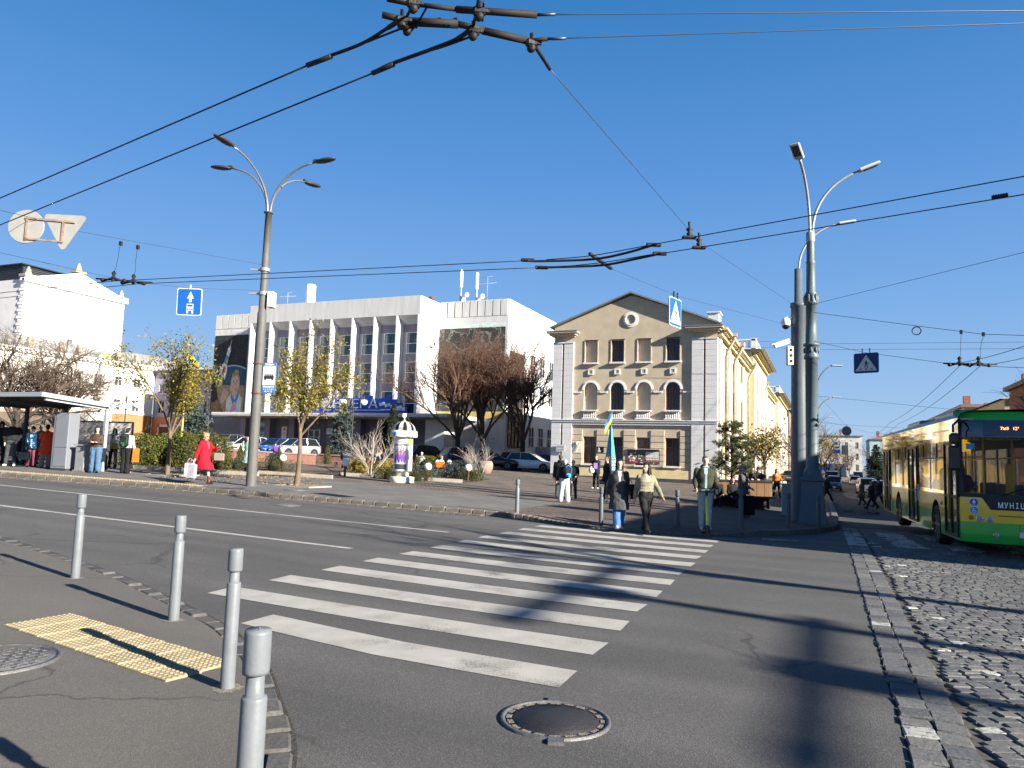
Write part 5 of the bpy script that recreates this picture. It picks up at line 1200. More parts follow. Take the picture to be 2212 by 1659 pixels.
g1 = [('runner_bar', [over(665, 141), over(700, 125, .02), over(780, 95, .03), over(835, 62, .03), over(862, 45, .03)], [.02]*16+[.028]*5, GEAR), ('runner_bar', [over(808, 157), over(840, 140, .02), over(930, 107, .02), over(985, 85, .03), over(1015, 65, .03)], [.022]*16+[.028]*5, GEAR),
      ('jumper', [over(790, 92), over(835, 74), over(866, 62)], .012, GEAR), ('jumper', [over(905, 116), over(960, 100), over(1015, 80)], .012, GEAR),
      ('splice_clamp', [over(664, 141), over(715, 122)], .03, GEAR), ('splice_clamp', [over(805, 158), over(850, 139)], .03, GEAR),
      ('beam', [over(826, 32, .05), over(880, 45, .05)], .035, GEARR), ('beam', [over(885, 47, .05), over(990, 52, .05)], .045, GEARR), ('insulator', [over(990, 52, .05), over(1045, 65, .05)], .035, GEAR), ('beam', [over(1042, 66, .05), over(1140, 88, .05)], .042, GEARR), ('beam', [over(1140, 88, .05), over(1183, 84, .05)], .022, GEARR),
      ('beam', [over(836, -4, .05), over(905, 10, .05)], .035, GEAR), ('insulator', [over(905, 10, .05), over(985, 20, .05)], .024, GEARR), ('beam', [over(985, 20, .05), over(1160, 32, .05)], .036, GEARR),
      ('cross_link', [over(866, 60, .05), over(895, 5, .06)], .014, GEAR), ('cross_link', [over(905, 46, .05), over(925, 10, .06)], .01, GEAR), ('cross_link', [over(1022, 58, .05), over(1035, -6, .06)], .016, GEAR), ('cross_link', [over(1045, 5, .06), over(1042, 45, .06)], .012, GEAR), ('strut', [over(1150, 92, .04), over(1170, 122, .02), over(1188, 150, 0)], .02, GEAR)]
o = gear('wire_crossing', 'rusty black overhead wire crossing hanging at the top of the view', g1)
for px, py in ((880, 57), (1022, 68), (893, 8), (1035, 25), (1148, 94), (868, 44)):
 a = MB(); c = over(px, py, .02); a.box(c, (.13, .08, .08), YAW+random.uniform(-.5, .5), bev=.02); a.ball(c-Vector((0, 0, .05)), (.05, .04, .05), 8, 6); a.box(c+Vector((0, 0, .07)), (.03, .03, .08)); a.box(c+Vector((.07, .02, 0)), (.06, .03, .03), .6); a.build('clamp', GEAR, o, True)
for px in (905, 950, 985): a = MB(); c = over(px, 46, .08); a.box(c, (.04, .05, .05)); a.build('bolt', GEAR, o, True)
g2 = [('runner_bar', [over(1133, 563), over(1170, 564), over(1280, 560), over(1350, 547), over(1418, 527)], .026, GEAR), ('runner_bar', [over(1163, 578), over(1200, 577), over(1300, 573), over(1370, 560), over(1430, 547)], .026, GEAR),
      ('jumper', [over(1180, 561), over(1280, 552), over(1400, 530)], .01, GEAR), ('jumper', [over(1215, 576), over(1310, 566), over(1410, 549)], .01, GEAR), ('beam', [over(1274, 548, .05), over(1320, 580, .05)], .04, GEARR)]
o = gear('wire_crossing', 'black curved runner bars where the far trolley wires bend beside the gable', g2)
for px, py in ((1140, 562), (1412, 529), (1170, 578), (1425, 548)): a = MB(); a.box(over(px, py, .02), (.3, .06, .08), YAW, bev=.02); a.tube([over(px, py, 0), over(px, py, .16)], .012, 5); a.build('clamp', GEAR, o, True)
for lab, px, py in (('black hanger clamp on the upper trolley wire right of the gable', 1489, 505), ('black hanger clamp on the lower trolley wire right of the gable', 1510, 527)):
 o = thing('wire_hanger', lab, 'wire hanger', over(px, py+10)); a = MB(); c = over(px, py+8); a.box(c, (.28, .1, .06), YAW, bev=.02); a.lathe(c, [(.03, 0), (.06, .08), (.03, .1), (.07, .16), (.02, .2), (.03, .3)], 8); a.build('insulator', GEAR, o, True)
o = thing('wire_clamp', 'toothed clamp on the lower trolley wire near the right edge', 'wire clamp', over(2160, 425)); a = MB(); c = over(2160, 425); a.bar(over(2142, 427), over(2178, 421), .05)
for k in range(6): q = over(2146+5.5*k, 424-.9*k, .04); a.box(q, (.012, .02, .05))
a.build('clamp', GEAR, o, True)
wire('upper steel span wire from the top crossing to the right edge', [over(1160, 32, .05), HZ(2212, 23, 6.6), ext(HZ(2212, 23, 6.6), over(1160, 32, .05), .4)], .007, STEELW); wire('lower steel span wire from the top crossing to the right edge', [over(1183, 84, .05), HZ(2212, 50, 6.6), ext(HZ(2212, 50, 6.6), over(1183, 84, .05), .4)], .007, STEELW)
for k, (p, lab) in enumerate((((1160, 32), 'upper'), ((1183, 84), 'lower'))): a = MB(); q = over(p[0]+40, p[1]-1, .05); a.tube([over(p[0], p[1], .05), q], .016, 6); o = thing('wire_grip', 'twisted wire grip at the start of the %s steel span wire' % lab, 'wire grip', q); a.build('grip', STEELW, o, True)
PO = P(1750, 22.3, .12)
wire('thin wire dropping from the top crossing to the trolley hanger', [over(1188, 150), over(1489, 498, .25)], .006, STEELW); wire('thin wire from the trolley hangers to the slate pole', [over(1489, 498, .25), over(1510, 522, .2), D3(1720, 662, 23.4)], .006, WTH)
wire('thin wire carrying the tall pedestrian sign towards the slate pole', [over(1320, 580, .05), D3(1459, 638, 16.8), D3(1716, 706, 23.4)], .006, WTH)
wire('slanting thin wire from the ornate lamp up to the right edge', [D3(1757, 657, 22.2), D3(2212, 545, 15), ext(D3(2212, 545, 15), D3(1757, 657, 22.2), .3)], .007, WTH)
wire('thin span wire with the cable coil over the street', [D3(1758, 675, 22.2), D3(1980, 704, 20), D3(2124, 722, 18.5), D3(2300, 727, 17)], .009, WTH)
wire('thin span wire carrying the shaded pedestrian sign', [D3(1758, 737, 22.2), D3(1871, 762, 22), D3(2078, 789, 21), D3(2300, 798, 19)], .009, WTH)
wire('faint wire crossing level behind the ornate lamp', [D3(1560, 732, 52), D3(1740, 743, 50), D3(2300, 738, 40)], .012, WTH); wire('second faint wire crossing level behind the ornate lamp', [D3(1600, 748, 56), D3(1760, 755, 50), D3(2300, 753, 40)], .012, WTH)
wire('faint wire crossing the street below the dark disc sign', [D3(1700, 905, 66), D3(1829, 918, 50), D3(1960, 925, 50)], .012, WTH); wire('faint wire holding the dark disc sign', [D3(1770, 856, 45), D3(1829, 921, 50)], .008, WTH); wire('sloping thin wire down the street above the disc sign', [D3(1762, 855, 45), D3(2010, 880, 40), D3(2300, 905, 36)], .01, WTH); wire('sloping thin wire farther down the street', [D3(1700, 890, 60), D3(1880, 935, 62), D3(2100, 955, 60)], .012, WTH)
wire('thin span wire holding the two weathered signs', [D3(-200, 408, 12), D3(60, 468, 16), D3(172, 500, 17), D3(568, 572, 25.1)], .007, WTH); wire('thin span wire ending at the far trolley hangers', [D3(-200, 500, 13), over(240, 600, .1)], .007, WTH); wire('thin span wire holding the bus lane sign', [over(305, 611, .1), D3(409, 622, 22.3), D3(566, 628, 25.1)], .007, WTH)
C1 = [HZ(2212, 726, 5.8), HZ(2080, 783, 5.7)]; C2 = [HZ(2212, 755, 5.8), HZ(2118, 790, 5.7)]
def streetw(label, C):
 d = (C[1]-C[0]); d.z = 0; d.normalize(); far = Vector((C[1].x, C[1].y, C[1].z)); pts = [C[0]-d*8, C[1]]
 for k in range(1, 6): q = Vector((C[1].x*(1-.12*k)+1.5*.12*k, C[1].y+28*k, 0)); q.z = G(q.x, q.y)+5.8; pts.append(q)
 wire(label, pts, .013, sag=.25)
streetw('left trolley wire running down the cobbled street', C1); streetw('right trolley wire running down the cobbled street', C2)
o = thing('cable_coil', 'coil of spare black cable hung on the span wire over the street', 'cable coil', D3(1980, 713, 20)); a = MB()
for r_ in (.1, .115, .108): a.T = facing((0, -1, 0)); a.tube([(r_*math.cos(t), r_*math.sin(t)-.02, random.uniform(-.02, .02)) for t in [2*math.pi*k/20 for k in range(21)]], .008, 5, cap=False); a.T = None
a.build('coil', WIRE, o)
def hanger_pair(label, pts, gr_):
 o = thing('wire_hanger', label, 'wire hanger', pts[0][1], group=gr_)
 for top, bot in pts:
  a = MB(); n = 8; L = Vector(bot)-Vector(top); zz = [Vector(top)+L*(k/n)+Vector((random.uniform(-.02, .02), 0, 0)) for k in range(n+1)]; a.tube(zz, .006, 4); a.build('drop_wire', WTH, o, True)
  a = MB(); a.lathe(Vector(bot)-Vector((0, 0, .05)), [(.05, 0), (.03, .05), (.06, .1), (.03, .14), (.06, .2), (.02, .26)], 8); a.tube([Vector(bot)+RT*-.3+Vector((0, 0, -.06)), Vector(bot)+Vector((0, 0, .03)), Vector(bot)+RT*.3+Vector((0, 0, -.06))], .03, 6); a.build('insulator', GEARR, o, True); a = MB(); a.box(Vector(top), (.06, .06, .1)); a.build('wire_clip', GEARR, o, True)
 a = MB(); a.tube([Vector(pts[0][1])-RT*.45, Vector(pts[1][1])+RT*.5], .022, 6)
 for b in pts:
  for s_ in (-.28, .28): a.ball(Vector(b[1])+RT*s_-Vector((0, 0, .03)), .055, 8, 6)
 a.build('strain_bar', GEAR, o, True)
hanger_pair('pair of insulated hangers on the far trolley wires at left', [(D3(261, 526, 18), over(245, 603)), (D3(298, 534, 18.5), over(288, 609))], 'trolley hangers')
hanger_pair('pair of insulated hangers over the cobbled street', [(D3(2076, 717, 19.3), D3(2073, 786, 20.4)), (D3(2124, 722, 18.8), D3(2114, 786, 20.2))], 'trolley hangers')
# ------------------------------------------------------------------ advertising column
b = P(868, 33, .13, 1035); t = thing('advertising_column', 'cream advertising column with domed ribbed top and a purple dance poster', 'advertising column', b)
CREAM = M('cream_m', (.62, .59, .48), .55, .07, 2.)
a = MB(); a.lathe((0, 0, 0), [(.53, 0), (.54, .02), (.54, .24), (.5, .26), (.29, .27), (.27, .5), (.38, .53)], 36); a.build('base', CREAM, t)
a = MB(); a.lathe((0, 0, .52), [(.42, 0), (.42, 1.48)], 36); a.build('drum', M('drum_m', (.7, .69, .68), .5, .05, 2), t)
a = MB(); a.lathe((0, 0, 2.0), [(.44, 0), (.6, .01), (.61, .05), (.59, .3), (.5, .31)], 36); a.build('ring', CREAM, t)
a = MB(); a.lathe((0, 0, 2.3), [(.46*math.cos(k/8*1.5), .42*math.sin(k/8*1.5)) for k in range(9)], 24); a.build('dome', GLS, t)
a = MB()
for k in range(8):
 an = 2*math.pi*(k+.3)/8; a.T = Matrix.Translation((0, 0, 2.3)) @ Matrix.Rotation(an, 4, 'Z'); pr = [(.5*math.cos(q/8*1.5), .44*math.sin(q/8*1.5)) for q in range(9)]
 vs = [v for r_, z in pr for v in ((r_, -.1*max(.15, r_*2), z), (r_, .1*max(.15, r_*2), z))]; a.add(vs, [(2*q, 2*q+1, 2*q+3, 2*q+2) for q in range(8)], True)
a.T = None; a.lathe((0, 0, 2.7), [(.06, 0), (.05, .06), (.02, .1), (.02, .2)], 10); a.build('rib', CREAM, t)
a = MB(); a.T = Matrix.Translation((0, 0, 2.98)) @ facing(TC); a.prism([(-.09, .1, 0), (.09, .1, 0), (.09, -.05, 0), (0, -.12, 0), (-.09, -.05, 0)], (0, 0, .02)); a.T = None; a.build('crest', M('crest_m', (.6, .52, .55), .5), t)
def curved(u0, u1, z0, z1, r):
 n = 8; vs = []
 for k in range(n+1): an = -math.pi/2+YAW+.3+(u0+(u1-u0)*k/n); vs += [(r*math.cos(an), r*math.sin(an), z0), (r*math.cos(an), r*math.sin(an), z1)]
 return vs, [(2*k, 2*k+2, 2*k+3, 2*k+1) for k in range(n)]
def pst(nm, lst, mats):
 a = MB()
 for i, (u0, u1, z0, z1, mi) in enumerate(lst): v, f = curved(u0, u1, z0, z1, .423+.0008*i); a.add(v, f, False, mi)
 return a
PUR = M('poster_purple_m', (.2, .08, .4), .6, .3, 12); PINKP = M('poster_skin_m', (.5, .25, .22), .6, .3, 12); PDK = M('poster_dark_m', (.05, .05, .06), .6, .2, 8); PWH = M('poster_white_m', (.75, .73, .75), .6, .05); PGR = M('poster_green_m', (.35, .5, .12), .6, .3, 9)
rg = random.Random(4); lst = [(-1.15, .25, .56, 1.98, 0), (-1.1, .22, .58, .82, 3), (.32, 1.2, .56, 1.98, 0), (.34, 1.15, 1.62, 1.95, 4)]
a = pst('p', lst, None)
for k in range(9):
 u = -1.0+.125*k+rg.uniform(-.03, .03); z = 1.25+rg.uniform(-.12, .12); r_ = .428+.001*k; an = -math.pi/2+YAW+.3+u; c = Vector((r_*math.cos(an), r_*math.sin(an), z))
 a.T = Matrix.Translation(c) @ facing((math.cos(an), math.sin(an), 0)); a.ball((0, -.1, 0), (.055, .2, .006), 8, 6, 1); a.ball((0, .12, .002), (.04, .09, .006), 8, 6, 2); a.ball((rg.uniform(-.02, .02), .22, .003), (.025, .03, .006), 8, 6, 3); a.T = None
for k in range(4):
 u = .5+.16*k; an = -math.pi/2+YAW+.3+u; a.T = Matrix.Translation((.43*math.cos(an), .43*math.sin(an), 1.1+.18*(k % 3))) @ facing((math.cos(an), math.sin(an), 0)); a.ball((0, 0, 0), (.05, .09, .006), 8, 6, (2, 4, 3, 2)[k]); a.T = None
a.build('poster', [PWH, PUR, PINKP, PDK, PGR], t)
a = MB(); s_ = 'DANCE COMPANY'
for i, ch in enumerate(s_): an = -math.pi/2+YAW+.3-1.12+1.3*i/(len(s_)-1); a.text(ch, Matrix.Translation((.4285*math.cos(an), .4285*math.sin(an), 1.66)) @ facing((math.cos(an), math.sin(an), 0)), .125, .001)
for i, ch in enumerate('ТЕАТР'): an = -math.pi/2+YAW+.3-.75+.4*i/4; a.text(ch, Matrix.Translation((.4285*math.cos(an), .4285*math.sin(an), 1.8)) @ facing((math.cos(an), math.sin(an), 0)), .08, .001)
a.build('lettering', M('ink_m'), t)
a = MB(); an = -math.pi/2+YAW-.55; a.T = Matrix.Translation((.605*math.cos(an), .605*math.sin(an), 2.16)) @ facing((math.cos(an), math.sin(an), 0)); a.ball((0, 0, 0), (.1, .1, .01), 14, 6); a.T = None; a.build('round_emblem', M('emblem_blue_m', (.06, .25, .5), .5), t)
# ------------------------------------------------------------------ bus shelter, cabinet, litter bin
SHM = M('shelter_m', (.33, .36, .4), .5, .1, 3); SHD = M('shelter_dark_m', (.035, .035, .038), .6, .1, 3)
gz = lambda x, y: G(x, y)+.13
b = Vector((-26.3, 18.3, gz(-26.3, 18.9))); sx0 = -13.0
t = thing('bus_shelter', 'dark bus shelter with flat roof and glass panels at the left edge', 'bus shelter', b)
a = MB(); a.prism([(sx0, -.35, 2.72), (.35, -.35, 2.72), (.35, 2.55, 2.5), (sx0, 2.55, 2.5)], (0, 0, .1)); a.build('roof', SHD, t)
a = MB(); a.bar((sx0, -.4, 2.77), (.4, -.4, 2.77), .09, .16); a.bar((.38, -.4, 2.77), (.38, 2.6, 2.55), .09, .16); a.build('roof_trim', M('trim_m', (.4, .42, .45), .45, .05, metal=.3), t)
for k in range(6): x = .25-k*2.35; a = MB(); a.box((x, 2.35, 1.25), (.12, .12, 2.55)); a.bar((x, 2.35, 2.45), (x, -.2, 2.62), .1); a.build('post', SHM if k == 0 else SHD, t)
GP = M('shelter_glass_m', (.06, .055, .05), .08, 0, alpha=.32, spec=.6)
for k in range(5): x = .25-k*2.35; a = MB(); a.box((x-1.17, 2.36, 1.3), (2.18, .012, 2.0)); a.build('glass_panel', GP, t)
a = MB(); a.bar((sx0, 2.3, .5), (.2, 2.3, .5), .05); a.bar((sx0, 2.3, 1.1), (.2, 2.3, 1.1), .03); a.build('rail', SHD, t)
a = MB(); a.box((-6, 1.9, .48), (6, .4, .06)); a.box((-8.8, 1.9, .24), (.06, .35, .45)); a.box((-3.2, 1.9, .24), (.06, .35, .45)); a.build('bench', M('shbench_m', (.12, .08, .05), .6), t)
q = P(137, 28.2, .13, 1003); t = thing('info_cabinet', 'tall pale grey metal cabinet at the end of the bus shelter', 'cabinet', q, R(8)); a = MB(); a.box((0, 0, 1.12), (.72, .5, 2.12), bev=.02); a.build('case', M('cabinet_m', (.15, .162, .185), .5, .06, 1.), t); a = MB(); a.box((.05, -.255, 1.5), (.6, .02, 1.25), bev=.005); a.box((.05, -.255, .5), (.6, .02, .68), bev=.005); a.build('door', M('cabinet2_m', (.17, .185, .21), .45, .05, 1.), t); a = MB(); a.box((0, 0, .04), (.66, .46, .12)); a.build('foot', SHD, t)
q = P(179, 28., .13, 1003); t = thing('litter_bin', 'grey metal litter bin with a flat lid beside the tall cabinet', 'litter bin', q, R(10)); a = MB(); a.box((0, 0, .5), (.42, .38, .92), bev=.02); a.build('body', M('bin_m', (.2, .21, .22), .55, .1, 3), t); a = MB(); a.prism([(-.27, -.25, .98), (.27, -.25, .98), (.25, .25, 1.0), (-.25, .25, 1.0)], (0, 0, .04)); a.build('lid', M('bin_m'), t); a = MB(); a.box((0, 0, .03), (.55, .45, .08), bev=.02); a.build('foot', DUST, t)
# notice frame behind shelter
q = P(222, 33.5, .1); t = thing('notice_stand', 'dark framed glass notice stand behind the waiting women', 'notice stand', q, R(12)); a = MB(); a.bar((-1.4, 0, 0), (-1.4, 0, 2.), .06); a.bar((1.4, 0, 0), (1.4, 0, 2.), .06); a.bar((-1.4, 0, 2.), (1.4, 0, 2.), .06); a.bar((-1.4, 0, .8), (1.4, 0, .8), .05); a.build('frame', SHD, t); a = MB(); a.box((0, 0, 1.4), (2.75, .02, 1.15)); a.build('board', M('noticeg_m', (.5, .47, .42), .3, .25, 3), t); a = MB(); rg = random.Random(9)
for k in range(7): a.box((-1.1+.36*k, -.02, 1.5+rg.uniform(-.15, .15)), (.26, .006, .34))
a.build('papers', M('paper0_m'), t)
# ------------------------------------------------------------------ square: lamps, benches, granite, flags
GLB = M('globe_m', (.82, .82, .82), .25, 0, spec=.5)
def globe(label, px, d, py):
 q = P(px, d, .15, py); t = thing('globe_lamp', label, 'garden lamp', q, group='low globe lamps in the beds'); a = MB(); a.lathe((0, 0, 0), [(.06, -.1), (.05, .42), (.08, .44), (.08, .5)], 10); a.build('post', M('garden_post_m', (.1, .06, .05), .6), t); a = MB(); a.ball((0, 0, .66), .185, 16, 12); a.build('globe', GLB, t)
for lab, px, py, d in (('low globe lamp between the lamp post and the tree trunk in the bed', 611, 990, 37), ('low globe lamp in front of the man sitting on the bench', 746, 1003, 35), ('low globe lamp just right of the advertising column in a juniper', 925, 1000, 36), ('low globe lamp beside the seated pair behind the column', 946, 985, 45), ('low globe lamp close to the child with the orange bag', 971, 985, 47), ('low globe lamp left of the bare shrub, standing clear', 1012, 1002, 38)): globe(lab, px, d, py)
def tri_lamp(label, px, d, top_y, n=3, basey=985, hh=4.3):
 q = P(px, d, .1); z = D3(px, top_y, d).z-q.z; t = thing('globe_street_lamp', label, 'street lamp', q, group='globe street lamps'); IR = M('lamp_iron_m', (.03, .028, .028), .5)
 a = MB(); a.lathe((0, 0, 0), [(.1, 0), (.08, .5), (.045, .6), (.04, z)], 10); a.lathe((0, 0, z), [(.06, 0), (.08, .15), (.02, .5)], 8); a.build('post', IR, t)
 for k in range(n):
  an = YAW+(2*math.pi*k/n if n > 2 else math.pi*k); dv = Vector((math.cos(an), math.sin(an), 0)); a = MB(); a.tube([Vector((0, 0, z-.6))+dv*.05, Vector((0, 0, z-.1))+dv*.25, Vector((0, 0, z+.1))+dv*.5, Vector((0, 0, z-.05))+dv*.72], .022, 6); a.lathe(Vector((0, 0, z-.1))+dv*.72, [(.14, 0), (.06, .1), (.03, .3)], 8); ar = a.build('lamp_arm', IR, t); a = MB(); a.ball(Vector((0, 0, z-.25))+dv*.72, (.25, .25, .21), 14, 10); a.build('globe', GLB, ar)
tri_lamp('black lamp post with three white globes in front of the bare tree at left', 83, 45, 800); tri_lamp('thin lamp post with two globes in front of the white theatre windows', 262, 50, 866, 2); tri_lamp('lamp post with two globes in front of the blue spruce under the blue sign', 757, 52, 860, 2)
GRAN = M('granite_red_m', (.22, .11, .085), .6, .2, 4., bump=.1, bscale=60); GRT = M('granite_top_m', (.38, .24, .2), .5, .2, 6)
def gran(name, label, a0, a1, d0, d1):
 p, q = P(a0, d0, 0), P(a1, d1, 0); t = thing(name, label, 'granite wall', (p+q)/2); dv = (q-p).normalized(); nrm = Vector((dv.y, -dv.x, 0))
 a = MB(); n = 6
 for k in range(n):
  u, v = p.lerp(q, k/n+.003), p.lerp(q, (k+1)/n-.003); a.prism([u+nrm*.35+Vector((0, 0, -.1)), u+nrm*.1+Vector((0, 0, .75)), u-nrm*.3+Vector((0, 0, .75)), u-nrm*.3+Vector((0, 0, -.1))], v-u)
 a.build('wall', GRAN, t, True); a = MB(); a.prism([p+nrm*.16+Vector((0, 0, .75)), p+nrm*.16+Vector((0, 0, .83)), p-nrm*.35+Vector((0, 0, .83)), p-nrm*.35+Vector((0, 0, .75))], q-p); a.build('coping', GRT, t, True); return t
gran('granite_wall', 'long red granite fountain wall left of the seated man', 470, 680, 50, 50); gran('granite_wall', 'red granite wall section behind the bench and column', 690, 880, 52, 49)
SLATM = M('bench_slat_m', (.2, .1, .06), .55, .25, 6)
def bench(label, px, d, w, rz=0., back=False):
 q = P(px, d, .13); t = thing('bench', label, 'bench', q, rz, group='wooden park benches'); a = MB()
 for k in range(4): a.box((0, -.18+.12*k, .45), (w, .1, .045))
 a.build('seat', SLATM, t)
 for s_ in (-1, 1): a = MB(); a.box((s_*w*.4, 0, .21), (.1, .42, .43)); a.build('leg', SHD, t)
 return t
bench('wooden bench carrying the man with his back to the road', 757, 45, 2.2, YAW); bench('wooden bench under the people seated left of the column', 832, 49, 2.2, YAW); bench('wooden bench behind the globe lamps right of the column', 930, 48, 2.6, YAW*.5); bench('wooden bench where the child with the orange bag sits', 958, 44, 1.2, YAW*.5)
t = thing('stone_urn', 'round brown stone planter urn near the dark parked cars', 'planter', P(1048, 51, .1)); a = MB(); a.lathe((0, 0, 0), [(.3, 0), (.42, .1), (.55, .4), (.55, .7), (.45, .88), (.4, .9), (.38, .8), (.02, .78)], 20, cap=False); a.build('bowl', M('urn_m', (.26, .18, .14), .8, .2, 5), t)
# bed edging
for lab, p0, p1 in (('pale kerb edging of the planting bed right of the column', (735, 36.5), (1000, 36)), ('low kerb edging of the hedge bed at left', (290, 32.3), (560, 31.8)), ('low kerb edging of the small bed behind the tree', (560, 33.5), (720, 33))):
 p, q = P(*p0, .12), P(*p1, .12); t = thing('bed_edging', lab, 'edging', (p+q)/2); a = MB(); n = 14
 for k in range(n):
  u, v = p.lerp(q, k/n), p.lerp(q, (k+.985)/n); u.z, v.z = pav(u.x, u.y)+G(u.x, u.y), pav(v.x, v.y)+G(v.x, v.y); a.bar(u+Vector((0, 0, .06)), v+Vector((0, 0, .06)), .16, .2)
 a.build('stones', M('edging_m', (.3, .27, .225), .85, .2, 4), t, True)
psheet('planting_bed', [tuple(P(x, d)[:2]) for x, d in ((735, 36.6), (1002, 36.1), (1062, 42), (1000, 50), (700, 47))], .03, SOIL, 2)
psheet('planting_strip', [tuple(P(x, d)[:2]) for x, d in ((282, 32.4), (560, 31.9), (735, 34.5), (690, 40), (280, 36))], .035, SOIL, 2)
# flags
FB = M('flag_blue_m', (.02, .15, .5), .8, .1, 3); FY = M('flag_yellow_m', (.7, .55, .03), .8, .1, 3)
def flag(par, p, w, h, dirv, droop, hang_=False):
 a = MB(); n, mrow = 10, 8
 vs = []
 for j in range(mrow+1):
  for i in range(n+1):
   u, v = i/n, j/mrow; q = Vector(p)+Vector(dirv)*w*u*(1-droop*.45)+Vector((0, 0, -h*v-w*droop*u*(1+.15*u)))+TC*(.07*w*math.sin(u*7+v*2)*u); vs.append(q)
 for j in range(mrow):
  for i in range(n): a.add([vs[j*(n+1)+i], vs[j*(n+1)+i+1], vs[(j+1)*(n+1)+i+1], vs[(j+1)*(n+1)+i]], [(0, 1, 2, 3)], True, 0 if j < mrow/2 else 1)
 return a.build('flag', [FB, FY], par)
q = P(388, 42, .1); zt = D3(397, 741, 42).z-q.z; t = thing('flagpole', 'tall yellow flagpole with a small blue and yellow flag behind the first tree', 'flagpole', q); a = MB(); a.tube([(0, 0, 0), (0, 0, zt)], [.07, .03], 8); a.ball((0, 0, zt), .06); a.build('pole', M('pole_yellow_m', (.55, .43, .12), .5), t); flag(t, (0, 0, zt-.1), .95, .7, RT, .55)
# photo pyramid
q = P(1318, 44, .13, 1030); zt = D3(1321, 921, 44).z-q.z; t = thing('photo_pyramid', 'slender blue four-sided pyramid covered with oval portrait photos and topped by a flag', 'memorial', q, R(-18)); PB = M('pyr_blue_m', (.06, .3, .4), .5, .12, 3); bw = .36
a = MB(); a.lathe((0, 0, .25), [(bw*1.35, 0), (.06, zt-.25)], 4, smooth=False); a.build('body', PB, t); a = MB(); a.box((0, 0, .13), (1.1, 1.1, .3)); a.build('base', M('pyrb_m', (.12, .13, .14), .7), t)
a = MB(); rg = random.Random(8)
for f in range(4):
 an = math.pi/2*f; nn = Vector((math.cos(an), math.sin(an), 0))
 for r in range(12):
  z = .5+r*(zt-.9)/12; wid = bw*1.35*.707*(1-(z-.25)/(zt-.25)); k = max(1, int(wid*2/.2)); slope = bw*1.35*.707/(zt-.25)
  nv = (nn+Vector((0, 0, slope))).normalized()
  for j in range(k): a.T = Matrix.Translation(nn*(wid+.012)+nn.cross(Vector((0, 0, 1)))*((j-(k-1)/2)*.2)+Vector((0, 0, z))) @ facing(nv); c = rg.choice([0, 0, 1]); a.ball((0, 0, 0), (.075, .1, .006), 8, 4, c); a.ball((0, -.01, .006), (.04, .055, .006), 7, 4, 2); a.ball((0, -.075, .006), (.055, .03, .005), 7, 4, 3); a.ball((0, .035, .008), (.04, .025, .006), 6, 4, 3)
a.T = None; a.build('portraits', [M('paper0_m'), M('portr_m', (.3, .4, .5), .6), M('skin_print_m'), M('ink_m')], t)
o = thing('flag', 'blue and yellow flag drooping from a pole on the pyramid tip', 'flag', q+Vector((0, 0, zt-.1))); a = MB(); a.tube([(0, 0, -.2), (.05, 0, 1.05)], .02, 6); a.build('pole', GALV, o); flag(o, (.05, 0, 1.), .75, .6, -RT, .95)
# wooden planter bench
t = thing('planter_bench', 'dark wooden planter box with bench ledge that holds the pine', 'planter', P(1592, 30.5, .12, 1070), R(12)); WD = M('planter_wood_m', (.2, .11, .05), .6, .25, 3, streak=True); WDD = M('planter_dark_m', (.03, .022, .02), .6)
a = MB()
for k in range(9): a.box((-1.12+.28*k, -.55, .72), (.265, .05, .6), bev=.01)
for k in range(4): a.box((1.27, -.4+.28*k, .72), (.05, .265, .6), bev=.01); a.box((-1.27, -.4+.28*k, .72), (.05, .265, .6), bev=.01)
a.build('cladding', WD, t); a = MB(); a.box((0, 0, .5), (2.45, 1.05, 1.0)); a.box((0, 0, 1.04), (2.65, 1.2, .06)); a.build('box', WDD, t); a = MB(); a.box((0, -.8, .44), (2.7, .45, .06)); a.box((-1.1, -.8, .2), (.06, .4, .42)); a.box((1.1, -.8, .2), (.06, .4, .42)); a.build('bench_ledge', WDD, t)
# low fence behind the parked cars
p, q = onY(1090, 960, 84), onY(1200, 960, 84); p.z = q.z = 1.6; t = thing('metal_fence', 'grey blue corrugated metal fence behind the white hatchback', 'fence', (p.x, 84, 1.4)); a = MB(); a.span((p.x-6, 83.9, 1.2), (q.x+3, 84, 3.1))
for k in range(40): a.box((p.x-6+.3*k, 83.88, 2.1), (.06, .06, 1.95))
a.build('sheets', M('fence_m', (.3, .34, .42), .55, .1, 2), t, True)
# ================================================================== trees and shrubs
BARK = M('bark_m', (.13, .095, .07), .95, .35, 6., bump=.8, bscale=18); BARKD = M('bark_dark_m', (.05, .038, .03), .95, .35, 6., bump=.8, bscale=18); BARKP = M('bark_pale_m', (.3, .27, .24), .9, .25, 6., bump=.5, bscale=25); TWIG = M('twig_m', (.11, .08, .06), .9, .3, 3)
TWR = M('twig_red_m', (.12, .07, .05), .9, .3, 3)
L_YG = leafmat('leaf_yellowgreen_m', [(.13, .14, .02), (.24, .21, .03), (.34, .26, .04), (.09, .11, .02), (.3, .2, .04)])
L_BR = leafmat('leaf_brown_m', [(.125, .062, .04), (.18, .092, .058), (.08, .042, .028), (.15, .07, .05)])
L_GR = leafmat('leaf_green_m', [(.05, .075, .015), (.1, .12, .02), (.16, .15, .03), (.04, .06, .012)])
L_TH = leafmat('thuja_m', [(.05, .07, .016), (.1, .11, .025), (.14, .12, .03), (.035, .05, .012)])
L_SP = leafmat('spruce_m', [(.03, .05, .045), (.06, .085, .08), (.1, .13, .125), (.02, .035, .03)])
L_PI = leafmat('pine_m', [(.02, .035, .012), (.045, .06, .02), (.07, .08, .025), (.015, .025, .01)])
L_DK = leafmat('dark_conifer_m', [(.012, .02, .012), (.025, .035, .018), (.035, .045, .022)])
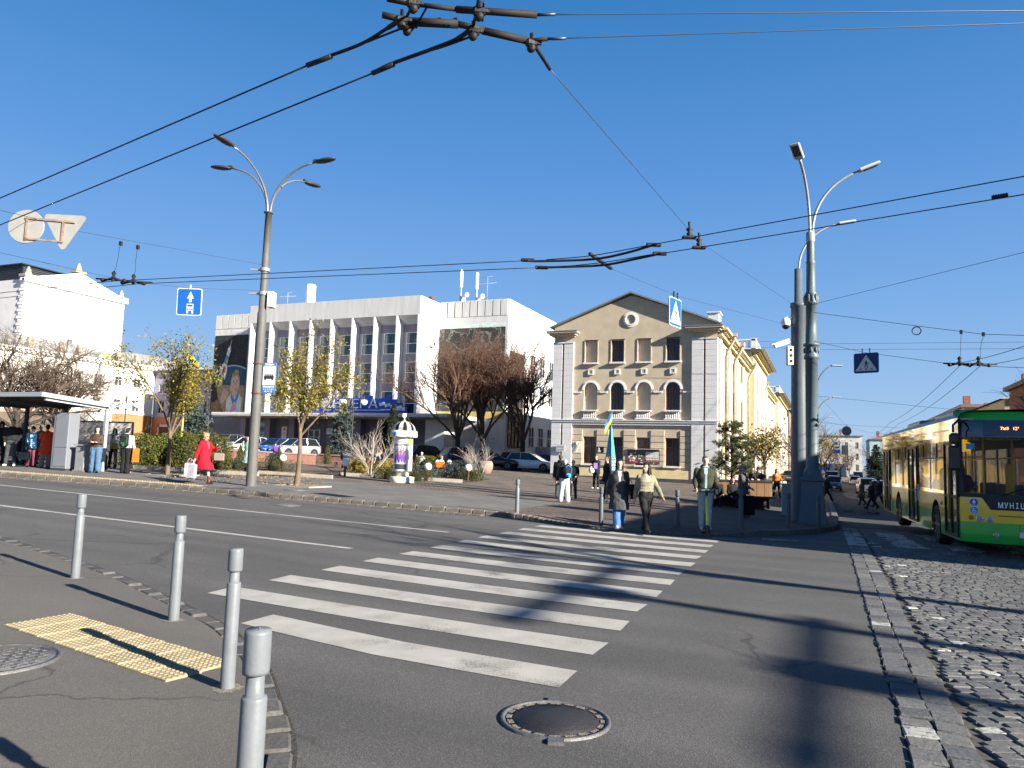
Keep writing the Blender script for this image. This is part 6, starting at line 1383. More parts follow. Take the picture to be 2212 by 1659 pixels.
L_BX = leafmat('box_m', [(.02, .035, .01), (.045, .06, .015), (.09, .09, .025), (.12, .08, .03)])
L_YE = leafmat('yellow_bush_m', [(.25, .2, .03), (.32, .27, .04), (.15, .14, .02), (.3, .15, .04)])
def leaf(mb, p, s, rg, asp=.55):
 u = Vector((rg.gauss(0, 1), rg.gauss(0, 1), rg.gauss(0, 1))).normalized(); v = u.orthogonal().normalized(); v.rotate(Matrix.Rotation(rg.uniform(0, 6.28), 3, u)); v *= s*asp; w = u*s
 mb.add([p-w*.5, p+v*.5, p+w*.5, p-v*.5], [(0, 1, 2, 3)])
def grow(mb, p, d, L, r, lvl, rg, tips, spread, nch, ratio, up=.0, wob=.18, segs=None, r1=.6, start=.35):
 segs = segs or (4 if lvl > 1 else 3); pts = [Vector(p)]; rs = [r]; q = Vector(p); dd = Vector(d).normalized()
 for k in range(segs):
  dd = (dd+Vector((rg.gauss(0, wob), rg.gauss(0, wob), rg.gauss(0, wob)+up*.3))).normalized(); q = q+dd*L/segs; pts.append(q.copy()); rs.append(r*(1-(1-r1)*(k+1)/segs))
 mb.tube(pts, rs, 7 if lvl > 3 else (5 if lvl > 1 else 3), cap=False)
 if lvl == 0: tips.append((q, dd)); return
 n = nch[lvl-1] if lvl-1 < len(nch) else 4
 for k in range(n):
  t = start+(1-start)*(k+rg.random()*.8)/n; t = min(t, .99); i = int(t*segs); f = t*segs-i; b = pts[i].lerp(pts[min(i+1, segs)], f)
  ax = Vector((rg.gauss(0, 1), rg.gauss(0, 1), rg.gauss(0, 1))).cross(dd); ax = ax.normalized() if ax.length > .01 else dd.orthogonal()
  nd = dd.copy(); nd.rotate(Matrix.Rotation(rg.uniform(spread*.55, spread*1.25), 3, ax)); nd = (nd+Vector((0, 0, up))).normalized()
  grow(mb, b, nd, L*ratio*rg.uniform(.75, 1.2), rs[i]*.55, lvl-1, rg, tips, spread, nch, ratio, up, wob, None, .55, .25)
 tips.append((q, dd))
def bare_tree(name, label, b, H, trunk, seed, bark, twig, lv=4, nch=(3, 5, 6, 8), spread=.7, ratio=.52, up=.12, r=.2, leaves=None, nl=0, ls=.1, group=None, lean=(0, 0, 1), cat='tree', spread_leaf=.3):
 rg = random.Random(seed); t = thing(name, label, cat, b, group=group); a = MB(); tips = []
 a.tube([(0, 0, -.1), (lean[0]*trunk*.5, lean[1]*trunk*.5, trunk*.5), (lean[0]*trunk, lean[1]*trunk, trunk)], [r*1.25, r, r*.9], 10, cap=False); a.build('trunk', bark, t)
 c = MB(); n = nch[lv-1]
 for k in range(n):
  an = 2*math.pi*(k+rg.random()*.6)/n; tilt = rg.uniform(.15, spread); z = trunk*rg.uniform(.8, 1.)
  grow(c, (lean[0]*z, lean[1]*z, z), (math.cos(an)*math.sin(tilt), math.sin(an)*math.sin(tilt), math.cos(tilt)), (H-trunk)*rg.uniform(.62, .8), r*.5, lv-1, rg, tips, spread, nch, ratio, up)
 tp = max(p.z for p, _ in tips); s = (H-trunk)/(tp-trunk)
 c.v = [(x, y, trunk+(z-trunk)*s if z > trunk else z) for x, y, z in c.v]
 cr = c.build('branches', twig, t)
 if leaves:
  l = MB()
  for k in range(nl):
   p, d = rg.choice(tips); p = Vector((p.x, p.y, trunk+(p.z-trunk)*s if p.z > trunk else p.z))
   leaf(l, p-d*rg.uniform(0, .5)+Vector((rg.gauss(0, spread_leaf), rg.gauss(0, spread_leaf), rg.gauss(0, spread_leaf))), ls*rg.uniform(.6, 1.3), rg)
  l.build('leaves', leaves, t)
 return t
def crown_tree(label, b, H, trunk, seed, cw):
 rg = random.Random(seed); t = thing('young_tree', label, 'tree', b, group='young trees along the pavement'); a = MB()
 a.tube([(0, 0, -.1), (.03, .02, .6), (.06, 0, trunk*.6), (-.02, .03, trunk)], [.13, .085, .07, .065], 10, cap=False); a.build('trunk', BARK, t)
 c = MB(); tips = []
 for k in range(7):
  an = 2*math.pi*(k+rg.random()*.5)/7; tilt = rg.uniform(.12, .55)
  grow(c, (0, .02, trunk*(.8+.03*k)), (math.cos(an)*math.sin(tilt)*cw, math.sin(an)*math.sin(tilt)*cw, math.cos(tilt)), (H-trunk)*rg.uniform(.45, .8), .04, 2, rg, tips, .6, (5, 7), .42, .1, .16)
 tp = max(p.z for p, _ in tips); s = (H-trunk)/(tp-trunk); c.v = [(x, y, trunk+(z-trunk)*s if z > trunk else z) for x, y, z in c.v]
 c.build('branches', BARK, t); l = MB()
 for p, d in tips:
  p = Vector((p.x, p.y, trunk+(p.z-trunk)*s if p.z > trunk else p.z)); hh = (p.z-trunk)/(H-trunk)
  for k in range(int(rg.uniform(12, 30)*(1.2-.7*max(0, hh-.35)))):
   leaf(l, p-d*rg.uniform(0, .5)+Vector((rg.gauss(0, .15), rg.gauss(0, .15), rg.gauss(0, .16)-.06)), rg.uniform(.06, .135), rg, .5)
 l.build('leaves', L_YG, t); return t
crown_tree('young yellow green tree left of the flagpole with a kinked trunk', P(360, 29, .13, 1020), 5.9, 1.75, 11, 1.05)
crown_tree('young yellow green tree right of the lamp post in front of the white fins', P(641, 26.6, .13, 1042), 5.75, 2.2, 23, .8)
for k, p_ in enumerate(((360, 29, 1020), (641, 26.6, 1042))):
 q = P(p_[0], p_[1], .14, p_[2]); o = thing('tree_pit', ['square soil pit around the left young tree', 'square soil pit around the right young tree'][k], 'tree pit', q); a = MB(); a.box((.25, 0, 0), (1.5, 1.2, .02)); a.build('soil', M('pit_m', (.2, .16, .12), .95, .4, 9), o); a = MB(); a.box((.25, -.62, .0), (1.6, .06, .05)); a.box((.25, .62, .0), (1.6, .06, .05)); a.box((-.53, 0, 0), (.06, 1.2, .05)); a.box((1.03, 0, 0), (.06, 1.2, .05)); a.build('edging', M('edging_m'), o)
for k, (px, d, H, w, lab) in enumerate(((987, 72, 14.2, .42, 'russet bare linden with a dark trunk, left of the three by the map mural'), (1040, 73, 14., .42, 'russet bare linden behind the pale bare shrub, middle of the three'), (1128, 71, 14.6, .42, 'tall russet bare linden against the end wall, right of the three'))):
 bare_tree('linden_tree', lab, P(px, d, .1), H, 2.6, 31+k, BARKD, TWR, 4, (6, 7, 8, 9), w, .46, .2, .26, L_BR, 17000, .105, 'bare lindens beside the modernist building', spread_leaf=.35)
for k, (px, d, H, lab) in enumerate(((28, 38, 7.2, 'dense bare tree over the bus shelter roof at the left edge'), (120, 41, 6.6, 'dense bare tree with spreading twigs in front of the white theatre'))):
 bare_tree('bare_tree', lab, P(px, d, .1), H, 1.5, 51+k, BARKD, TWIG, 4, (6, 8, 8, 8), 1.0, .56, .06, .2, leafmat('dry_leaf_m', [(.17, .12, .07), (.24, .18, .1), (.1, .07, .045)]), 700, .07, 'bare trees by the bus shelter')
def shrub(name, label, b, H, seed, n, mat, lv=3, r=.03, leaves=None, nl=0, ls=.07, tilt0=.65):
 rg = random.Random(seed); t = thing(name, label, 'shrub', b); c = MB(); tips = []
 for k in range(n):
  an = rg.uniform(0, 6.28); tilt = rg.uniform(.08, tilt0); grow(c, (rg.gauss(0, .06), rg.gauss(0, .06), -.05), (math.cos(an)*math.sin(tilt), math.sin(an)*math.sin(tilt), math.cos(tilt)), H*rg.uniform(.6, .95), r, lv-1, rg, tips, .55, (4, 5, 5), .42, .12, .12)
 tp = max(p.z for p, _ in tips); s = H/tp; c.v = [(x, y, z*s) for x, y, z in c.v]; c.build('stems', mat, t)
 if leaves:
  l = MB()
  for k in range(nl): p, d = rg.choice(tips); leaf(l, Vector((p.x, p.y, p.z*s))+Vector((rg.gauss(0, .08), rg.gauss(0, .08), rg.gauss(0, .08))), ls, rg)
  l.build('leaves', leaves, t)
 return t
shrub('bare_shrub', 'pale bare shrub with whitish stems left of the advertising column', P(800, 37.5, .13, 1012), 3.2, 61, 12, BARKP, 3, .035, leafmat('red_leaf_m', [(.25, .06, .05), (.2, .12, .06)]), 260, .06)
shrub('bare_shrub', 'pale bare shrub with fanned twigs in front of the dark parked cars', P(1030, 40, .13, 1008), 2.5, 62, 14, BARKP, 3, .028)
def blob(name, label, b, rx, ry, h, n, mat, seed, s=.08, cat='bush', core=None, group=None, top=None):
 rg = random.Random(seed); t = thing(name, label, cat, b, group=group); l = MB(); ns = [(rg.uniform(0, 6.28), rg.uniform(1.5, 4), rg.uniform(.06, .16)) for _ in range(6)]
 for k in range(n):
  an = rg.uniform(0, 6.28); u = rg.random(); z = u*h;
  prof = top(u) if top else math.sqrt(max(0., 1-(2*abs(u-.42))**2.4)) if u > .42 else .75+.25*u/.42
  rr = prof*(1+sum(a_*math.sin(f*an+p_+u*4) for p_, f, a_ in ns)*.6)*(rg.random()**.25)
  leaf(l, Vector((rx*rr*math.cos(an), ry*rr*math.sin(an), z+.03)), s*rg.uniform(.6, 1.4), rg)
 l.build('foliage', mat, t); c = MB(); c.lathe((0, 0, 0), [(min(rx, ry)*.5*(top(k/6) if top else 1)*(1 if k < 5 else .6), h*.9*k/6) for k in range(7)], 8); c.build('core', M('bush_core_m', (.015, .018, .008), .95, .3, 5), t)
 return t
cone_ = lambda u: max(.03, (1-u)**.9); rnd = lambda u: math.sqrt(max(0, 1-(u*.98)**3))
k = 0
for px, d, w, h, mat, lab in ((300, 34.5, .95, 1.5, L_GR, 'loose leafy hedge shrub nearest the man with the backpack'), (330, 35, .85, 1.35, L_GR, 'low leafy hedge shrub second from the left'), (352, 35.5, 1., 1.55, L_GR, 'leafy hedge shrub just left of the young tree trunk'), (382, 35.5, .95, 1.7, L_GR, 'tall leafy hedge shrub just right of the young tree trunk'), (408, 36, .9, 1.5, L_GR, 'leafy hedge shrub in front of the spruce')):
 k += 1; blob('hedge_shrub', lab, P(px, d, .13, 1000), w, w*.8, h, 2200, mat, 70+k, .1, 'shrub', group='loose hedge shrubs at left', top=rnd)
for px, d, w, h, lab in ((432, 35.2, .48, 1.75, 'clipped thuja right behind the woman in the red coat'), (458, 35.2, .5, 1.7, 'clipped thuja between the red coat woman and the shop'), (402, 33.8, .5, 1.65, 'clipped thuja at the left end of the thuja row'), (482, 35.5, .45, 1.55, 'clipped thuja at the right end of the thuja row')):
 k += 1; blob('thuja', lab, P(px, d, .13, 1000), w, w, h, 2200, L_TH, 70+k, .075, 'thuja', group='clipped thujas', top=rnd)
for px, d, w, h, mat, lab in ((512, 36, .9, .55, L_BX, 'low clipped box hedge below the parked grey car'), (590, 36.5, 1.5, .6, L_BX, 'low clipped box hedge between the lamp post and the young tree'), (842, 35.5, .9, .55, L_BX, 'low clipped box hedge left of the advertising column'), (900, 35.2, .85, .5, L_BX, 'low clipped box hedge right of the advertising column'), (1022, 38.4, .5, .55, L_BX, 'small square box bush under the pale bare shrub')):
 k += 1; blob('box_hedge', lab, P(px, d, .13, 1005), w, .5, h, 1800, mat, 70+k, .055, 'hedge', group='low box hedges', top=lambda u: 1.)
for px, d, w, h, mat, lab in ((777, 37.5, .5, .75, L_YE, 'rounded yellow bush right of the sitting man'), (824, 38, .5, .8, L_YE, 'yellow green bush between the bare shrub and the column'), (848, 38.5, .7, .8, L_YE, 'wide yellow bush just left of the column'), (922, 46, 1.2, 1.05, L_GR, 'broad light green bush behind the seated pair'), (918, 37, .8, .65, L_SP, 'blue grey juniper holding a globe lamp'), (1000, 40, 1.3, 1.0, L_SP, 'large blue grey juniper left of the pale bare shrub'), (975, 42, .8, .8, L_SP, 'blue grey juniper beside the child'), (590, 40, .45, .8, L_SP, 'small blue grey juniper next to the child in purple'), (778, 40, 1., .95, L_YE, 'spreading reddish bush behind the bare shrub')):
 k += 1; blob('garden_bush', lab, P(px, d, .13, 1000), w, w*.8, h, 1500, mat, 70+k, .075, 'bush', top=rnd)
for px, d, w, h, lab in ((518, 36.3, .35, 1.05, 'small conical thuja below the white parked car'), (602, 37, .33, 1.05, 'small conical thuja beside the low globe lamp'), (706, 47, .4, 1.2, 'small conical thuja on the granite wall')):
 k += 1; blob('conical_thuja', lab, P(px, d, .3, 995), w, w, h, 1300, L_TH, 70+k, .06, 'thuja', group='small conical thujas', top=cone_)
def conifer(name, label, b, H, W_, seed, mat, n=16, s=.16, trunk=.1, base=.05):
 rg = random.Random(seed); t = thing(name, label, 'conifer', b); a = MB(); a.tube([(0, 0, -.1), (0, 0, H*.97)], [trunk, .01], 8); c = MB(); l = MB()
 for k in range(n):
  u = base+(1-base)*(k/n); z = H*u; L = W_*(1-u)**.8+.08; m_ = int(9*(1-u)+4)
  for j in range(m_):
   an = rg.uniform(0, 6.28); dv = Vector((math.cos(an), math.sin(an), 0)); Lb = L*rg.uniform(.7, 1.1); pts = [Vector((0, 0, z)), Vector((0, 0, z))+dv*Lb*.5+Vector((0, 0, -.02*Lb)), Vector((0, 0, z))+dv*Lb+Vector((0, 0, -.1*Lb+.05))]
   a.tube(pts, [.02, .014, .006], 3, cap=False); q = int(8+26*Lb)
   for i in range(q):
    f = rg.uniform(.15, 1.05); p = pts[0].lerp(pts[2], f)+Vector((rg.gauss(0, .12*Lb), rg.gauss(0, .12*Lb), rg.gauss(-.05, .07))); leaf(l, p, s*rg.uniform(.6, 1.3), rg, .35)
 a.build('trunk', BARKD, t); l.build('needles', mat, t); return t
q = P(405, 47, .1); conifer('spruce', 'dark blue spruce behind the flagpole and the left young tree', q, D3(405, 815, 47).z-q.z, 1.75, 91, L_SP, 22, .26)
q = P(740, 55, .1); conifer('spruce', 'slim blue spruce in front of the blue sign', q, D3(740, 848, 55).z-q.z, 1.35, 92, L_SP, 20, .22)
for k2, (px, d, top, w, lab) in enumerate(((845, 58, 872, .75, 'tall dark conifer column behind the bare shrub'), (830, 59, 905, .9, 'dark conifer left of the tall column one'), (872, 59, 895, .8, 'dark conifer right behind the advertising column'))):
 q = P(px, d, .1); blob('dark_conifer', lab, q, w, w, D3(px, top, d).z-q.z, 2600, L_DK, 95+k2, .16, 'conifer', top=lambda u: max(.05, (1-u)**.5))
q = P(1258, 125, 0); z = D3(1258, 662, 125).z; t = conifer('spruce', 'top of a dark spruce behind the roof of the tan building', (q.x, q.y, 10), z-10, 2.6, 97, L_DK, 22, .55, .2)
def pine():
 b = P(1580, 30.5, 1.1, 1000); t = thing('pine_tree', 'bushy dark pine growing from the wooden planter', 'pine', b); rg = random.Random(98); a = MB(); a.tube([(0, 0, -.3), (.05, 0, 1), (0, .05, 2.55)], [.06, .05, .015], 8); l = MB()
 for k in range(64):
  u = rg.random(); z = .1+2.3*u; an = rg.uniform(0, 6.28); L = 1.42*(1-u*.75)*rg.uniform(.6, 1.1); dv = Vector((math.cos(an), math.sin(an), .35)).normalized(); p0 = Vector((0, 0, z)); p1 = p0+dv*L; a.tube([p0, p0+dv*L*.5, p1], [.02, .014, .006], 4, cap=False)
  for j in range(int(5+6*L)):
   c = p0.lerp(p1, rg.uniform(.35, 1.05))+Vector((rg.gauss(0, .08), rg.gauss(0, .08), rg.gauss(0, .06)))
   for i in range(24):
    d = Vector((rg.gauss(0, 1), rg.gauss(0, 1), rg.gauss(.4, .8))).normalized(); s = d.orthogonal().normalized()*.008; e = c+d*rg.uniform(.1, .19); l.add([c-s, c+s, e], [(0, 1, 2)])
 a.build('trunk', BARKD, t); l.build('needles', L_PI, t)
pine()
q = P(1652, 52, .1); bare_tree('vine_tree', 'leafy vine tree with sparse autumn leaves by the awning of the yellow building', q, 4.6, 2.1, 99, BARK, TWIG, 3, (4, 5, 6), 1.0, .5, .0, .1, leafmat('vine_leaf_m', [(.12, .13, .03), (.22, .12, .04), (.28, .22, .06), (.07, .09, .02)]), 1500, .22, spread_leaf=.35)
o = thing('awning', 'small dark awning over a door of the yellow building', 'awning', (-7.0, 62, 3.9)); a = MB(); a.prism([(0, -1.6, 0), (0, 1.6, 0), (2.2, 1.6, -.35), (2.2, -1.6, -.35)], (0, 0, .12)); a.build('canopy', M('slate_m'), o); a = MB(); a.bar((0, 1.5, .9), (2., 1.5, -.25), .04); a.bar((0, -1.5, .9), (2., -1.5, -.25), .04); a.build('stay', SHD, o)
for px, d, H, lab, lv, nl, seed in ((1775, 78, 7.6, 'bare street tree with a few yellow leaves right of the ornate lamp', L_YG, 500, 101), (1738, 70, 7.2, 'thin bare street tree left of the ornate lamp', None, 0, 102), (1742, 100, 6., 'small bare street tree past the yellow building', L_BR, 300, 103), (1790, 150, 8.5, 'bare street tree in front of the white end building', L_BR, 600, 104), (1815, 170, 8, 'second bare street tree before the white end building', L_BR, 500, 105), (1834, 190, 8, 'third bare street tree by the pale green house', L_YG, 500, 106), (1895, 200, 12, 'tall bare tree behind the orange brick house', L_BR, 500, 107)):
 bare_tree('street_tree', lab, P(px, d, .1), H, H*.3, seed, BARKD, TWIG, 3, (5, 6, 7), .8, .52, .1, .16, lv, nl, .2, 'street trees')
q = P(1893, 165, .1); conifer('dark_tree', 'dark evergreen beside the rear of the bus far down the street', q, 8.5, 3.0, 108, L_DK, 16, .6)
q = Vector((16, 68, -1)); bare_tree('bare_tree', 'bare tree reaching over the red brick house at the right edge', q, 12.5, 4, 109, BARKD, TWIG, 3, (5, 6, 7), .8, .52, .1, .18)
bare_tree('bare_tree', 'tall bare tree on the sunny side of the street whose branches shade the crossing', (14.6, 8.2, 0), 11.2, 7.2, 110, BARKD, TWIG, 3, (4, 5, 6), .9, .55, .05, .16)
# fallen leaves
rg = random.Random(12); l = MB(); beds = [(735, 1000, 36.3, 41), (290, 560, 32.2, 35), (560, 720, 33.5, 36), (350, 700, 26, 33)]
for x0, x1, d0, d1 in beds:
 for k in range(700): p = P(rg.uniform(x0, x1), rg.uniform(d0, d1), 0); leaf(l, Vector((p.x, p.y, G(p.x, p.y)+pav(p.x, p.y)+.05)), rg.uniform(.05, .09), rg)
o = l.build('fallen_leaves', leafmat('fallen_m', [(.3, .2, .08), (.22, .12, .05), (.35, .27, .12)])); tag(o, 'dry fallen leaves scattered over the planting beds', 'leaves'); o['kind'] = 'stuff'
# ================================================================== vehicles
def paint(name, col=(.5, .5, .5), metal=.0): return M(name, col, .28, .03, 2., metal=metal, coat=.8, spec=.5)
TYRE = M('tyre_m', (.018, .018, .019), .85, .15, 20); RIM = M('rim_m', (.3, .3, .31), .35, .1, 5, metal=.6); CHR = M('chrome_m', (.6, .6, .62), .15, 0, metal=.9); HLG = M('headlight_m', (.28, .3, .33), .08, .1, 20, spec=.8); BLK = M('black_trim_m', (.015, .015, .017), .45, .1, 4); TLR = M('taillight_m', (.3, .01, .01), .2, .1, 9); CARG = M('car_glass_m', (.012, .015, .018), .04, 0, spec=.7); PLT = M('plate_m', (.7, .7, .68), .5, 0); ORL = M('indicator_m', (.55, .2, .02), .3, .1, 9)
def wheel(par, x, y, r, w, side, hub=None):
 a = MB(); a.T = Matrix.Translation((x, y, r)) @ facing((side, 0, 0)); a.lathe((0, 0, -w/2), [(r*.6, 0), (r*.94, 0), (r, w*.15), (r, w*.85), (r*.94, w), (r*.66, w), (r*.62, w*.8)], 24, cap=False); a.T = None; tw = a.build('wheel', TYRE, par)
 a = MB(); a.T = Matrix.Translation((x, y, r)) @ facing((side, 0, 0)); a.lathe((0, 0, w*.3), [(r*.66, 0), (r*.6, w*.1), (r*.2, w*.05), (r*.16, w*.16), (.001, w*.16)], 20, cap=False)
 for k in range(8): an = 2*math.pi*k/8; a.bar((r*.18*math.cos(an), r*.18*math.sin(an), w*.42), (r*.6*math.cos(an), r*.6*math.sin(an), w*.44), r*.13, w*.1)
 a.T = None; a.build('rim', hub or RIM, tw)
KIND = {  # L, W, H, belt profile (fraction of length from rear, height), greenhouse: rear base, rear top, front top, front base
 'suv': (4.55, 1.86, 1.68, [(0, .82), (.02, 1.0), (.12, 1.06), (.5, 1.04), (.7, 1.03), (.9, .95), (.985, .82), (1, .6)], (.03, .14, .55, .74)),
 'hatch': (4.35, 1.79, 1.56, [(0, .7), (.02, .9), (.12, 1.0), (.5, .97), (.7, .95), (.92, .8), (.985, .68), (1, .5)], (.03, .13, .52, .77)),
 'sedan': (4.7, 1.82, 1.46, [(0, .7), (.02, .95), (.18, 1.0), (.5, .95), (.72, .93), (.92, .8), (.985, .68), (1, .5)], (.14, .3, .56, .75)),
 'van': (5.0, 1.95, 2.2, [(0, .9), (.02, 1.15), (.3, 1.2), (.7, 1.2), (.85, 1.15), (.95, 1.0), (.99, .8), (1, .5)], (.01, .03, .7, .88))}
def car(label, p, fwd, kind, mat, group=None, plates=True, lamp_on=False):
 L, Wd, H, prof, (rb, rt_, ft, fb) = KIND[kind]; rz = math.atan2(-fwd[0], fwd[1]); t = thing('car' if kind != 'van' else 'van', label, 'car' if kind != 'van' else 'van', p, rz, group)
 w = Wd/2; Y = lambda f: (f-.5)*L
 def belt(f):
  for (a0, z0), (a1, z1) in zip(prof, prof[1:]):
   if f <= a1: return z0+(z1-z0)*(f-a0)/(a1-a0)
  return prof[-1][1]
 st = sorted({0, .01, .03, .08, .14, .2, .3, .4, .5, .6, .7, .76, .82, .88, .92, .96, .985, 1.}); rings = []
 for f in st:
  e = min(f, 1-f); tw = w*(1-.14*max(0, 1-e/.12)**2); zb = .22+.14*max(0, 1-e/.1)**2; zt = belt(f); zm = min(zt-.05, .62)
  rings.append([Vector((x, Y(f), z)) for x, z in ((-tw*.9, zb), (-tw, zb+.12), (-tw*1.0, zm), (-tw*.97, zt-.05), (-tw*.88, zt), (0, zt+.025), (tw*.88, zt), (tw*.97, zt-.05), (tw, zm), (tw, zb+.12), (tw*.9, zb))])
 a = MB(); a.loft(rings); a.build('body', mat, t)
 a = MB(); r2 = []
 for f, z, s_ in ((rb, belt(rb)-.02, .9), (rt_, H-.06, .76), ((rt_+ft)/2, H-.01, .77), (ft, H-.05, .75), (fb, belt(fb)-.01, .88)):
  r2.append((f, z, s_))
 def gh(mb, off, fs):
  for (f0, z0, s0), (f1, z1, s1) in zip(r2, r2[1:]): pass
 top = [(f, z) for f, z, _ in r2[1:4]]
 v = []
 base = [(rb, .93), (rt_, .93), ((rt_+ft)/2, .94), (ft, .94), (fb, .9)]
 for (fbz, sw), (f, z, s_) in zip(base, r2): v.append([(-w*sw, Y(fbz), belt(fbz)-.02), (-w*s_, Y(f), z), (w*s_, Y(f), z), (w*sw, Y(fbz), belt(fbz)-.02)])
 for q0, q1 in zip(v, v[1:]): a.add([*q0, *q1], [(0, 4, 5, 1), (1, 5, 6, 2), (2, 6, 7, 3)])
 a.build('windows', CARG, t)
 a = MB(); n_ = [(rt_-.01, H-.055), ((rt_+ft)/2, H+.015), (ft+.01, H-.045)]
 for (f0, z0), (f1, z1) in zip(n_, n_[1:]): a.prism([(-w*.76, Y(f0), z0), (w*.76, Y(f0), z0), (w*.76, Y(f1), z1), (-w*.76, Y(f1), z1)], (0, 0, .025), smooth=False)
 for s_ in (-1, 1):
  for f0, f1, t0 in ((fb, ft, .045), (rb, rt_, .07), ((rt_+ft)/2+.01, (rt_+ft)/2, .05)):
   zb = belt(f0); a.bar((s_*w*(.91 if f0 != fb else .88), Y(f0), zb-.02), (s_*w*.765, Y(f1), H-.03), t0, .04)
 a.build('roof', mat, t)
 r = .33 if kind != 'suv' else .36
 for s_ in (-1, 1):
  for f in (.19, .81):
   a = MB(); a.T = Matrix.Translation((s_*(w-.02), Y(f), r)) @ facing((s_, 0, 0)); a.lathe((0, 0, 0), [(r*1.18, 0), (r*1.16, .025)], 20); a.T = None; a.build('wheel_arch', BLK, t)
   wheel(t, s_*(w-.1), Y(f), r, .22, s_)
 for s_ in (-1, 1):
  a = MB(); a.ball((s_*w*.68, Y(.975), belt(.97)-.12), (.2, .1, .08), 10, 6); a.build('headlight', HLG, t)
  a = MB(); a.box((s_*w*.8, Y(.008), belt(.03)-.12), (.26, .08, .2), bev=.02); a.build('taillight', TLR, t)
  a = MB(); a.ball((s_*(w+.09), Y(fb-.05), belt(fb)+.06), (.11, .07, .07), 8, 6); a.build('mirror', mat, t)
 a = MB(); a.box((0, Y(1.), .56), (Wd*.5, .06, .14), bev=.02); a.box((0, Y(.995), .33), (Wd*.7, .1, .12), bev=.02); a.build('grille', BLK, t)
 a = MB(); a.box((0, Y(1)+.035, .45), (.52, .02, .11)); a.build('number_plate', PLT, t); a = MB(); a.box((0, Y(0)-.02, .75), (.52, .02, .11)); a.build('number_plate', PLT, t)
 return t
NY = (0, -1); SQ_ = 'cars parked in front of the modernist building'
PG = lambda x, d: P(x, d, .12, 970)
car('grey crossover parked left of the white car under the black shop sign', PG(486, 70), (.1, -1), 'suv', paint('car_grey_m', (.2, .22, .26), .3), SQ_)
car('white car parked between the grey crossover and the lamp post', PG(536, 69.5), (.1, -1), 'hatch', paint('car_white_m', (.75, .75, .75)), SQ_)
car('bright blue hatchback parked left of the silver crossover', PG(592, 68.5), (.0, -1), 'hatch', paint('car_blue_m', (.01, .1, .4), .3), SQ_)
car('silver crossover parked beside the bright blue hatchback', PG(638, 67.5), (-.25, -1), 'suv', paint('car_silver_m', (.42, .44, .46), .5), SQ_)
car('black crossover parked under the canopy right of the column', PG(926, 70), (.5, 1), 'suv', paint('car_black_m', (.012, .012, .014)), SQ_)
car('dark blue crossover parked below the first linden trunk', PG(1002, 67), (.6, 1), 'suv', paint('car_navy_m', (.02, .035, .07), .2), SQ_)
car('black sedan parked behind the pale bare shrub', PG(1062, 64), (1, .35), 'sedan', paint('car_black_m'), SQ_)
car('grey hatchback parked behind the white hatchback', PG(1122, 70), (.3, 1), 'hatch', paint('car_grey_m'), SQ_)
car('white hatchback seen from the side next to the tan building', PG(1148, 64), (1, .08), 'hatch', paint('car_white_m'), SQ_)
car('black car mostly hidden behind the white hatchback', PG(1188, 69), (1, .2), 'sedan', paint('car_black_m'), SQ_)
ST = 'vehicles down the cobbled street'
PS = lambda x, d: P(x, d, 0., 1040)
car('dark blue crossover coming down the shaded street', PS(1799, 86), (0, -1), 'suv', paint('car_navy_m'), ST); car('orange van behind the dark blue crossover in the street', PS(1796, 98), (0, -1), 'van', paint('car_orange_m', (.55, .1, .01)), ST)
car('white car crossing behind the pedestrians in the street', PS(1874, 78), (.1, -1), 'suv', paint('car_white_m'), ST); car('pale car by the rear of the bus', PS(1903, 72), (0, -1), 'hatch', paint('car_silver_m'), ST)
car('small white car far down the street on the left lane', PS(1846, 125), (0, 1), 'hatch', paint('car_white_m'), ST); car('smaller white car farthest down the street', PS(1842, 165), (0, -1), 'hatch', paint('car_white_m'), ST); car('turquoise van far down the street', PS(1853, 150), (0, 1), 'van', paint('car_teal_m', (.02, .3, .4)), ST)
car('dark green car parked beside the orange jacket woman', P(1712, 80, .1), (.1, 1), 'sedan', paint('car_green_m', (.02, .05, .035)), ST); car('pale car far right in the street beyond the walkers', PS(1888, 130), (1, 0), 'sedan', paint('car_silver_m'), ST)
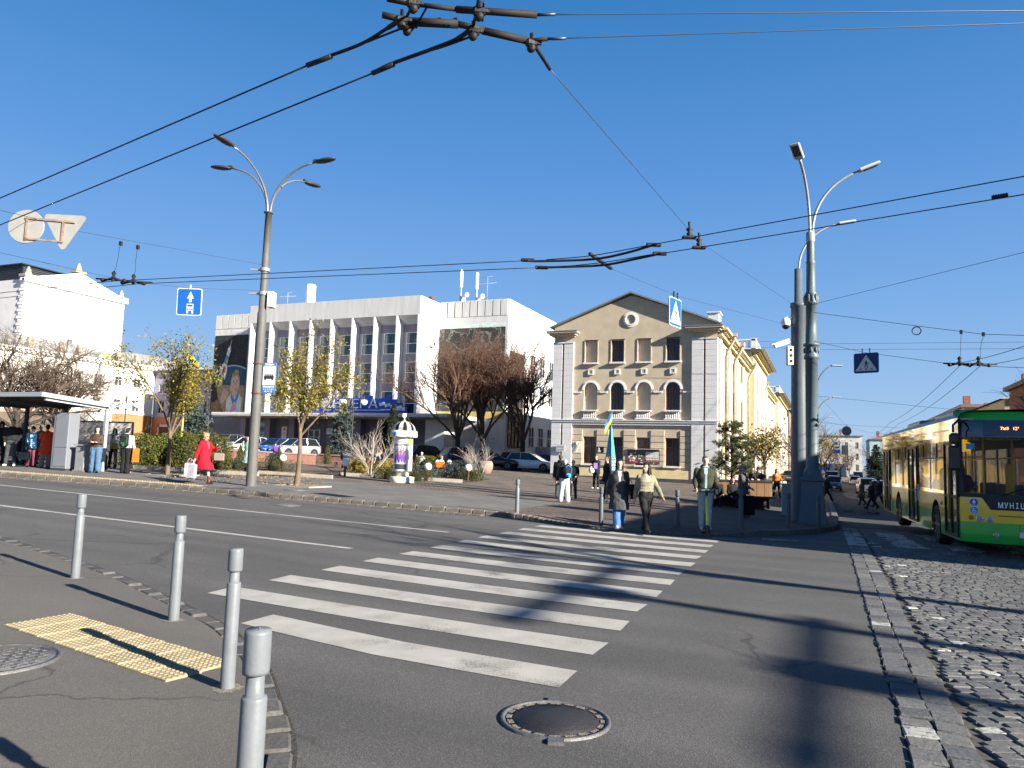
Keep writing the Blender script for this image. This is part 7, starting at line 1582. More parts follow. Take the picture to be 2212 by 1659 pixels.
# ------------------------------------------------------------------ city bus
def bus():
 fc = Vector((3.86, 18.02, 0)); rz = math.pi+.059; fc.z = G(fc.x, fc.y)-.0
 t = thing('city_bus', 'green and yellow low floor city bus turning over the cobbles at the right edge', 'bus', fc, rz)
 GRN = paint('bus_green_m', (.03, .42, .045)); YE_ = paint('bus_yellow_m', (.85, .52, .015)); GLOSS = M('bus_gloss_black_m', (.012, .013, .016), .03, 0, spec=.9, coat=1.); BG = M('bus_glass_m', (.03, .035, .04), .02, 0, alpha=.42, spec=.9, coat=1.); WSG = M('bus_windshield_m', (.02, .03, .05), .02, 0, alpha=.2, spec=.5)
 L, w = 12., 1.25
 def fy(x, z): u = abs(x)/w; return -.24*u**3.2-(.1*(z-1.15) if z > 1.15 else .0)-(.12*max(0, (z-2.72)/.3)**2)-(.06*max(0, (.45-z)/.2)**2)
 def front(nm, z0, z1, mat, x0=-w, x1=w, off=0., nz=3, par=t, x0t=None, x1t=None):
  a = MB(); n = 18; vs = []
  for j in range(nz+1):
   z = z0+(z1-z0)*j/nz; xa = x0+((x0t if x0t is not None else x0)-x0)*j/nz; xb = x1+((x1t if x1t is not None else x1)-x1)*j/nz
   for i in range(n+1): x = xb+(xa-xb)*i/n; vs.append((x, fy(x, z)+off, z))
  a.add(vs, [(j*(n+1)+i, j*(n+1)+i+1, (j+1)*(n+1)+i+1, (j+1)*(n+1)+i) for j in range(nz) for i in range(n)], True); return a.build(nm, mat, par)
 front('front_bumper', .3, .72, GRN); front('front_panel', .72, 1.22, YE_); front('windshield', 1.3, 2.48, WSG, off=.0); front('windshield_base', 1.22, 1.3, BLK); front('display_band', 2.48, 2.84, GLOSS); front('roof_front', 2.84, 3.02, GRN)
 front('front_mask', .98, 1.3, BLK, x0=-.74, x1=.74, off=.006, x0t=-.93, x1t=.93)
 front('grille_line', .85, .88, M('bus_line_m', (.4, .22, .01), .4, 0), x0=-.62, x1=.62, off=.005, nz=1)
 for s_ in (-1, 1):
  a = MB(); vs = []
  for j in range(7): z = 1.25+j*.2; x = s_*w; vs += [(x-s_*.0, fy(w, z)+.004, z), (x-s_*.075, fy(w-.075, z)+.006, z)]
  a.add(vs, [(2*j, 2*j+1, 2*j+3, 2*j+2) for j in range(6)]); a.build('corner_post', BLK, t)
 # sides
 def side(nm, s_, y0, y1, z0, z1, mat, off=0., par=t): a = MB(); x = s_*(w+off); a.add([(x, y0, z0), (x, y1, z0), (x, y1, z1), (x, y0, z1)], [(0, 1, 2, 3)]); return a.build(nm, mat, par)
 yf = fy(w, 1.)
 wells = [(-2.75, .56), (-8.5, .56)]
 for s_ in (1, -1):
  a = MB(); g = MB(); x = s_*w
  cuts = sorted([yf]+[v for c, r in wells for v in (c+r, c-r)]+[-L+.1], reverse=True)
  for k in range(len(cuts)-1):
   inwell = k % 2 == 1
   if not inwell: g.add([(x, cuts[k], .3), (x, cuts[k+1], .3), (x, cuts[k+1], .78), (x, cuts[k], .78)], [(0, 1, 2, 3)]); a.add([(x, cuts[k], .78), (x, cuts[k+1], .78), (x, cuts[k+1], 1.2), (x, cuts[k], 1.2)], [(0, 1, 2, 3)])
   else:
    c = (cuts[k]+cuts[k+1])/2; r = .56; n = 12; pts = [(x, c+r*math.cos(math.pi*i/n), .5+r*math.sin(math.pi*i/n)) for i in range(n+1)]
    for i in range(n): p0, p1 = pts[i], pts[i+1]; a.add([p0, p1, (x, p1[1], 1.2), (x, p0[1], 1.2)], [(0, 1, 2, 3)])
  g.build('lower_side', GRN, t); a.build('side_panel', YE_, t)
  for c, r in wells:
   a = MB(); pts = [(x, c+r*math.cos(math.pi*i/12), .5+r*math.sin(math.pi*i/12)) for i in range(13)]
   for p0, p1 in zip(pts, pts[1:]): a.add([p0, p1, (x-s_*.45, p1[1], p1[2]), (x-s_*.45, p0[1], p0[2])], [(0, 1, 2, 3)])
   a.box((x-s_*.5, c, .75), (.02, 1.12, .8)); a.build('wheel_well', BLK, t)
  for c, r in wells: wheel(t, x-s_*.16, c, .47, .3, s_, M('bus_rim_m', (.1, .1, .1), .5, .2, 9))
  side('cant_panel', s_, yf, -L+.1, 2.42, 2.88, GLOSS); side('window_band', s_, yf, -L+.1, 1.2, 1.3, GLOSS)
  wy = [-.05, -1.55, -3.3, -5.0, -6.45, -7.6, -9.0, -10.2, -11.5, -11.9]
  for k in range(len(wy)-1): side('side_window', s_, min(yf, wy[k])-.03, wy[k+1]+.03, 1.3, 2.42, BG)
  a = MB()
  for y in wy[1:]: a.box((x-s_*.01, y, 1.85), (.03, .08, 1.15))
  a.build('window_pillar', BLK, t)
  if s_ > 0:
   for k, (y0, y1) in enumerate(((-.36, -1.55), (-5.1, -6.4), (-10.25, -11.4))):
    d = MB()
    for yy in (y0, (y0+y1)/2+.03, (y0+y1)/2-.03, y1): d.box((x+.02, yy, 1.37), (.04, .055, 1.98))
    for z in (.38, 2.36, 1.2): d.box((x+.018, (y0+y1)/2, z), (.035, abs(y1-y0), .06))
    dr = d.build('door', BLK, t); q = MB(); q.add([(x+.014, y0, .38), (x+.014, y1, .38), (x+.014, y1, 2.36), (x+.014, y0, 2.36)], [(0, 1, 2, 3)]); q.build('door_glass', GLOSS if k else BG, dr)
    q = MB(); q.tube([(x+.05, (y0+y1)/2-.1, .7), (x+.05, (y0+y1)/2-.1, 1.9)], .018, 6); q.build('handrail', YE_, dr)
    if k != 0: q = MB(); q.box((x+.01, y0+.12, 1.15), (.03, .05, .45)); q.build('door_edge', PLT, dr)
   for y0, y1 in ((-1.75, -3.2), (-3.4, -4.9), (-6.6, -7.5), (-7.7, -8.9)):
    q = MB(); q.box((x+.008, (y0+y1)/2, 2.05), (.02, abs(y1-y0)*.9, .03)); q.box((x+.008, (y0+y1)/2, 2.22), (.02, .03, .36)); q.build('vent_window', BLK, t)
   M('bus_hatch_m', (.016, .22, .03), .4, 0)
   for yy in (-7.3, -9.9): q = MB(); q.box((x+.008, yy, .58), (.015, .45, .28)); q.build('hatch', M('bus_hatch_m'), t)
   q = MB(); q.ball((x, -2.1, 1.0), (.03, .1, .05), 8, 6); q.build('side_marker', ORL, t); q = MB(); q.ball((x, -1.75, .55), (.02, .05, .03), 8, 6); q.build('side_marker', ORL, t)
 a = MB(); pts = [(w, 2.88), (w-.05, 2.98), (w-.22, 3.04), (0, 3.08), (-w+.22, 3.04), (-w+.05, 2.98), (-w, 2.88)]; rings = [[Vector((x, y, z-(.02 if y < -11.9 else 0))) for x, z in pts] for y in (-.26, -1, -6, -11.95)]
 vs = [p for r in rings for p in r]; n = len(pts)
 a.add(vs, [(i*n+j, i*n+j+1, (i+1)*n+j+1, (i+1)*n+j) for i in range(3) for j in range(n-1)], True); a.build('roof', M('bus_roof_m', (.1, .16, .17), .35, .1, 2), t)
 a = MB(); v = []
 for i in range(19): x = w-2*w*i/18; v += [(x, fy(x, 3.02), 3.02), (x*.82, -.55, 3.065)]
 a.add(v, [(2*i, 2*i+1, 2*i+3, 2*i+2) for i in range(18)], True); a.build('roof_cap', GRN, t)
 for yy in (-4, -8.5): a = MB(); a.box((0, yy, 3.14), (1.6, 2.3, .2), bev=.06); a.build('roof_unit', M('bus_roof_m'), t)
 a = MB(); a.add([(-w, -L, .35), (w, -L, .35), (w, -L, 2.95), (-w, -L, 2.95)], [(0, 1, 2, 3)]); a.add([(w, -L, .3), (w, -L+.1, .3), (w, -L+.1, 2.9), (w, -L, 2.9)], [(0, 1, 2, 3)]); a.build('rear_panel', YE_, t)
 a = MB(); a.box((0, -6.05, .36), (2.45, 11.6, .06)); a.build('floor', BLK, t)
 a = MB(); a.box((0, -6.05, 2.86), (2.4, 11.5, .03)); a.build('ceiling', M('bus_ceiling_m', (.35, .36, .36), .7), t)
 # cab and saloon
 a = MB(); a.box((0, -.62, 1.1), (2.2, .45, .3), bev=.05); a.box((-.55, -.75, 1.25), (.9, .3, .16), bev=.04); a.build('dashboard', M('dash_m', (.09, .09, .095), .7), t)
 a = MB(); a.T = Matrix.Translation((-.62, -.98, 1.28)) @ Matrix.Rotation(R(-35), 4, 'X'); a.tube([(.24*math.cos(2*math.pi*k/20), .24*math.sin(2*math.pi*k/20), 0) for k in range(21)], .02, 6, cap=False); a.bar((-.24, 0, 0), (.24, 0, 0), .03); a.T = None; a.build('steering_wheel', BLK, t)
 a = MB()
 for px, py in ((.5, -1.55), (-.15, -1.9), (.55, -3.4), (-.55, -3.4), (.55, -6.5), (-.6, -7.6), (.5, -9.6)): a.tube([(px, py, .4), (px, py, 2.85)], .022, 8)
 a.tube([(.45, -1.6, 2.1), (.45, -11, 2.1)], .018, 6); a.tube([(-.45, -1.6, 2.1), (-.45, -11, 2.1)], .018, 6); a.build('grab_pole', YE_, t)
 a = MB(); a.box((-.05, -1.75, 1.2), (.05, .5, 1.5)); a.box((.75, -1.72, .9), (.5, .05, .75)); a.build('partition', M('bus_partition_m', (.6, .4, .02), .5), t)
 for k, (px, py) in enumerate(((-.9, -3.2), (-.9, -4.2), (-.45, -3.2), (-.9, -5.2), (.9, -4.2), (.9, -7.2), (-.9, -7.0), (-.9, -9.2))): a = MB(); a.box((px, py, .85), (.42, .42, .1), bev=.03); a.box((px, py-.2, 1.15), (.42, .08, .6), bev=.03); a.build('seat', M('bus_seat_m', (.25, .16, .12), .8, .2, 8), t)
 # lamps, stickers, lettering
 for s_ in (1, -1):
  for k, (x, z, r, mt) in enumerate(((.93, .79, .06, HLG), (.76, .78, .06, HLG), (1.07, .8, .04, ORL), (.66, .47, .05, HLG))):
   a = MB(); a.T = Matrix.Translation((s_*x, fy(x, z)+.0, z)) @ facing((s_*.25*(x/1.1)**2, 1, 0)); a.lathe((0, 0, 0), [(r*1.12, 0), (r*1.1, .012), (r*.95, .014)], 20, 1); a.lathe((0, 0, .012), [(r*.93, 0), (r*.6, .012), (.001, .018)], 18, 0, cap=False); a.T = None; a.build('headlight' if mt is HLG else 'indicator', [mt, CHR if mt is HLG else BLK], t)
 for nm, z, col in (('pedestrian_sticker', 1.12, (.02, .06, .4)), ('wheelchair_sticker', .955, (.04, .3, .55))):
  x = 1.02; T = Matrix.Translation((x, fy(x, z)+.012, z)) @ facing((.36, 1, 0)); a = MB(); a.T = T; a.lathe((0, 0, 0), [(.082, 0), (.082, .004)], 24, 1); a.lathe((0, 0, .004), [(.074, 0), (.074, .003)], 24, 0); a.T = T @ Matrix.Translation((0, 0, .009)) @ Matrix.Scale(.78, 4)
  if 'ped' in nm: a.ball((0, .055, 0), (.016, .016, .003), 8, 4, 1); a.box((0, .01, 0), (.035, .06, .003), 0, 1); a.bar((-.015, -.02, 0), (-.02, -.07, 0), .014, .003, 1); a.bar((.015, -.02, 0), (.02, -.07, 0), .014, .003, 1); a.bar((-.02, .03, 0), (-.045, -.01, 0), .012, .003, 1); a.bar((.02, .03, 0), (.045, -.01, 0), .012, .003, 1)
  else:
   a.ball((-.015, .05, 0), (.014, .014, .003), 8, 4, 1); a.bar((-.015, .035, 0), (-.01, -.01, 0), .014, .003, 1); a.bar((-.01, -.01, 0), (.03, -.01, 0), .014, .003, 1); a.bar((.03, -.01, 0), (.04, -.045, 0), .014, .003, 1)
   for k in range(9): t0, t1 = R(120+25*k), R(145+25*k); a.bar((.04*math.cos(t0), -.02+.04*math.sin(t0), 0), (.04*math.cos(t1), -.02+.04*math.sin(t1), 0), .01, .003, 1)
  a.T = None; a.build(nm, [M(nm+'_m', col, .4, 0), M('signwhite_m')], t)
 a = MB(); s_ = 'МУНІЦИПАЛЬНИЙ'
 for i, ch in enumerate(s_): x = .57-.095*i; a.text(ch, Matrix.Translation((x, fy(x, 1.07)+.014, 1.075)) @ facing((x*.2, 1, 0)), .155, .003, sx=.72, bold=.0025)
 a.build('lettering', M('signwhite_m'), t)
 a = MB(); a.text('7м3', Matrix.Translation((.42, fy(.42, 2.66)+.012, 2.66)) @ facing((0.05, 1, 0)), .085, .002); a.text('12°', Matrix.Translation((.22, fy(.22, 2.66)+.012, 2.66)) @ facing((0, 1, 0)), .085, .002); a.build('display_digits', M('led_orange_m', (.4, .1, .02), .5, 0, emis=(1, .3, .08), es=2.), t)
 front('display_glass', 2.5, 2.8, M('disp_m', (.02, .03, .05), .05, 0, spec=.8), x0=-.8, x1=.8, off=.004)
 a = MB(); a.tube([(1.1, fy(1.1, 2.8)+.02, 2.78), (1.3, .12, 2.82), (1.42, .16, 2.7), (1.42, .16, 2.55)], .025, 6); m_ = a.build('mirror_arm', BLK, t); a = MB(); a.box((1.4, .16, 2.02), (.24, .14, .52), bev=.05); a.box((1.4, .16, 2.42), (.2, .13, .24), bev=.05); a.build('mirror', M('mirror_shell_m', (.03, .03, .033), .35, .1, 5), m_)
 for s_ in (.55, -.6): a = MB(); a.tube([(s_, fy(s_, 1.3)+.03, 1.27), (s_-.35, fy(s_, 1.4)+.04, 1.42), (s_-.75, fy(s_, 1.5)+.03, 1.5)], .014, 5); a.bar((s_-.95, fy(.6, 1.48)+.035, 1.46), (s_-.35, fy(.3, 1.5)+.035, 1.56), .02); a.build('wiper', BLK, t)
 a = MB(); a.box((.25, fy(.25, .5)+.004, .5), (.012, .01, .4)); a.build('bumper_seam', M('bus_hatch_m'), t)
 a = MB(); a.box((0, fy(0, .48)+.012, .5), (.52, .02, .11)); a.build('number_plate', PLT, t)
 a = MB(); a.box((1.03, fy(1.03, 2.2)+.006, 2.28), (.16, .01, .12)); a.build('blue_sticker', M('wheelchair_sticker_m'), t)
 return t
bus()
# ================================================================== people
SKIN = M('skin_m', (.5, .3, .215), .55, .08, 8);
def remesh(mb, vox, smooth=2):
 me = bpy.data.meshes.new('r'); me.from_pydata(mb.v, [], mb.f); ob = bpy.data.objects.new('r', me); TMP.collection.objects.link(ob)
 md = ob.modifiers.new('r', 'REMESH'); md.mode = 'VOXEL'; md.voxel_size = vox
 if smooth: sm = ob.modifiers.new('s', 'SMOOTH'); sm.iterations = smooth; sm.factor = .5
 TMPV.update(); dg = TMPV.depsgraph; out = bpy.data.meshes.new_from_object(ob.evaluated_get(dg), depsgraph=dg); bpy.data.objects.remove(ob); bpy.data.meshes.remove(me)
 return out
def cap(mb, p, q, r0, r1, n=10):            # tapered limb with rounded ends
 p, q = Vector(p), Vector(q); d = q-p; L = max(d.length, 1e-4); d = d/L; pts = []; rs = []
 for k in (1., .7, .35): pts.append(p-d*r0*k); rs.append(r0*math.sqrt(max(.02, 1-k*k)))
 for k in range(5): pts.append(p+d*L*k/4); rs.append(r0+(r1-r0)*k/4)
 for k in (.35, .7, 1.): pts.append(q+d*r1*k); rs.append(r1*math.sqrt(max(.02, 1-k*k)))
 mb.tube(pts, rs, n)
def ringz(c, rx, ry, yaw=0., n=20, tilt=None, sq=2.3):
 out = []
 for k in range(n):
  t = 2*math.pi*k/n; ct, st = math.cos(t), math.sin(t); x = rx*math.copysign(abs(ct)**(2/sq), ct); y = ry*math.copysign(abs(st)**(2/sq), st)
  v = Vector((x*math.cos(yaw)-y*math.sin(yaw), x*math.sin(yaw)+y*math.cos(yaw), 0))
  if tilt: v.rotate(tilt)
  out.append(Vector(c)+v)
 return out
def nz(me, h):                              # soft folds in cloth
 n = len(me.vertices); co = np.empty(n*3); me.vertices.foreach_get('co', co); co = co.reshape(-1, 3); no = np.empty(n*3, dtype=np.float32); me.vertex_normals.foreach_get('vector', no); no = no.reshape(-1, 3); x, y, z = co.T
 f = np.sin(x*31+2.2*np.sin(z*9+y*7))*np.cos(y*27+1.7*np.sin(z*13))+.7*np.sin(z*26+3*np.sin(x*14+y*11))
 me.vertices.foreach_set('co', (co+no*(f*h*.0026)[:, None]).ravel())
def rot(deg, ax): return Matrix.Rotation(R(deg), 3, ax)
def cloth(col, name=None, rough=.85, var=.22, bump=.5, bs=14., metal=0.):
 nm = name or 'cloth_%02d_%02d_%02d_m' % tuple(int(c*99) for c in col)
 return M(nm, col, rough, var, 7., bump=bump, bscale=bs, metal=metal, spec=.3)
def person(label, p, face, h=1.7, pose=None, top=(.05, .05, .055), toplen='jacket', legs=(.03, .03, .035), shoes=(.02, .02, .02), hair=(.03, .02, .015), hairlen='short', hat=None, hood=None, inner=None, puff=False, vox=.013, fem=False, wide=1., legw=1., skin=None, topmat=None, skirt=None, bare=None, group=None, glasses=False, collar=None):
 Q = dict(lh=0, rh=0, lk=0, rk=0, ls=0, rs=0, la=8, ra=8, le=12, re=12, lin=0, rin=0, lean=0, hy=0, hp=0, sit=0, lab=3, rab=3); Q.update(pose or {})
 fw = Vector((face[0], face[1], 0)).normalized(); rz = math.atan2(-fw.x, fw.y)
 t = thing('person', label, 'person', p, rz, group)
 sk = skin or SKIN; J = {}; hip = .0
 lean = rot(-Q['lean'], 'X')
 J['pel'] = Vector((0, 0, .53*h)); J['waist'] = J['pel']+lean @ Vector((0, .005*h, .08*h)); J['chest'] = J['pel']+lean @ Vector((0, 0, .2*h)); J['neck'] = J['pel']+lean @ Vector((0, -.005*h, .295*h)); J['head'] = J['neck']+(rot(-Q['lean']*.5, 'X') @ Vector((0, .012*h, .095*h)))
 sw = (.098 if fem else .112)*h*(.5+.5*wide); segs = []
 for s, n in ((-1, 'l'), (1, 'r')):
  hp = J['pel']+Vector((s*.05*h, 0, -.01*h)); M1 = rot(Q[n+'h'], 'X'); side = rot(s*-Q[n+'ab'], 'Y'); th = side @ (M1 @ Vector((0, 0, -.245*h))); kn = hp+th
  sh = side @ (rot(Q[n+'h']-Q[n+'k'], 'X') @ Vector((0, 0, -.245*h))); an = kn+sh; fpitch = Q[n+'h']-Q[n+'k']; foot = rot(max(-50, min(25, fpitch*.6 if not Q['sit'] else 0)), 'X') @ Vector((s*.012*h, .1*h, -.018*h))
  J[n+'hip'], J[n+'kn'], J[n+'an'], J[n+'toe'] = hp, kn, an, an+foot; J[n+'heel'] = an-foot*.25+Vector((0, 0, -.015*h))
  sp = J['pel']+lean @ Vector((s*sw, -.005*h, .27*h)); A = rot(-s*Q[n+'a'], 'Y') @ rot(Q[n+'s'], 'X'); A = lean @ A; up_ = A @ Vector((0, 0, -.17*h)); el = sp+up_; f = A @ rot(Q[n+'e'], 'X') @ (rot(s*Q[n+'in'], 'Y') @ Vector((0, 0, -.145*h))); wr = el+f
  J[n+'sh'], J[n+'el'], J[n+'wr'] = sp, el, wr; J[n+'hd'] = f.normalized()
 lo = min(J[n+k].z for n in 'lr' for k in ('an', 'toe', 'heel'))-.03*h
 for k in J:
  if not k.endswith('hd'): J[k] = J[k]-Vector((0, 0, lo))
 b = MB(); H = J['head']
 # torso, neck
 b.loft([ringz(J['pel']+Vector((0, 0, -.05*h)), .075*h*wide, .06*h*wide), ringz(J['pel'], .1*h*wide, .07*h*wide), ringz(J['waist'], .08*h*wide, .058*h*wide, tilt=lean), ringz(J['chest'], .098*h*wide, .066*h*wide, tilt=lean), ringz(J['neck']-lean @ Vector((0, 0, .03*h)), .085*h*wide, .048*h, tilt=lean), ringz(J['neck'], .035*h, .035*h, tilt=lean)])
 cap(b, J['neck']-Vector((0, 0, .03*h)), H-Vector((0, 0, .03*h)), .033*h, .029*h)
 hm = Matrix.Translation(H) @ Matrix.Rotation(R(Q['hy']), 4, 'Z') @ Matrix.Rotation(R(-Q['hp']), 4, 'X')
 b.T = hm; b.ball((0, -.004*h, .022*h), (.042*h, .052*h, .05*h), 14, 10); b.ball((0, .012*h, -.012*h), (.034*h, .038*h, .042*h), 12, 9); b.ball((0, .05*h, -.006*h), (.008*h, .012*h, .014*h), 8, 6); b.ball((0, .038*h, -.04*h), (.014*h, .012*h, .012*h), 8, 6)
 for s in (-1, 1): b.ball((s*.042*h, -.004*h, .0), (.006*h, .012*h, .018*h), 8, 6)
 b.T = None
 for s, n in ((-1, 'l'), (1, 'r')):
  cap(b, J[n+'hip'], J[n+'kn'], .052*h*legw, .034*h); cap(b, J[n+'kn'], J[n+'an'], .034*h, .022*h)
  cap(b, J[n+'heel'], J[n+'toe'], .021*h, .016*h); cap(b, J[n+'sh'], J[n+'el'], .03*h, .022*h); cap(b, J[n+'el'], J[n+'wr'], .022*h, .0155*h)
  w, d = J[n+'wr'], J[n+'hd']; fwv = Vector((0, 1, 0)); a = (fwv-d*fwv.dot(d)); a = a.normalized() if a.length > .15 else Vector((1, 0, 0)); nrm = d.cross(a).normalized()*(-s)
  pk = w+d*.045*h; cap(b, w, pk, .0155*h, .019*h)
  for i, (off, ln) in enumerate(((-.017, .036), (-.006, .043), (.006, .045), (.017, .04))):
   k0 = pk+a*off*h; k1 = k0+d*ln*h*.6; k2 = k1+(d*.7+nrm*-.5)*ln*h*.5; cap(b, k0, k1, .0062*h, .0055*h, 6); cap(b, k1, k2, .0055*h, .0048*h, 6)
  cap(b, w+d*.02*h+a*.012*h, w+d*.05*h+a*.034*h, .0068*h, .0055*h, 6)
 me = remesh(b, vox, 1)
 FEAT = M('eye_m', (.03, .02, .018), .3, 0); LIP = M('lip_m', (.36, .13, .11), .5, 0); LG = cloth(legs) if bare is None else sk
 for m_ in (sk, FEAT, LIP): me.materials.append(m_)
 inv = hm.inverted()
 for f in me.polygons:
  c = inv @ f.center; f.use_smooth = True
  if (f.center-H).length < .12*h and c.y > .02*h:
   if abs(abs(c.x)-.017*h) < .0085*h and abs(c.z-.006*h) < .0055*h: f.material_index = 1
   elif abs(c.x) < .012*h and abs(c.z+.027*h) < .0048*h: f.material_index = 2
 me.name = 'body'; o = bpy.data.objects.new('body', me); COL.objects.link(o); o.parent = t
 def part(name, mb, mats, v=vox, sm=2, fn=None):
  me = remesh(mb, v, sm); nz(me, h)
  for m_ in (mats if isinstance(mats, list) else [mats]): me.materials.append(m_)
  for f in me.polygons:
   f.use_smooth = True
   if fn: f.material_index = fn(f.center)
  me.name = name; ob = bpy.data.objects.new(name, me); COL.objects.link(ob); ob.parent = t; return ob
 # trousers
 if bare is None:
  a = MB(); a.loft([ringz(J['pel']+Vector((0, 0, -.07*h)), .07*h*wide, .06*h*wide), ringz(J['pel']+Vector((0, 0, -.02*h)), .112*h*wide, .08*h*wide), ringz(J['pel']+Vector((0, 0, .05*h)), .1*h*wide, .07*h*wide)])
  for n in 'lr':
   lw = legw; cap(a, J[n+'hip'], J[n+'kn'], .06*h*lw, .043*h*lw); d = (J[n+'an']-J[n+'kn']); cap(a, J[n+'kn'], J[n+'an']-d*.04, .043*h*lw, .036*h*lw*(1.25 if lw > 1.15 else 1.))
  part('trousers', a, cloth(legs))
 for n in 'lr':
  a = MB(); cap(a, J[n+'heel'], J[n+'toe'], .027*h, .021*h); cap(a, J[n+'an'], J[n+'heel']+Vector((0, 0, .01*h)), .026*h, .025*h)
  if bare: cap(a, J[n+'an'], J[n+'an'].lerp(J[n+'kn'], .45), .027*h, .03*h)
  part('shoe', a, cloth(shoes, rough=.6, bump=.1))
 # upper garment
 a = MB(); tm = topmat or cloth(top); g = 1.06*wide; zc = J['chest']; hem = {'jacket': .02, 'long': -.09, 'coat': -.24, 'dress': -.27, 'short': .06}[toplen]; rings = []
 down = Vector((0, 0, -1)) if not Q['sit'] else Vector((0, 0, -1)); fl = {'coat': 1.22, 'dress': 1.45, 'long': 1.1}.get(toplen, 1.04)
 if Q['sit']: hem = max(hem, .0)
 prof = [(hem, .112*fl, .086*fl), (.03 if hem < .0 else hem+.02, .116, .085), (.09, .104, .078), (.14, .106, .08), (.2, .118, .084), (.26, .112, .07), (.295, .07, .05), (.315, .042, .042)]
 nn = 26 if puff else 14; zs0, zs1 = prof[0][0], prof[-1][0]; sway = Vector((0, (Q['lh']+Q['rh'])*.0006*h, 0))
 for k in range(nn+1):
  z = zs0+(zs1-zs0)*k/nn; i = max(j for j in range(len(prof)-1) if prof[j][0] <= z+1e-6); u = (z-prof[i][0])/max(1e-6, prof[i+1][0]-prof[i][0]); rx = prof[i][1]+(prof[i+1][1]-prof[i][1])*u; ry = prof[i][2]+(prof[i+1][2]-prof[i][2])*u
  pf = (1+.055*(1-2*abs((z*h/.075) % 1-.5)) if puff else 1.)*(1 if z < .28 else 1); c = J['pel']+(lean @ Vector((0, 0, z*h)) if z > 0 else Vector((0, 0, z*h))+sway*(-z*4)); tl = lean if z > 0 else None
  stride = abs(J['lan'].y-J['ran'].y)/h if z < 0 and not Q['sit'] else 0; rings.append(ringz(c, rx*h*g*pf, (ry+stride*.28*min(1, -z*4) if z < 0 else ry)*h*g*pf, tilt=tl))
 a.loft(rings)
 for n in 'lr':
  e, w = J[n+'el'], J[n+'wr']; sm_ = 1.06 if puff else 1.
  cap(a, J[n+'sh']-Vector((0, 0, .012*h)), e, .043*h*sm_, .034*h*sm_); cap(a, e, e.lerp(w, .93), .034*h*sm_, .027*h*sm_)
  if puff:
   for seg0, seg1 in ((J[n+'sh'], e), (e, w)):
    for q in range(4): a.ball(seg0.lerp(seg1, .12+.22*q), .037*h*(1.05-.06*q), 10, 6)
 if hood:
  hc = J['neck']+Vector((0, -.035*h, .02*h)); a.ball(hc, (.07*h, .05*h, .035*h), 12, 8)
 im = cloth(inner) if inner else None; fwd_y = lambda c: c.y
 def pick(c):
  if not inner: return 0
  q = c-J['pel'];
  return 1 if (abs(q.x-.0) < (.016+.13*max(0, q.z/h-.17))*h*.8 and c.y > J['chest'].y+.02 and q.z > ((.15 if toplen == 'coat' else .2) if fem else .02)*h and q.z < .3*h) else 0
 part({'jacket': 'jacket', 'long': 'jacket', 'short': 'jacket', 'coat': 'coat', 'dress': 'dress'}[toplen], a, [tm]+([im] if im else []), vox, 2, pick)
 if collar:
  a = MB(); a.loft([ringz(J['neck']+Vector((0, 0, -.035*h)), .085*h, .06*h, tilt=lean), ringz(J['neck']+Vector((0, .0, .0)), .06*h, .055*h), ringz(J['neck']+Vector((0, 0, .025*h)), .05*h, .05*h)]); part('collar', a, cloth(collar), vox)
 # hair or hat
 a = MB(); a.T = hm
 if hat:
  a.loft([ringz((0, -.004*h, .012*h), .049*h, .058*h), ringz((0, -.004*h, .03*h), .05*h, .059*h), ringz((0, -.006*h, .055*h), .043*h, .05*h), ringz((0, -.008*h, .078*h), .018*h, .02*h)]); a.ball((0, -.03*h, 0), (.036*h, .028*h, .036*h), 10, 8); a.T = None; part('hat', a, cloth(hat), vox*.8)
 elif hood == 'up':
  a.loft([ringz((0, -.01*h, -.05*h), .055*h, .058*h), ringz((0, -.012*h, 0), .058*h, .06*h), ringz((0, -.01*h, .04*h), .054*h, .058*h), ringz((0, -.01*h, .075*h), .02*h, .024*h)]); a.T = None; part('hood', a, tm, vox*.8)
 else:
  a.ball((0, -.014*h, .03*h), (.046*h, .05*h, .05*h), 14, 10); a.ball((0, -.03*h, .0), (.04*h, .03*h, .042*h), 12, 8); a.ball((0, .02*h, .058*h), (.035*h, .026*h, .017*h), 10, 6)
  if hairlen == 'long':
   for s in (-1, 1): cap(a, (s*.036*h, -.008*h, .04*h), (s*.047*h, .0, -.1*h), .02*h, .018*h)
   a.loft([ringz((0, -.035*h, .03*h), .046*h, .03*h), ringz((0, -.045*h, -.06*h), .058*h, .03*h), ringz((0, -.055*h, -.15*h), .05*h, .02*h)])
  elif hairlen == 'bun': a.ball((0, -.062*h, .02*h), .024*h, 10, 8)
  elif hairlen == 'tail': cap(a, (0, -.055*h, .02*h), (0, -.075*h, -.1*h), .018*h, .01*h)
  elif hairlen == 'curly':
   rg = random.Random(3)
   for k in range(26): an = rg.uniform(0, 6.28); el = rg.uniform(-.75, 1.); c = Vector((.053*h*math.cos(an)*math.cos(el*.9), -.02*h+.05*h*math.sin(an), .02*h+.055*h*el));
   for k in range(40):
    an = rg.uniform(math.pi*.85, math.pi*2.15); el = rg.uniform(-1.2, 1.2); a.ball((.05*h*math.cos(an), -.012*h+.05*h*math.sin(an), .015*h+.05*h*el), .017*h, 7, 5)
  a.T = None; part('hair', a, cloth(hair, rough=.6, bs=40), vox*.8, 1)
 if glasses: a = MB(); a.T = hm; a.ball((-.018*h, .047*h, .007*h), (.015*h, .008*h, .011*h), 8, 6); a.ball((.018*h, .047*h, .007*h), (.015*h, .008*h, .011*h), 8, 6); a.bar((-.04*h, .03*h, .009*h), (.04*h, .03*h, .009*h), .006); a.T = None; a.build('sunglasses', GLS, t)
 if skirt: pass
 t['j'] = 0; del t['j']
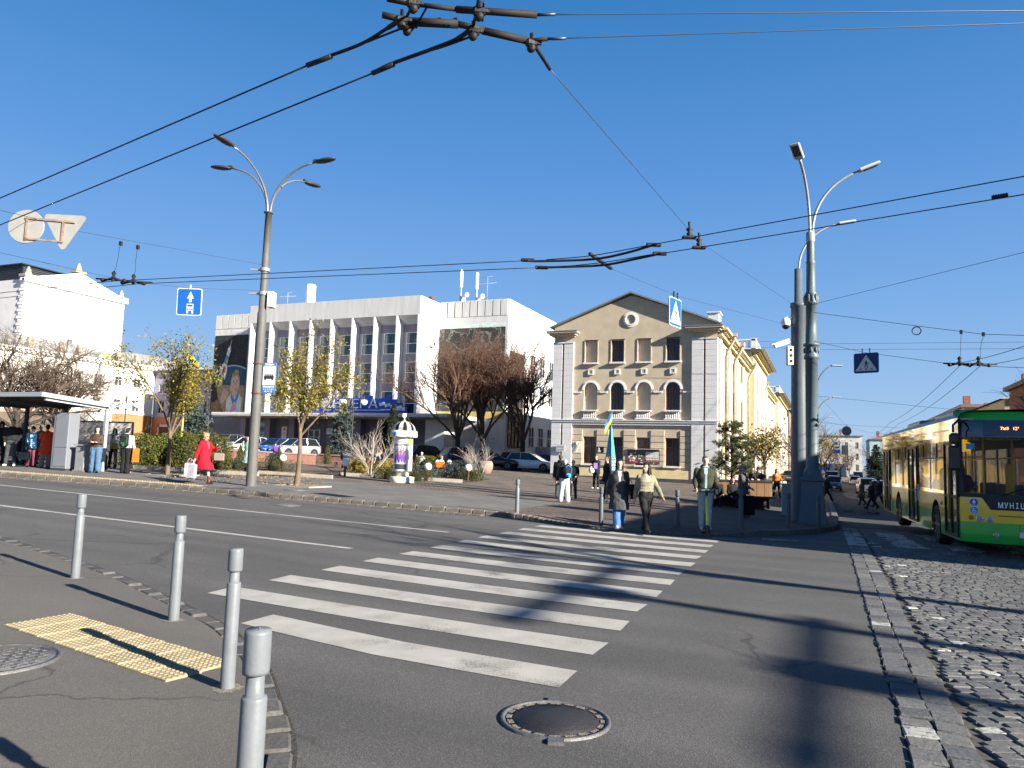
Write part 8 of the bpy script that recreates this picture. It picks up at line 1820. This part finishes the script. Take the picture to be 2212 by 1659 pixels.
 mw = Matrix.Translation(t.location) @ Matrix.Rotation(rz, 4, 'Z')
 return t, {k: (mw @ v if not k.endswith('hd') else v) for k, v in J.items()}, mw
def bag(name, label, cat, top, w, d, h, mat, rz, handle=.18, shape='box'):
 o = thing(name, label, cat, Vector(top)-Vector((0, 0, handle+h)), rz); a = MB()
 if shape == 'sack': a.lathe((0, 0, 0), [(w*.3, 0), (w*.5, h*.2), (w*.45, h*.7), (w*.12, h*1.05)], 12)
 else: a.prism([(-w/2, -d/2, 0), (w/2, -d/2, 0), (w*.46, -d*.3, h), (-w*.46, -d*.3, h)], (0, d*.8, 0)) if shape == 'paper' else a.box((0, 0, h/2), (w, d, h), bev=min(.03, d*.25))
 a.build('body', mat, o); a = MB()
 if handle > .02 and shape != 'sack':
  for s in (-.3, .3): a.tube([(s*w-.02*(s > 0), 0, h-.01), (s*w*.5, 0, h+handle*.8), (0, 0, h+handle), ], .008, 5)
  a.build('handle', mat, o)
 return o
def backpack(label, J, mw, col, trim, h=.44, w=.3):
 c = (J['chest']+J['waist'])/2; o = thing('backpack', label, 'backpack', c, mw.to_euler().z); a = MB(); a.box((0, -.21, .08), (w, .16, h), bev=.06); a.box((0, -.3, -.02), (w*.8, .07, h*.45), bev=.03); a.build('body', cloth(col, bump=.2), o); a = MB(); a.tube([(-w*.4, -.29, .2), (0, -.3, .28), (w*.4, -.29, .2), (w*.42, -.29, -.05)], .012, 5); a.box((0, -.335, -.02), (w*.5, .02, .05)); a.ball((w*.1, -.335, -.1), (.06, .02, .06), 8, 6); a.build('trim', cloth(trim), o); a = MB()
 for s in (-1, 1): a.tube([(s*.09, -.14, .3), (s*.11, .02, .33), (s*.12, .13, .2), (s*.13, .06, -.02), (s*.12, -.14, -.1)], .022, 6)
 a.build('strap', cloth(col, bump=.2), o); return o
CAMD = lambda p: (-p.x, -p.y)
def dirto(a): a = R(a); return (RT.x*math.sin(a)+TC.x*math.cos(a), RT.y*math.sin(a)+TC.y*math.cos(a))   # 0 = to camera, 90 = picture right, 180 = away
WALK = lambda s=1: dict(lh=24*s, lk=4 if s > 0 else 30, rh=-20*s, rk=28 if s > 0 else 4, ls=-18*s, rs=22*s)
# ---- crossing
p = P(1336, 18., .0, 1140); p.z = G(p.x, p.y)+pav(p.x, p.y)
t, J, mw = person('woman in a long charcoal coat and blue jeans stepping onto the crossing', p, dirto(-4), 1.72, dict(lh=-14, lk=14, rh=24, rk=6, la=7, ra=12, ls=10, rs=-14, re=18, lab=0, rab=-2), (.045, .047, .052), 'coat', (.05, .13, .3), (.5, .35, .25), (.02, .012, .01), 'long', inner=(.45, .44, .47), fem=True, legw=1.25, vox=.0105, collar=(.05, .05, .055))
bag('shoulder_bag', 'black shoulder bag hanging at the side of the woman in the long coat', 'bag', J['lel']+Vector((.05, .0, .12)), .3, .14, .36, cloth((.012, .012, .014)), YAW+.4, .1)
p = P(1394, 17.6, 0, 1147); p.z = G(p.x, p.y)
t, J, mw = person('woman in an olive quilted jacket and black trousers looking sideways at the crossing', p, dirto(12), 1.68, dict(lh=-12, lk=16, rh=20, rk=5, ls=24, la=17, le=8, rs=-20, ra=6, hy=-62, lab=-1, rab=-2), (.2, .19, .13), 'short', (.012, .012, .013), (.015, .015, .015), (.016, .01, .009), 'long', inner=(.4, .39, .37), fem=True, puff=True, vox=.0105, legw=1.05)
p = P(1523, 17.5, 0, 1150); p.z = G(p.x, p.y)+pav(p.x, p.y); scz = p.z
t, J, mw = person('young man in an olive jacket and pale blue hoodie standing on a yellow scooter', p+Vector((0, 0, .14)), dirto(-8), 1.72, dict(lh=4, rh=-4, rk=3, lk=5, ls=6, rs=6, la=11, ra=11, le=46, re=46, lin=10, rin=10, lab=-1, rab=-1), (.035, .04, .022), 'jacket', (.22, .32, .35), (.45, .45, .44), (.12, .075, .045), 'short', inner=(.26, .38, .42), vox=.0105, hood=True, legw=1.08, collar=(.26, .38, .42))
def scooter(p, rz):
 o = thing('electric_scooter', 'electric kick scooter with a yellow stem under the young man', 'scooter', p, rz); YS = M('scooter_yellow_m', (.6, .62, .02), .4, .05); DKS = M('scooter_dark_m', (.025, .025, .027), .5, .1)
 a = MB(); a.box((0, -.02, .13), (.15, .62, .035), bev=.012); a.build('deck', DKS, o); a = MB(); a.tube([(0, .42, .24), (0, .33, .6), (0, .26, .98)], .024, 10); a.build('stem', YS, o); a = MB(); a.tube([(0, .3, .14), (0, .38, .2), (0, .45, .28)], .03, 8); a.tube([(0, .27, .92), (0, .24, 1.05)], .03, 8); a.build('neck', DKS, o)
 a = MB(); a.tube([(-.3, .2, 1.06), (-.1, .24, 1.05), (.1, .24, 1.05), (.3, .2, 1.06)], .016, 8); a.ball((0, .27, 1.06), (.05, .03, .03), 8, 6); a.build('handlebar', DKS, o); a = MB(); a.ball((0, .32, .93), .032, 10, 8); a.build('headlight', HLG, o)
 for y in (.5, -.4): a = MB(); a.T = Matrix.Translation((0, y, .11)) @ facing((1, 0, 0)); a.lathe((0, 0, -.028), [(.055, 0), (.1, .005), (.11, .028), (.1, .05), (.055, .056)], 20); a.T = None; a.build('wheel', TYRE, o)
 a = MB(); a.tube([(0, .4, .24), (0, .5, .25), (0, .6, .2)], .03, 8); a.bar((-.05, .5, .11), (-.05, .43, .27), .02); a.bar((.05, .5, .11), (.05, .43, .27), .02); a.box((0, -.42, .23), (.1, .2, .02)); a.build('mudguard', DKS, o)
scooter(Vector((p.x, p.y, scz)), math.atan2(-dirto(-8)[0], dirto(-8)[1]))
# ---- plaza groups
kz = lambda x, d: P(x, d, .13, 1070)
person('person in a dark parka with fur hood turned away beside the school children', kz(1209, 27.5), dirto(170), 1.62, dict(lh=4), (.018, .018, .02), 'long', (.04, .06, .07), (.02, .02, .02), (.08, .05, .03), 'bun', hood=True, collar=(.2, .14, .09))
t, J, mw = person('child in white trousers with a blue backpack seen from behind', kz(1219, 25.6), dirto(200), 1.46, dict(lh=6, rh=-4, la=14, ra=14), (.02, .022, .03), 'jacket', (.5, .5, .5), (.4, .4, .4), (.5, .5, .5), 'short', hat=(.45, .46, .48), legw=1.35)
backpack('black and bright blue school backpack on the child in white trousers', J, mw, (.012, .015, .03), (.03, .3, .5))
person('boy in a grey beanie and dark jacket facing the camera on the plaza', kz(1237, 27.3), dirto(-10), 1.45, dict(ls=20, rs=20, le=50, re=50, lin=20, rin=20), (.012, .014, .012), 'jacket', (.02, .022, .024), (.02, .02, .02), hat=(.2, .2, .22), vox=.0125)
t, J, mw = person('woman in a navy jacket holding a purple phone case and white bag by the pyramid', kz(1287, 37), dirto(-35), 1.68, dict(re=80, rs=30, rin=25, le=70, ls=20, lin=20), (.012, .014, .025), 'long', (.012, .012, .014), (.3, .3, .3), (.12, .08, .05), 'short', fem=True)
bag('plastic_bag', 'white plastic bag held by the woman in the navy jacket', 'bag', J['rwr']+Vector((0, 0, -.02)), .3, .2, .32, cloth((.62, .64, .64), rough=.5), 0, .05, 'sack'); bag('purple_bag', 'small purple paper bag held by the woman in the navy jacket', 'bag', J['lwr']+Vector((0, 0, .22)), .2, .05, .3, cloth((.25, .12, .5)), YAW, .02)
person('woman in dark clothes with a ponytail walking behind the woman in the long coat', kz(1311, 27), dirto(-75), 1.68, dict(lh=14, rh=-12, rk=18), (.014, .014, .015), 'long', (.014, .014, .016), (.3, .28, .28), (.035, .02, .016), 'tail', fem=True)
t, J, mw = person('old woman in a grey puffer jacket and beanie with a black bag', kz(1605, 23.6), dirto(62), 1.62, dict(re=50, rs=12, rin=20, le=20), (.085, .085, .088), 'long', (.012, .012, .013), (.05, .06, .08), hat=(.2, .18, .19), puff=True, fem=True, wide=1.08, vox=.0115, collar=(.07, .07, .07))
bag('shopping_bag', 'long black shopping bag held by the old woman in the grey puffer', 'bag', J['lwr']+Vector((.05, -.08, -.02)), .42, .16, .62, cloth((.01, .01, .011)), YAW+.2, .12)
person('person in black sitting on the planter bench behind the scooter rider', P(1548, 29.2, -.02, 1070), dirto(-15), 1.65, dict(sit=1, lh=85, rh=85, lk=60, rk=70, ls=20, rs=20, le=50, re=50), (.012, .012, .013), 'jacket', (.012, .012, .013), (.6, .6, .6), (.015, .012, .01), 'short')
person('person in black partly hidden behind the old woman by the planter', P(1582, 29.5, -.0, 1080), dirto(20), 1.65, dict(sit=1, lh=85, rh=85, lk=75, rk=75, le=60, re=60), (.014, .014, .016), 'jacket', (.02, .02, .024), (.4, .4, .42), (.02, .015, .012), 'long', fem=True)
person('dark haired girl in a black coat next to the pale jeans teenager', kz(1625, 34), dirto(40), 1.62, dict(le=60, re=60, ls=15, rs=15), (.014, .013, .015), 'long', (.05, .1, .2), (.1, .3, .25), (.012, .01, .01), 'long', fem=True)
person('teenager in a black jacket and pale blue jeans looking down at a phone', kz(1647, 33.5), dirto(-70), 1.62, dict(le=80, re=80, ls=20, rs=20, hp=-28), (.014, .014, .015), 'long', (.42, .5, .6), (.75, .75, .75), (.012, .01, .01), 'short', legw=1.2)
person('teenager in a dark cap half hidden between the girl and the boy', kz(1637, 35.5), dirto(10), 1.66, dict(le=60, re=60), (.016, .016, .02), 'long', (.03, .05, .09), (.05, .05, .06), hat=(.02, .02, .022))
t, J, mw = person('woman in an orange jacket with long dark hair walking towards the camera', kz(1678, 42), dirto(-3), 1.66, dict(lh=14, rh=-10, rk=14, le=50, ls=15), (.4, .13, .02), 'short', (.022, .018, .016), (.03, .02, .02), (.03, .014, .012), 'long', inner=(.5, .35, .33), fem=True)
bag('handbag', 'patterned pale handbag on the arm of the woman in the orange jacket', 'bag', J['lwr']+Vector((.05, 0, .12)), .38, .14, .32, M('bag_pattern_m', (.45, .4, .32), .7, .5, 25), YAW, .12); bag('handbag', 'black handbag held low by the woman in the orange jacket', 'bag', J['rwr'], .28, .14, .34, cloth((.03, .025, .022)), YAW, .14)
person('small distant person in a green grey coat behind the parked green car', P(1735, 66, .1, 1045), dirto(170), 1.68, {}, (.14, .17, .15), 'coat', (.02, .02, .02), hair=(.25, .22, .2), vox=.018)
pr = P(1786, 45, .1, 1070); person('man in black striding off the kerb behind the ornate lamp', pr, dirto(88), 1.78, dict(lh=30, lk=6, rh=-28, rk=14, hp=-20, ls=-10, rs=15, le=25, re=35), (.012, .012, .014), 'jacket', (.012, .012, .014), (.5, .5, .52), (.015, .012, .01), 'short')
pw = lambda x, d: P(x, d, .0, 1090)
person('woman in a long brown coat walking across the shaded street', pw(1862, 49), dirto(-85), 1.68, dict(lh=18, lk=4, rh=-14, rk=20), (.06, .045, .04), 'coat', (.03, .02, .025), (.06, .025, .02), (.05, .03, .02), 'long', fem=True)
person('person in black striding across the shaded street, nearest of the walkers', pw(1883, 43), dirto(-80), 1.72, dict(lh=32, lk=6, rh=-30, rk=16, le=60, ls=20), (.012, .012, .014), 'long', (.012, .012, .014), (.02, .02, .02), (.1, .05, .03), 'long', fem=True)
t, J, mw = person('tall person in dark jeans behind the black clad walker by the bus', pw(1898, 45.5), dirto(-70), 1.82, dict(lh=-18, lk=14, rh=20), (.014, .014, .018), 'jacket', (.02, .03, .05), (.02, .02, .02), hat=(.02, .018, .018))
bag('yellow_bag', 'small yellow patterned bag held by the walkers in the shaded street', 'bag', P(1874, 47.5, .95, 1060), .3, .12, .3, M('bag_yellow_m', (.5, .42, .03), .7, .4, 15), 0, .1)
# ---- bus stop
ks_ = lambda x, d: P(x, d, .13, 1008)
person('man in a black puffer jacket and white sneakers waiting under the shelter', ks_(20, 28.7), dirto(22), 1.8, dict(la=12, ra=10, le=38, lin=25, re=22, rin=20, lh=2, rh=-2, lab=4, rab=4), (.018, .018, .02), 'jacket', (.035, .045, .055), (.75, .75, .76), (.025, .018, .014), 'short', puff=True, wide=1.05, vox=.012)
person('hooded person in dark blue standing behind the woman in the shiny blue puffer', ks_(44, 31), dirto(60), 1.72, {}, (.014, .022, .04), 'coat', (.02, .02, .024), hood='up', hair=(.02, .02, .02))
t, J, mw = person('old woman in a shiny blue puffer jacket and navy beanie holding a grey handbag', ks_(65, 28.9), dirto(58), 1.58, dict(rs=4, re=12, le=20), (.02, .09, .17), 'long', (.16, .035, .06), (.02, .02, .02), hat=(.012, .018, .04), puff=True, fem=True, wide=1.12, vox=.012, topmat=M('shiny_puffer_m', (.015, .06, .12), .22, .5, 5., bump=1., bscale=12, metal=.5, spec=.8))
bag('handbag', 'shiny grey handbag held by the old woman in the blue puffer', 'bag', J['rwr']+Vector((0, -.05, 0)), .42, .18, .3, M('bag_grey_m', (.09, .09, .095), .3, .4, 9, metal=.3), YAW, .2)
person('woman in an orange red coat with a dark bun under the shelter', ks_(96, 28.9), dirto(-135), 1.68, dict(ls=38, le=62, lin=10, rs=20, re=50), (.6, .055, .02), 'coat', (.17, .17, .17), (.02, .02, .02), (.012, .01, .01), 'bun', fem=True, legw=1.3, vox=.012)
person('person in black at the very left edge of the bus stop', ks_(-4, 29.5), dirto(30), 1.72, {}, (.013, .013, .014), 'jacket', (.014, .014, .015), hood='up')
person('person in dark green behind the woman in the orange red coat', ks_(82, 31.5), dirto(-20), 1.66, {}, (.03, .035, .025), 'long', (.02, .02, .02), hair=(.3, .24, .1), hairlen='short')
person('woman in a brown leather jacket with sheepskin collar and wide jeans, arms folded', ks_(205, 27.6), dirto(8), 1.7, dict(ls=22, rs=22, le=85, re=85, lin=55, rin=55, lh=3, rh=-3), (.05, .025, .016), 'jacket', (.06, .12, .2), (.015, .015, .015), (.02, .013, .011), 'long', fem=True, legw=1.4, vox=.012, collar=(.45, .34, .22))
person('woman in sunglasses and a dark jacket behind the woman in jeans', ks_(223, 29.6), dirto(-20), 1.68, dict(le=60, ls=15), (.03, .028, .035), 'long', (.05, .055, .045), (.02, .02, .02), (.2, .15, .1), 'short', fem=True, glasses=True, inner=(.02, .08, .06))
t, J, mw = person('smiling woman in a cream jacket and black trousers with one hand on her hip', ks_(242, 31.5), dirto(2), 1.68, dict(ra=38, rin=-50, re=40, le=75, ls=12, lin=35), (.62, .55, .45), 'jacket', (.014, .014, .015), (.015, .015, .015), (.022, .013, .012), 'long', inner=(.12, .1, .11), fem=True, wide=1.05, vox=.012)
bag('handbag', 'small mustard handbag beside the woman in the cream jacket', 'bag', J['lwr']+Vector((.12, 0, .1)), .26, .1, .24, cloth((.4, .25, .05)), YAW, .1)
t, J, mw = person('young person from behind in wide black trousers carrying a black backpack', ks_(271, 28.3), dirto(175), 1.72, dict(la=10, ra=12, rab=0, lab=0), (.4, .42, .45), 'jacket', (.01, .01, .011), (.3, .2, .2), (.03, .016, .012), 'short', legw=1.45, hood=True, vox=.012)
backpack('black school backpack with thin green piping worn at the bus stop', J, mw, (.012, .013, .014), (.02, .12, .04), .5, .34)
bag('orange_jacket', 'bright orange jacket held at the side of the backpack wearer', 'jacket', J['rwr']+Vector((.12, -.05, .12)), .24, .12, .52, cloth((.55, .1, .008)), YAW+.5, .03, 'paper')
p = P(439, 24.8, .13, 1037)
t, J, mw = person('blonde woman in a bright red coat and sunglasses striding right with shopping bags', p, dirto(68), 1.72, dict(lh=10, lk=3, rh=-16, rk=50, ls=35, le=75, lin=10, rs=-14, re=10, ra=16), (.55, .006, .02), 'coat', (.3, .2, .15), (.07, .03, .02), (.3, .2, .1), 'curly', fem=True, bare=True, vox=.0105, glasses=True, inner=(.08, .06, .06), collar=(.5, .006, .02))
for lab, col, o_, rz_ in (('pale pink paper shopping bag carried by the woman in the red coat', (.42, .27, .3), (-.16, -.06, -.02), YAW+.5), ('white paper shopping bag carried by the woman in the red coat', (.46, .47, .5), (-.02, -.1, -.06), YAW-.4), ('dusky purple shopping bag behind the pink one in her hand', (.2, .13, .18), (-.24, .06, .0), YAW+.8)): bag('shopping_bag', lab, 'bag', J['rwr']+Vector(o_), .34, .13, .44, cloth(col, bump=.1), rz_, .16, 'paper')
bag('handbag', 'taupe leather handbag at the front of the woman in the red coat', 'bag', J['lwr']+Vector((.1, -.02, -.05)), .34, .13, .26, M('taupe_bag_m', (.2, .16, .13), .45, .15, 8), YAW+.2, .12)
person('woman in a mint dress half hidden by the street lamp, phone at her ear', P(533, 33.5, .13, 1016), dirto(-35), 1.66, dict(re=130, rs=35, rin=20), (.25, .42, .36), 'dress', (.4, .28, .2), (.015, .015, .015), (.02, .014, .012), 'long', fem=True, bare=True)
# ---- seated in the square
sp_ = lambda x, d, z=.02: P(x, d, .13+z, 985)
def seat(label, x, d, fa, z=-.0, **k): q = sp_(x, d, z); ps = dict(sit=1, lh=86, rh=86, lk=82, rk=82, ls=18, rs=18, le=55, re=55, lin=20, rin=20); ps.update(k.pop('pose', {})); return person(label, q, dirto(fa), pose=ps, vox=.015, **k)
seat('man in a dark jacket sitting on the bench, back to the road', 747, 45, 200, h=1.8, top=(.014, .016, .024), legs=(.05, .1, .2), wide=1.15, pose=dict(lean=18, hp=-15))
seat('child in a purple jacket sitting on the granite wall behind the juniper', 593, 47, 80, .3, h=1.3, top=(.12, .03, .4), hair=(.02, .015, .012), hood=True)
seat('woman in a light top sitting on the bench left of the column', 820, 49, 30, h=1.65, top=(.35, .35, .4), hair=(.12, .06, .03), fem=True); seat('dark haired man leaning forward on the bench left of the column', 834, 48.6, -60, h=1.75, top=(.013, .014, .02), legs=(.05, .09, .16), pose=dict(lean=35))
seat('child in a dark jacket sitting left of the person in white behind the column', 901, 48.2, -10, h=1.4, top=(.015, .016, .02), hair=(.03, .02, .015)); seat('person in a white patterned jacket and hat sitting right of the column', 911, 48, 160, h=1.6, top=(.5, .5, .48), hat=(.5, .48, .42))
t, J, mw = seat('child in a pale pink patterned jacket and cap sitting on the bench', 954, 44, 60, h=1.45, top=(.4, .26, .28), hat=(.35, .2, .25), topmat=M('pink_pattern_m', (.42, .28, .3), .8, .4, 30)); bag('orange_bag', 'bright orange bag beside the child in the pink jacket', 'bag', P(952, 43.6, .95, 985), .5, .2, .36, cloth((.8, .14, .01)), YAW, .02)
# ---- in the bus
def inbus(label, lx, ly, z, **k):
 th_ = math.pi+.059; fc = Vector((3.86, 18.02, 0)); c, s = math.cos(th_), math.sin(th_); q = Vector((fc.x+lx*c-ly*s, fc.y+lx*s+ly*c, G(3.86, 18)+z)); return person(label, q, (-s, c), pose=dict(sit=1, lh=86, rh=86, lk=80, rk=80, ls=45, rs=45, le=40, re=40), vox=.014, **k)
inbus('bus driver in black seen through the windshield', -.58, -1.55, .62, h=1.75, top=(.014, .014, .016), hair=(.02, .015, .012)); inbus('passenger in dark red seated behind the windshield on the door side', .75, -2.6, .62, h=1.7, top=(.12, .03, .03), hair=(.1, .05, .03), hairlen='long', fem=True); inbus('passenger in a pink striped top in the bus window', .85, -3.9, .5, h=1.68, top=(.5, .3, .3), hair=(.06, .04, .03), hairlen='long', fem=True); inbus('passenger in grey near the middle of the bus', .85, -7.0, .5, h=1.7, top=(.2, .2, .22))
# pigeon
q = P(603, 41, .13, 1000); o = thing('pigeon', 'small grey pigeon standing on the plaza near the young tree', 'bird', q, 1.2); a = MB(); a.T = Matrix.Rotation(R(25), 4, 'X'); a.ball((0, .03, .16), (.055, .12, .065), 12, 8); a.T = None; cap(a, (0, .12, .23), (0, .14, .29), .035, .028); a.ball((0, .155, .31), (.03, .034, .03), 10, 8); cap(a, (0, .18, .305), (0, .21, .3), .008, .004, 6); a.T = None
a.prism([(-.035, -.06, .13), (.035, -.06, .13), (.04, -.2, .07), (-.04, -.2, .07)], (0, 0, .015))
for s in (-.025, .025): cap(a, (s, .0, .1), (s, .01, .02), .008, .006, 6); cap(a, (s, .0, .01), (s, .04, .008), .007, .005, 6)
me = remesh(a, .007, 1); me.materials.append(M('pigeon_m', (.08, .085, .1), .7, .3, 20)); me.name = 'body'
for f in me.polygons: f.use_smooth = True
ob = bpy.data.objects.new('body', me); COL.objects.link(ob); ob.parent = o
bpy.data.scenes.remove(TMP)
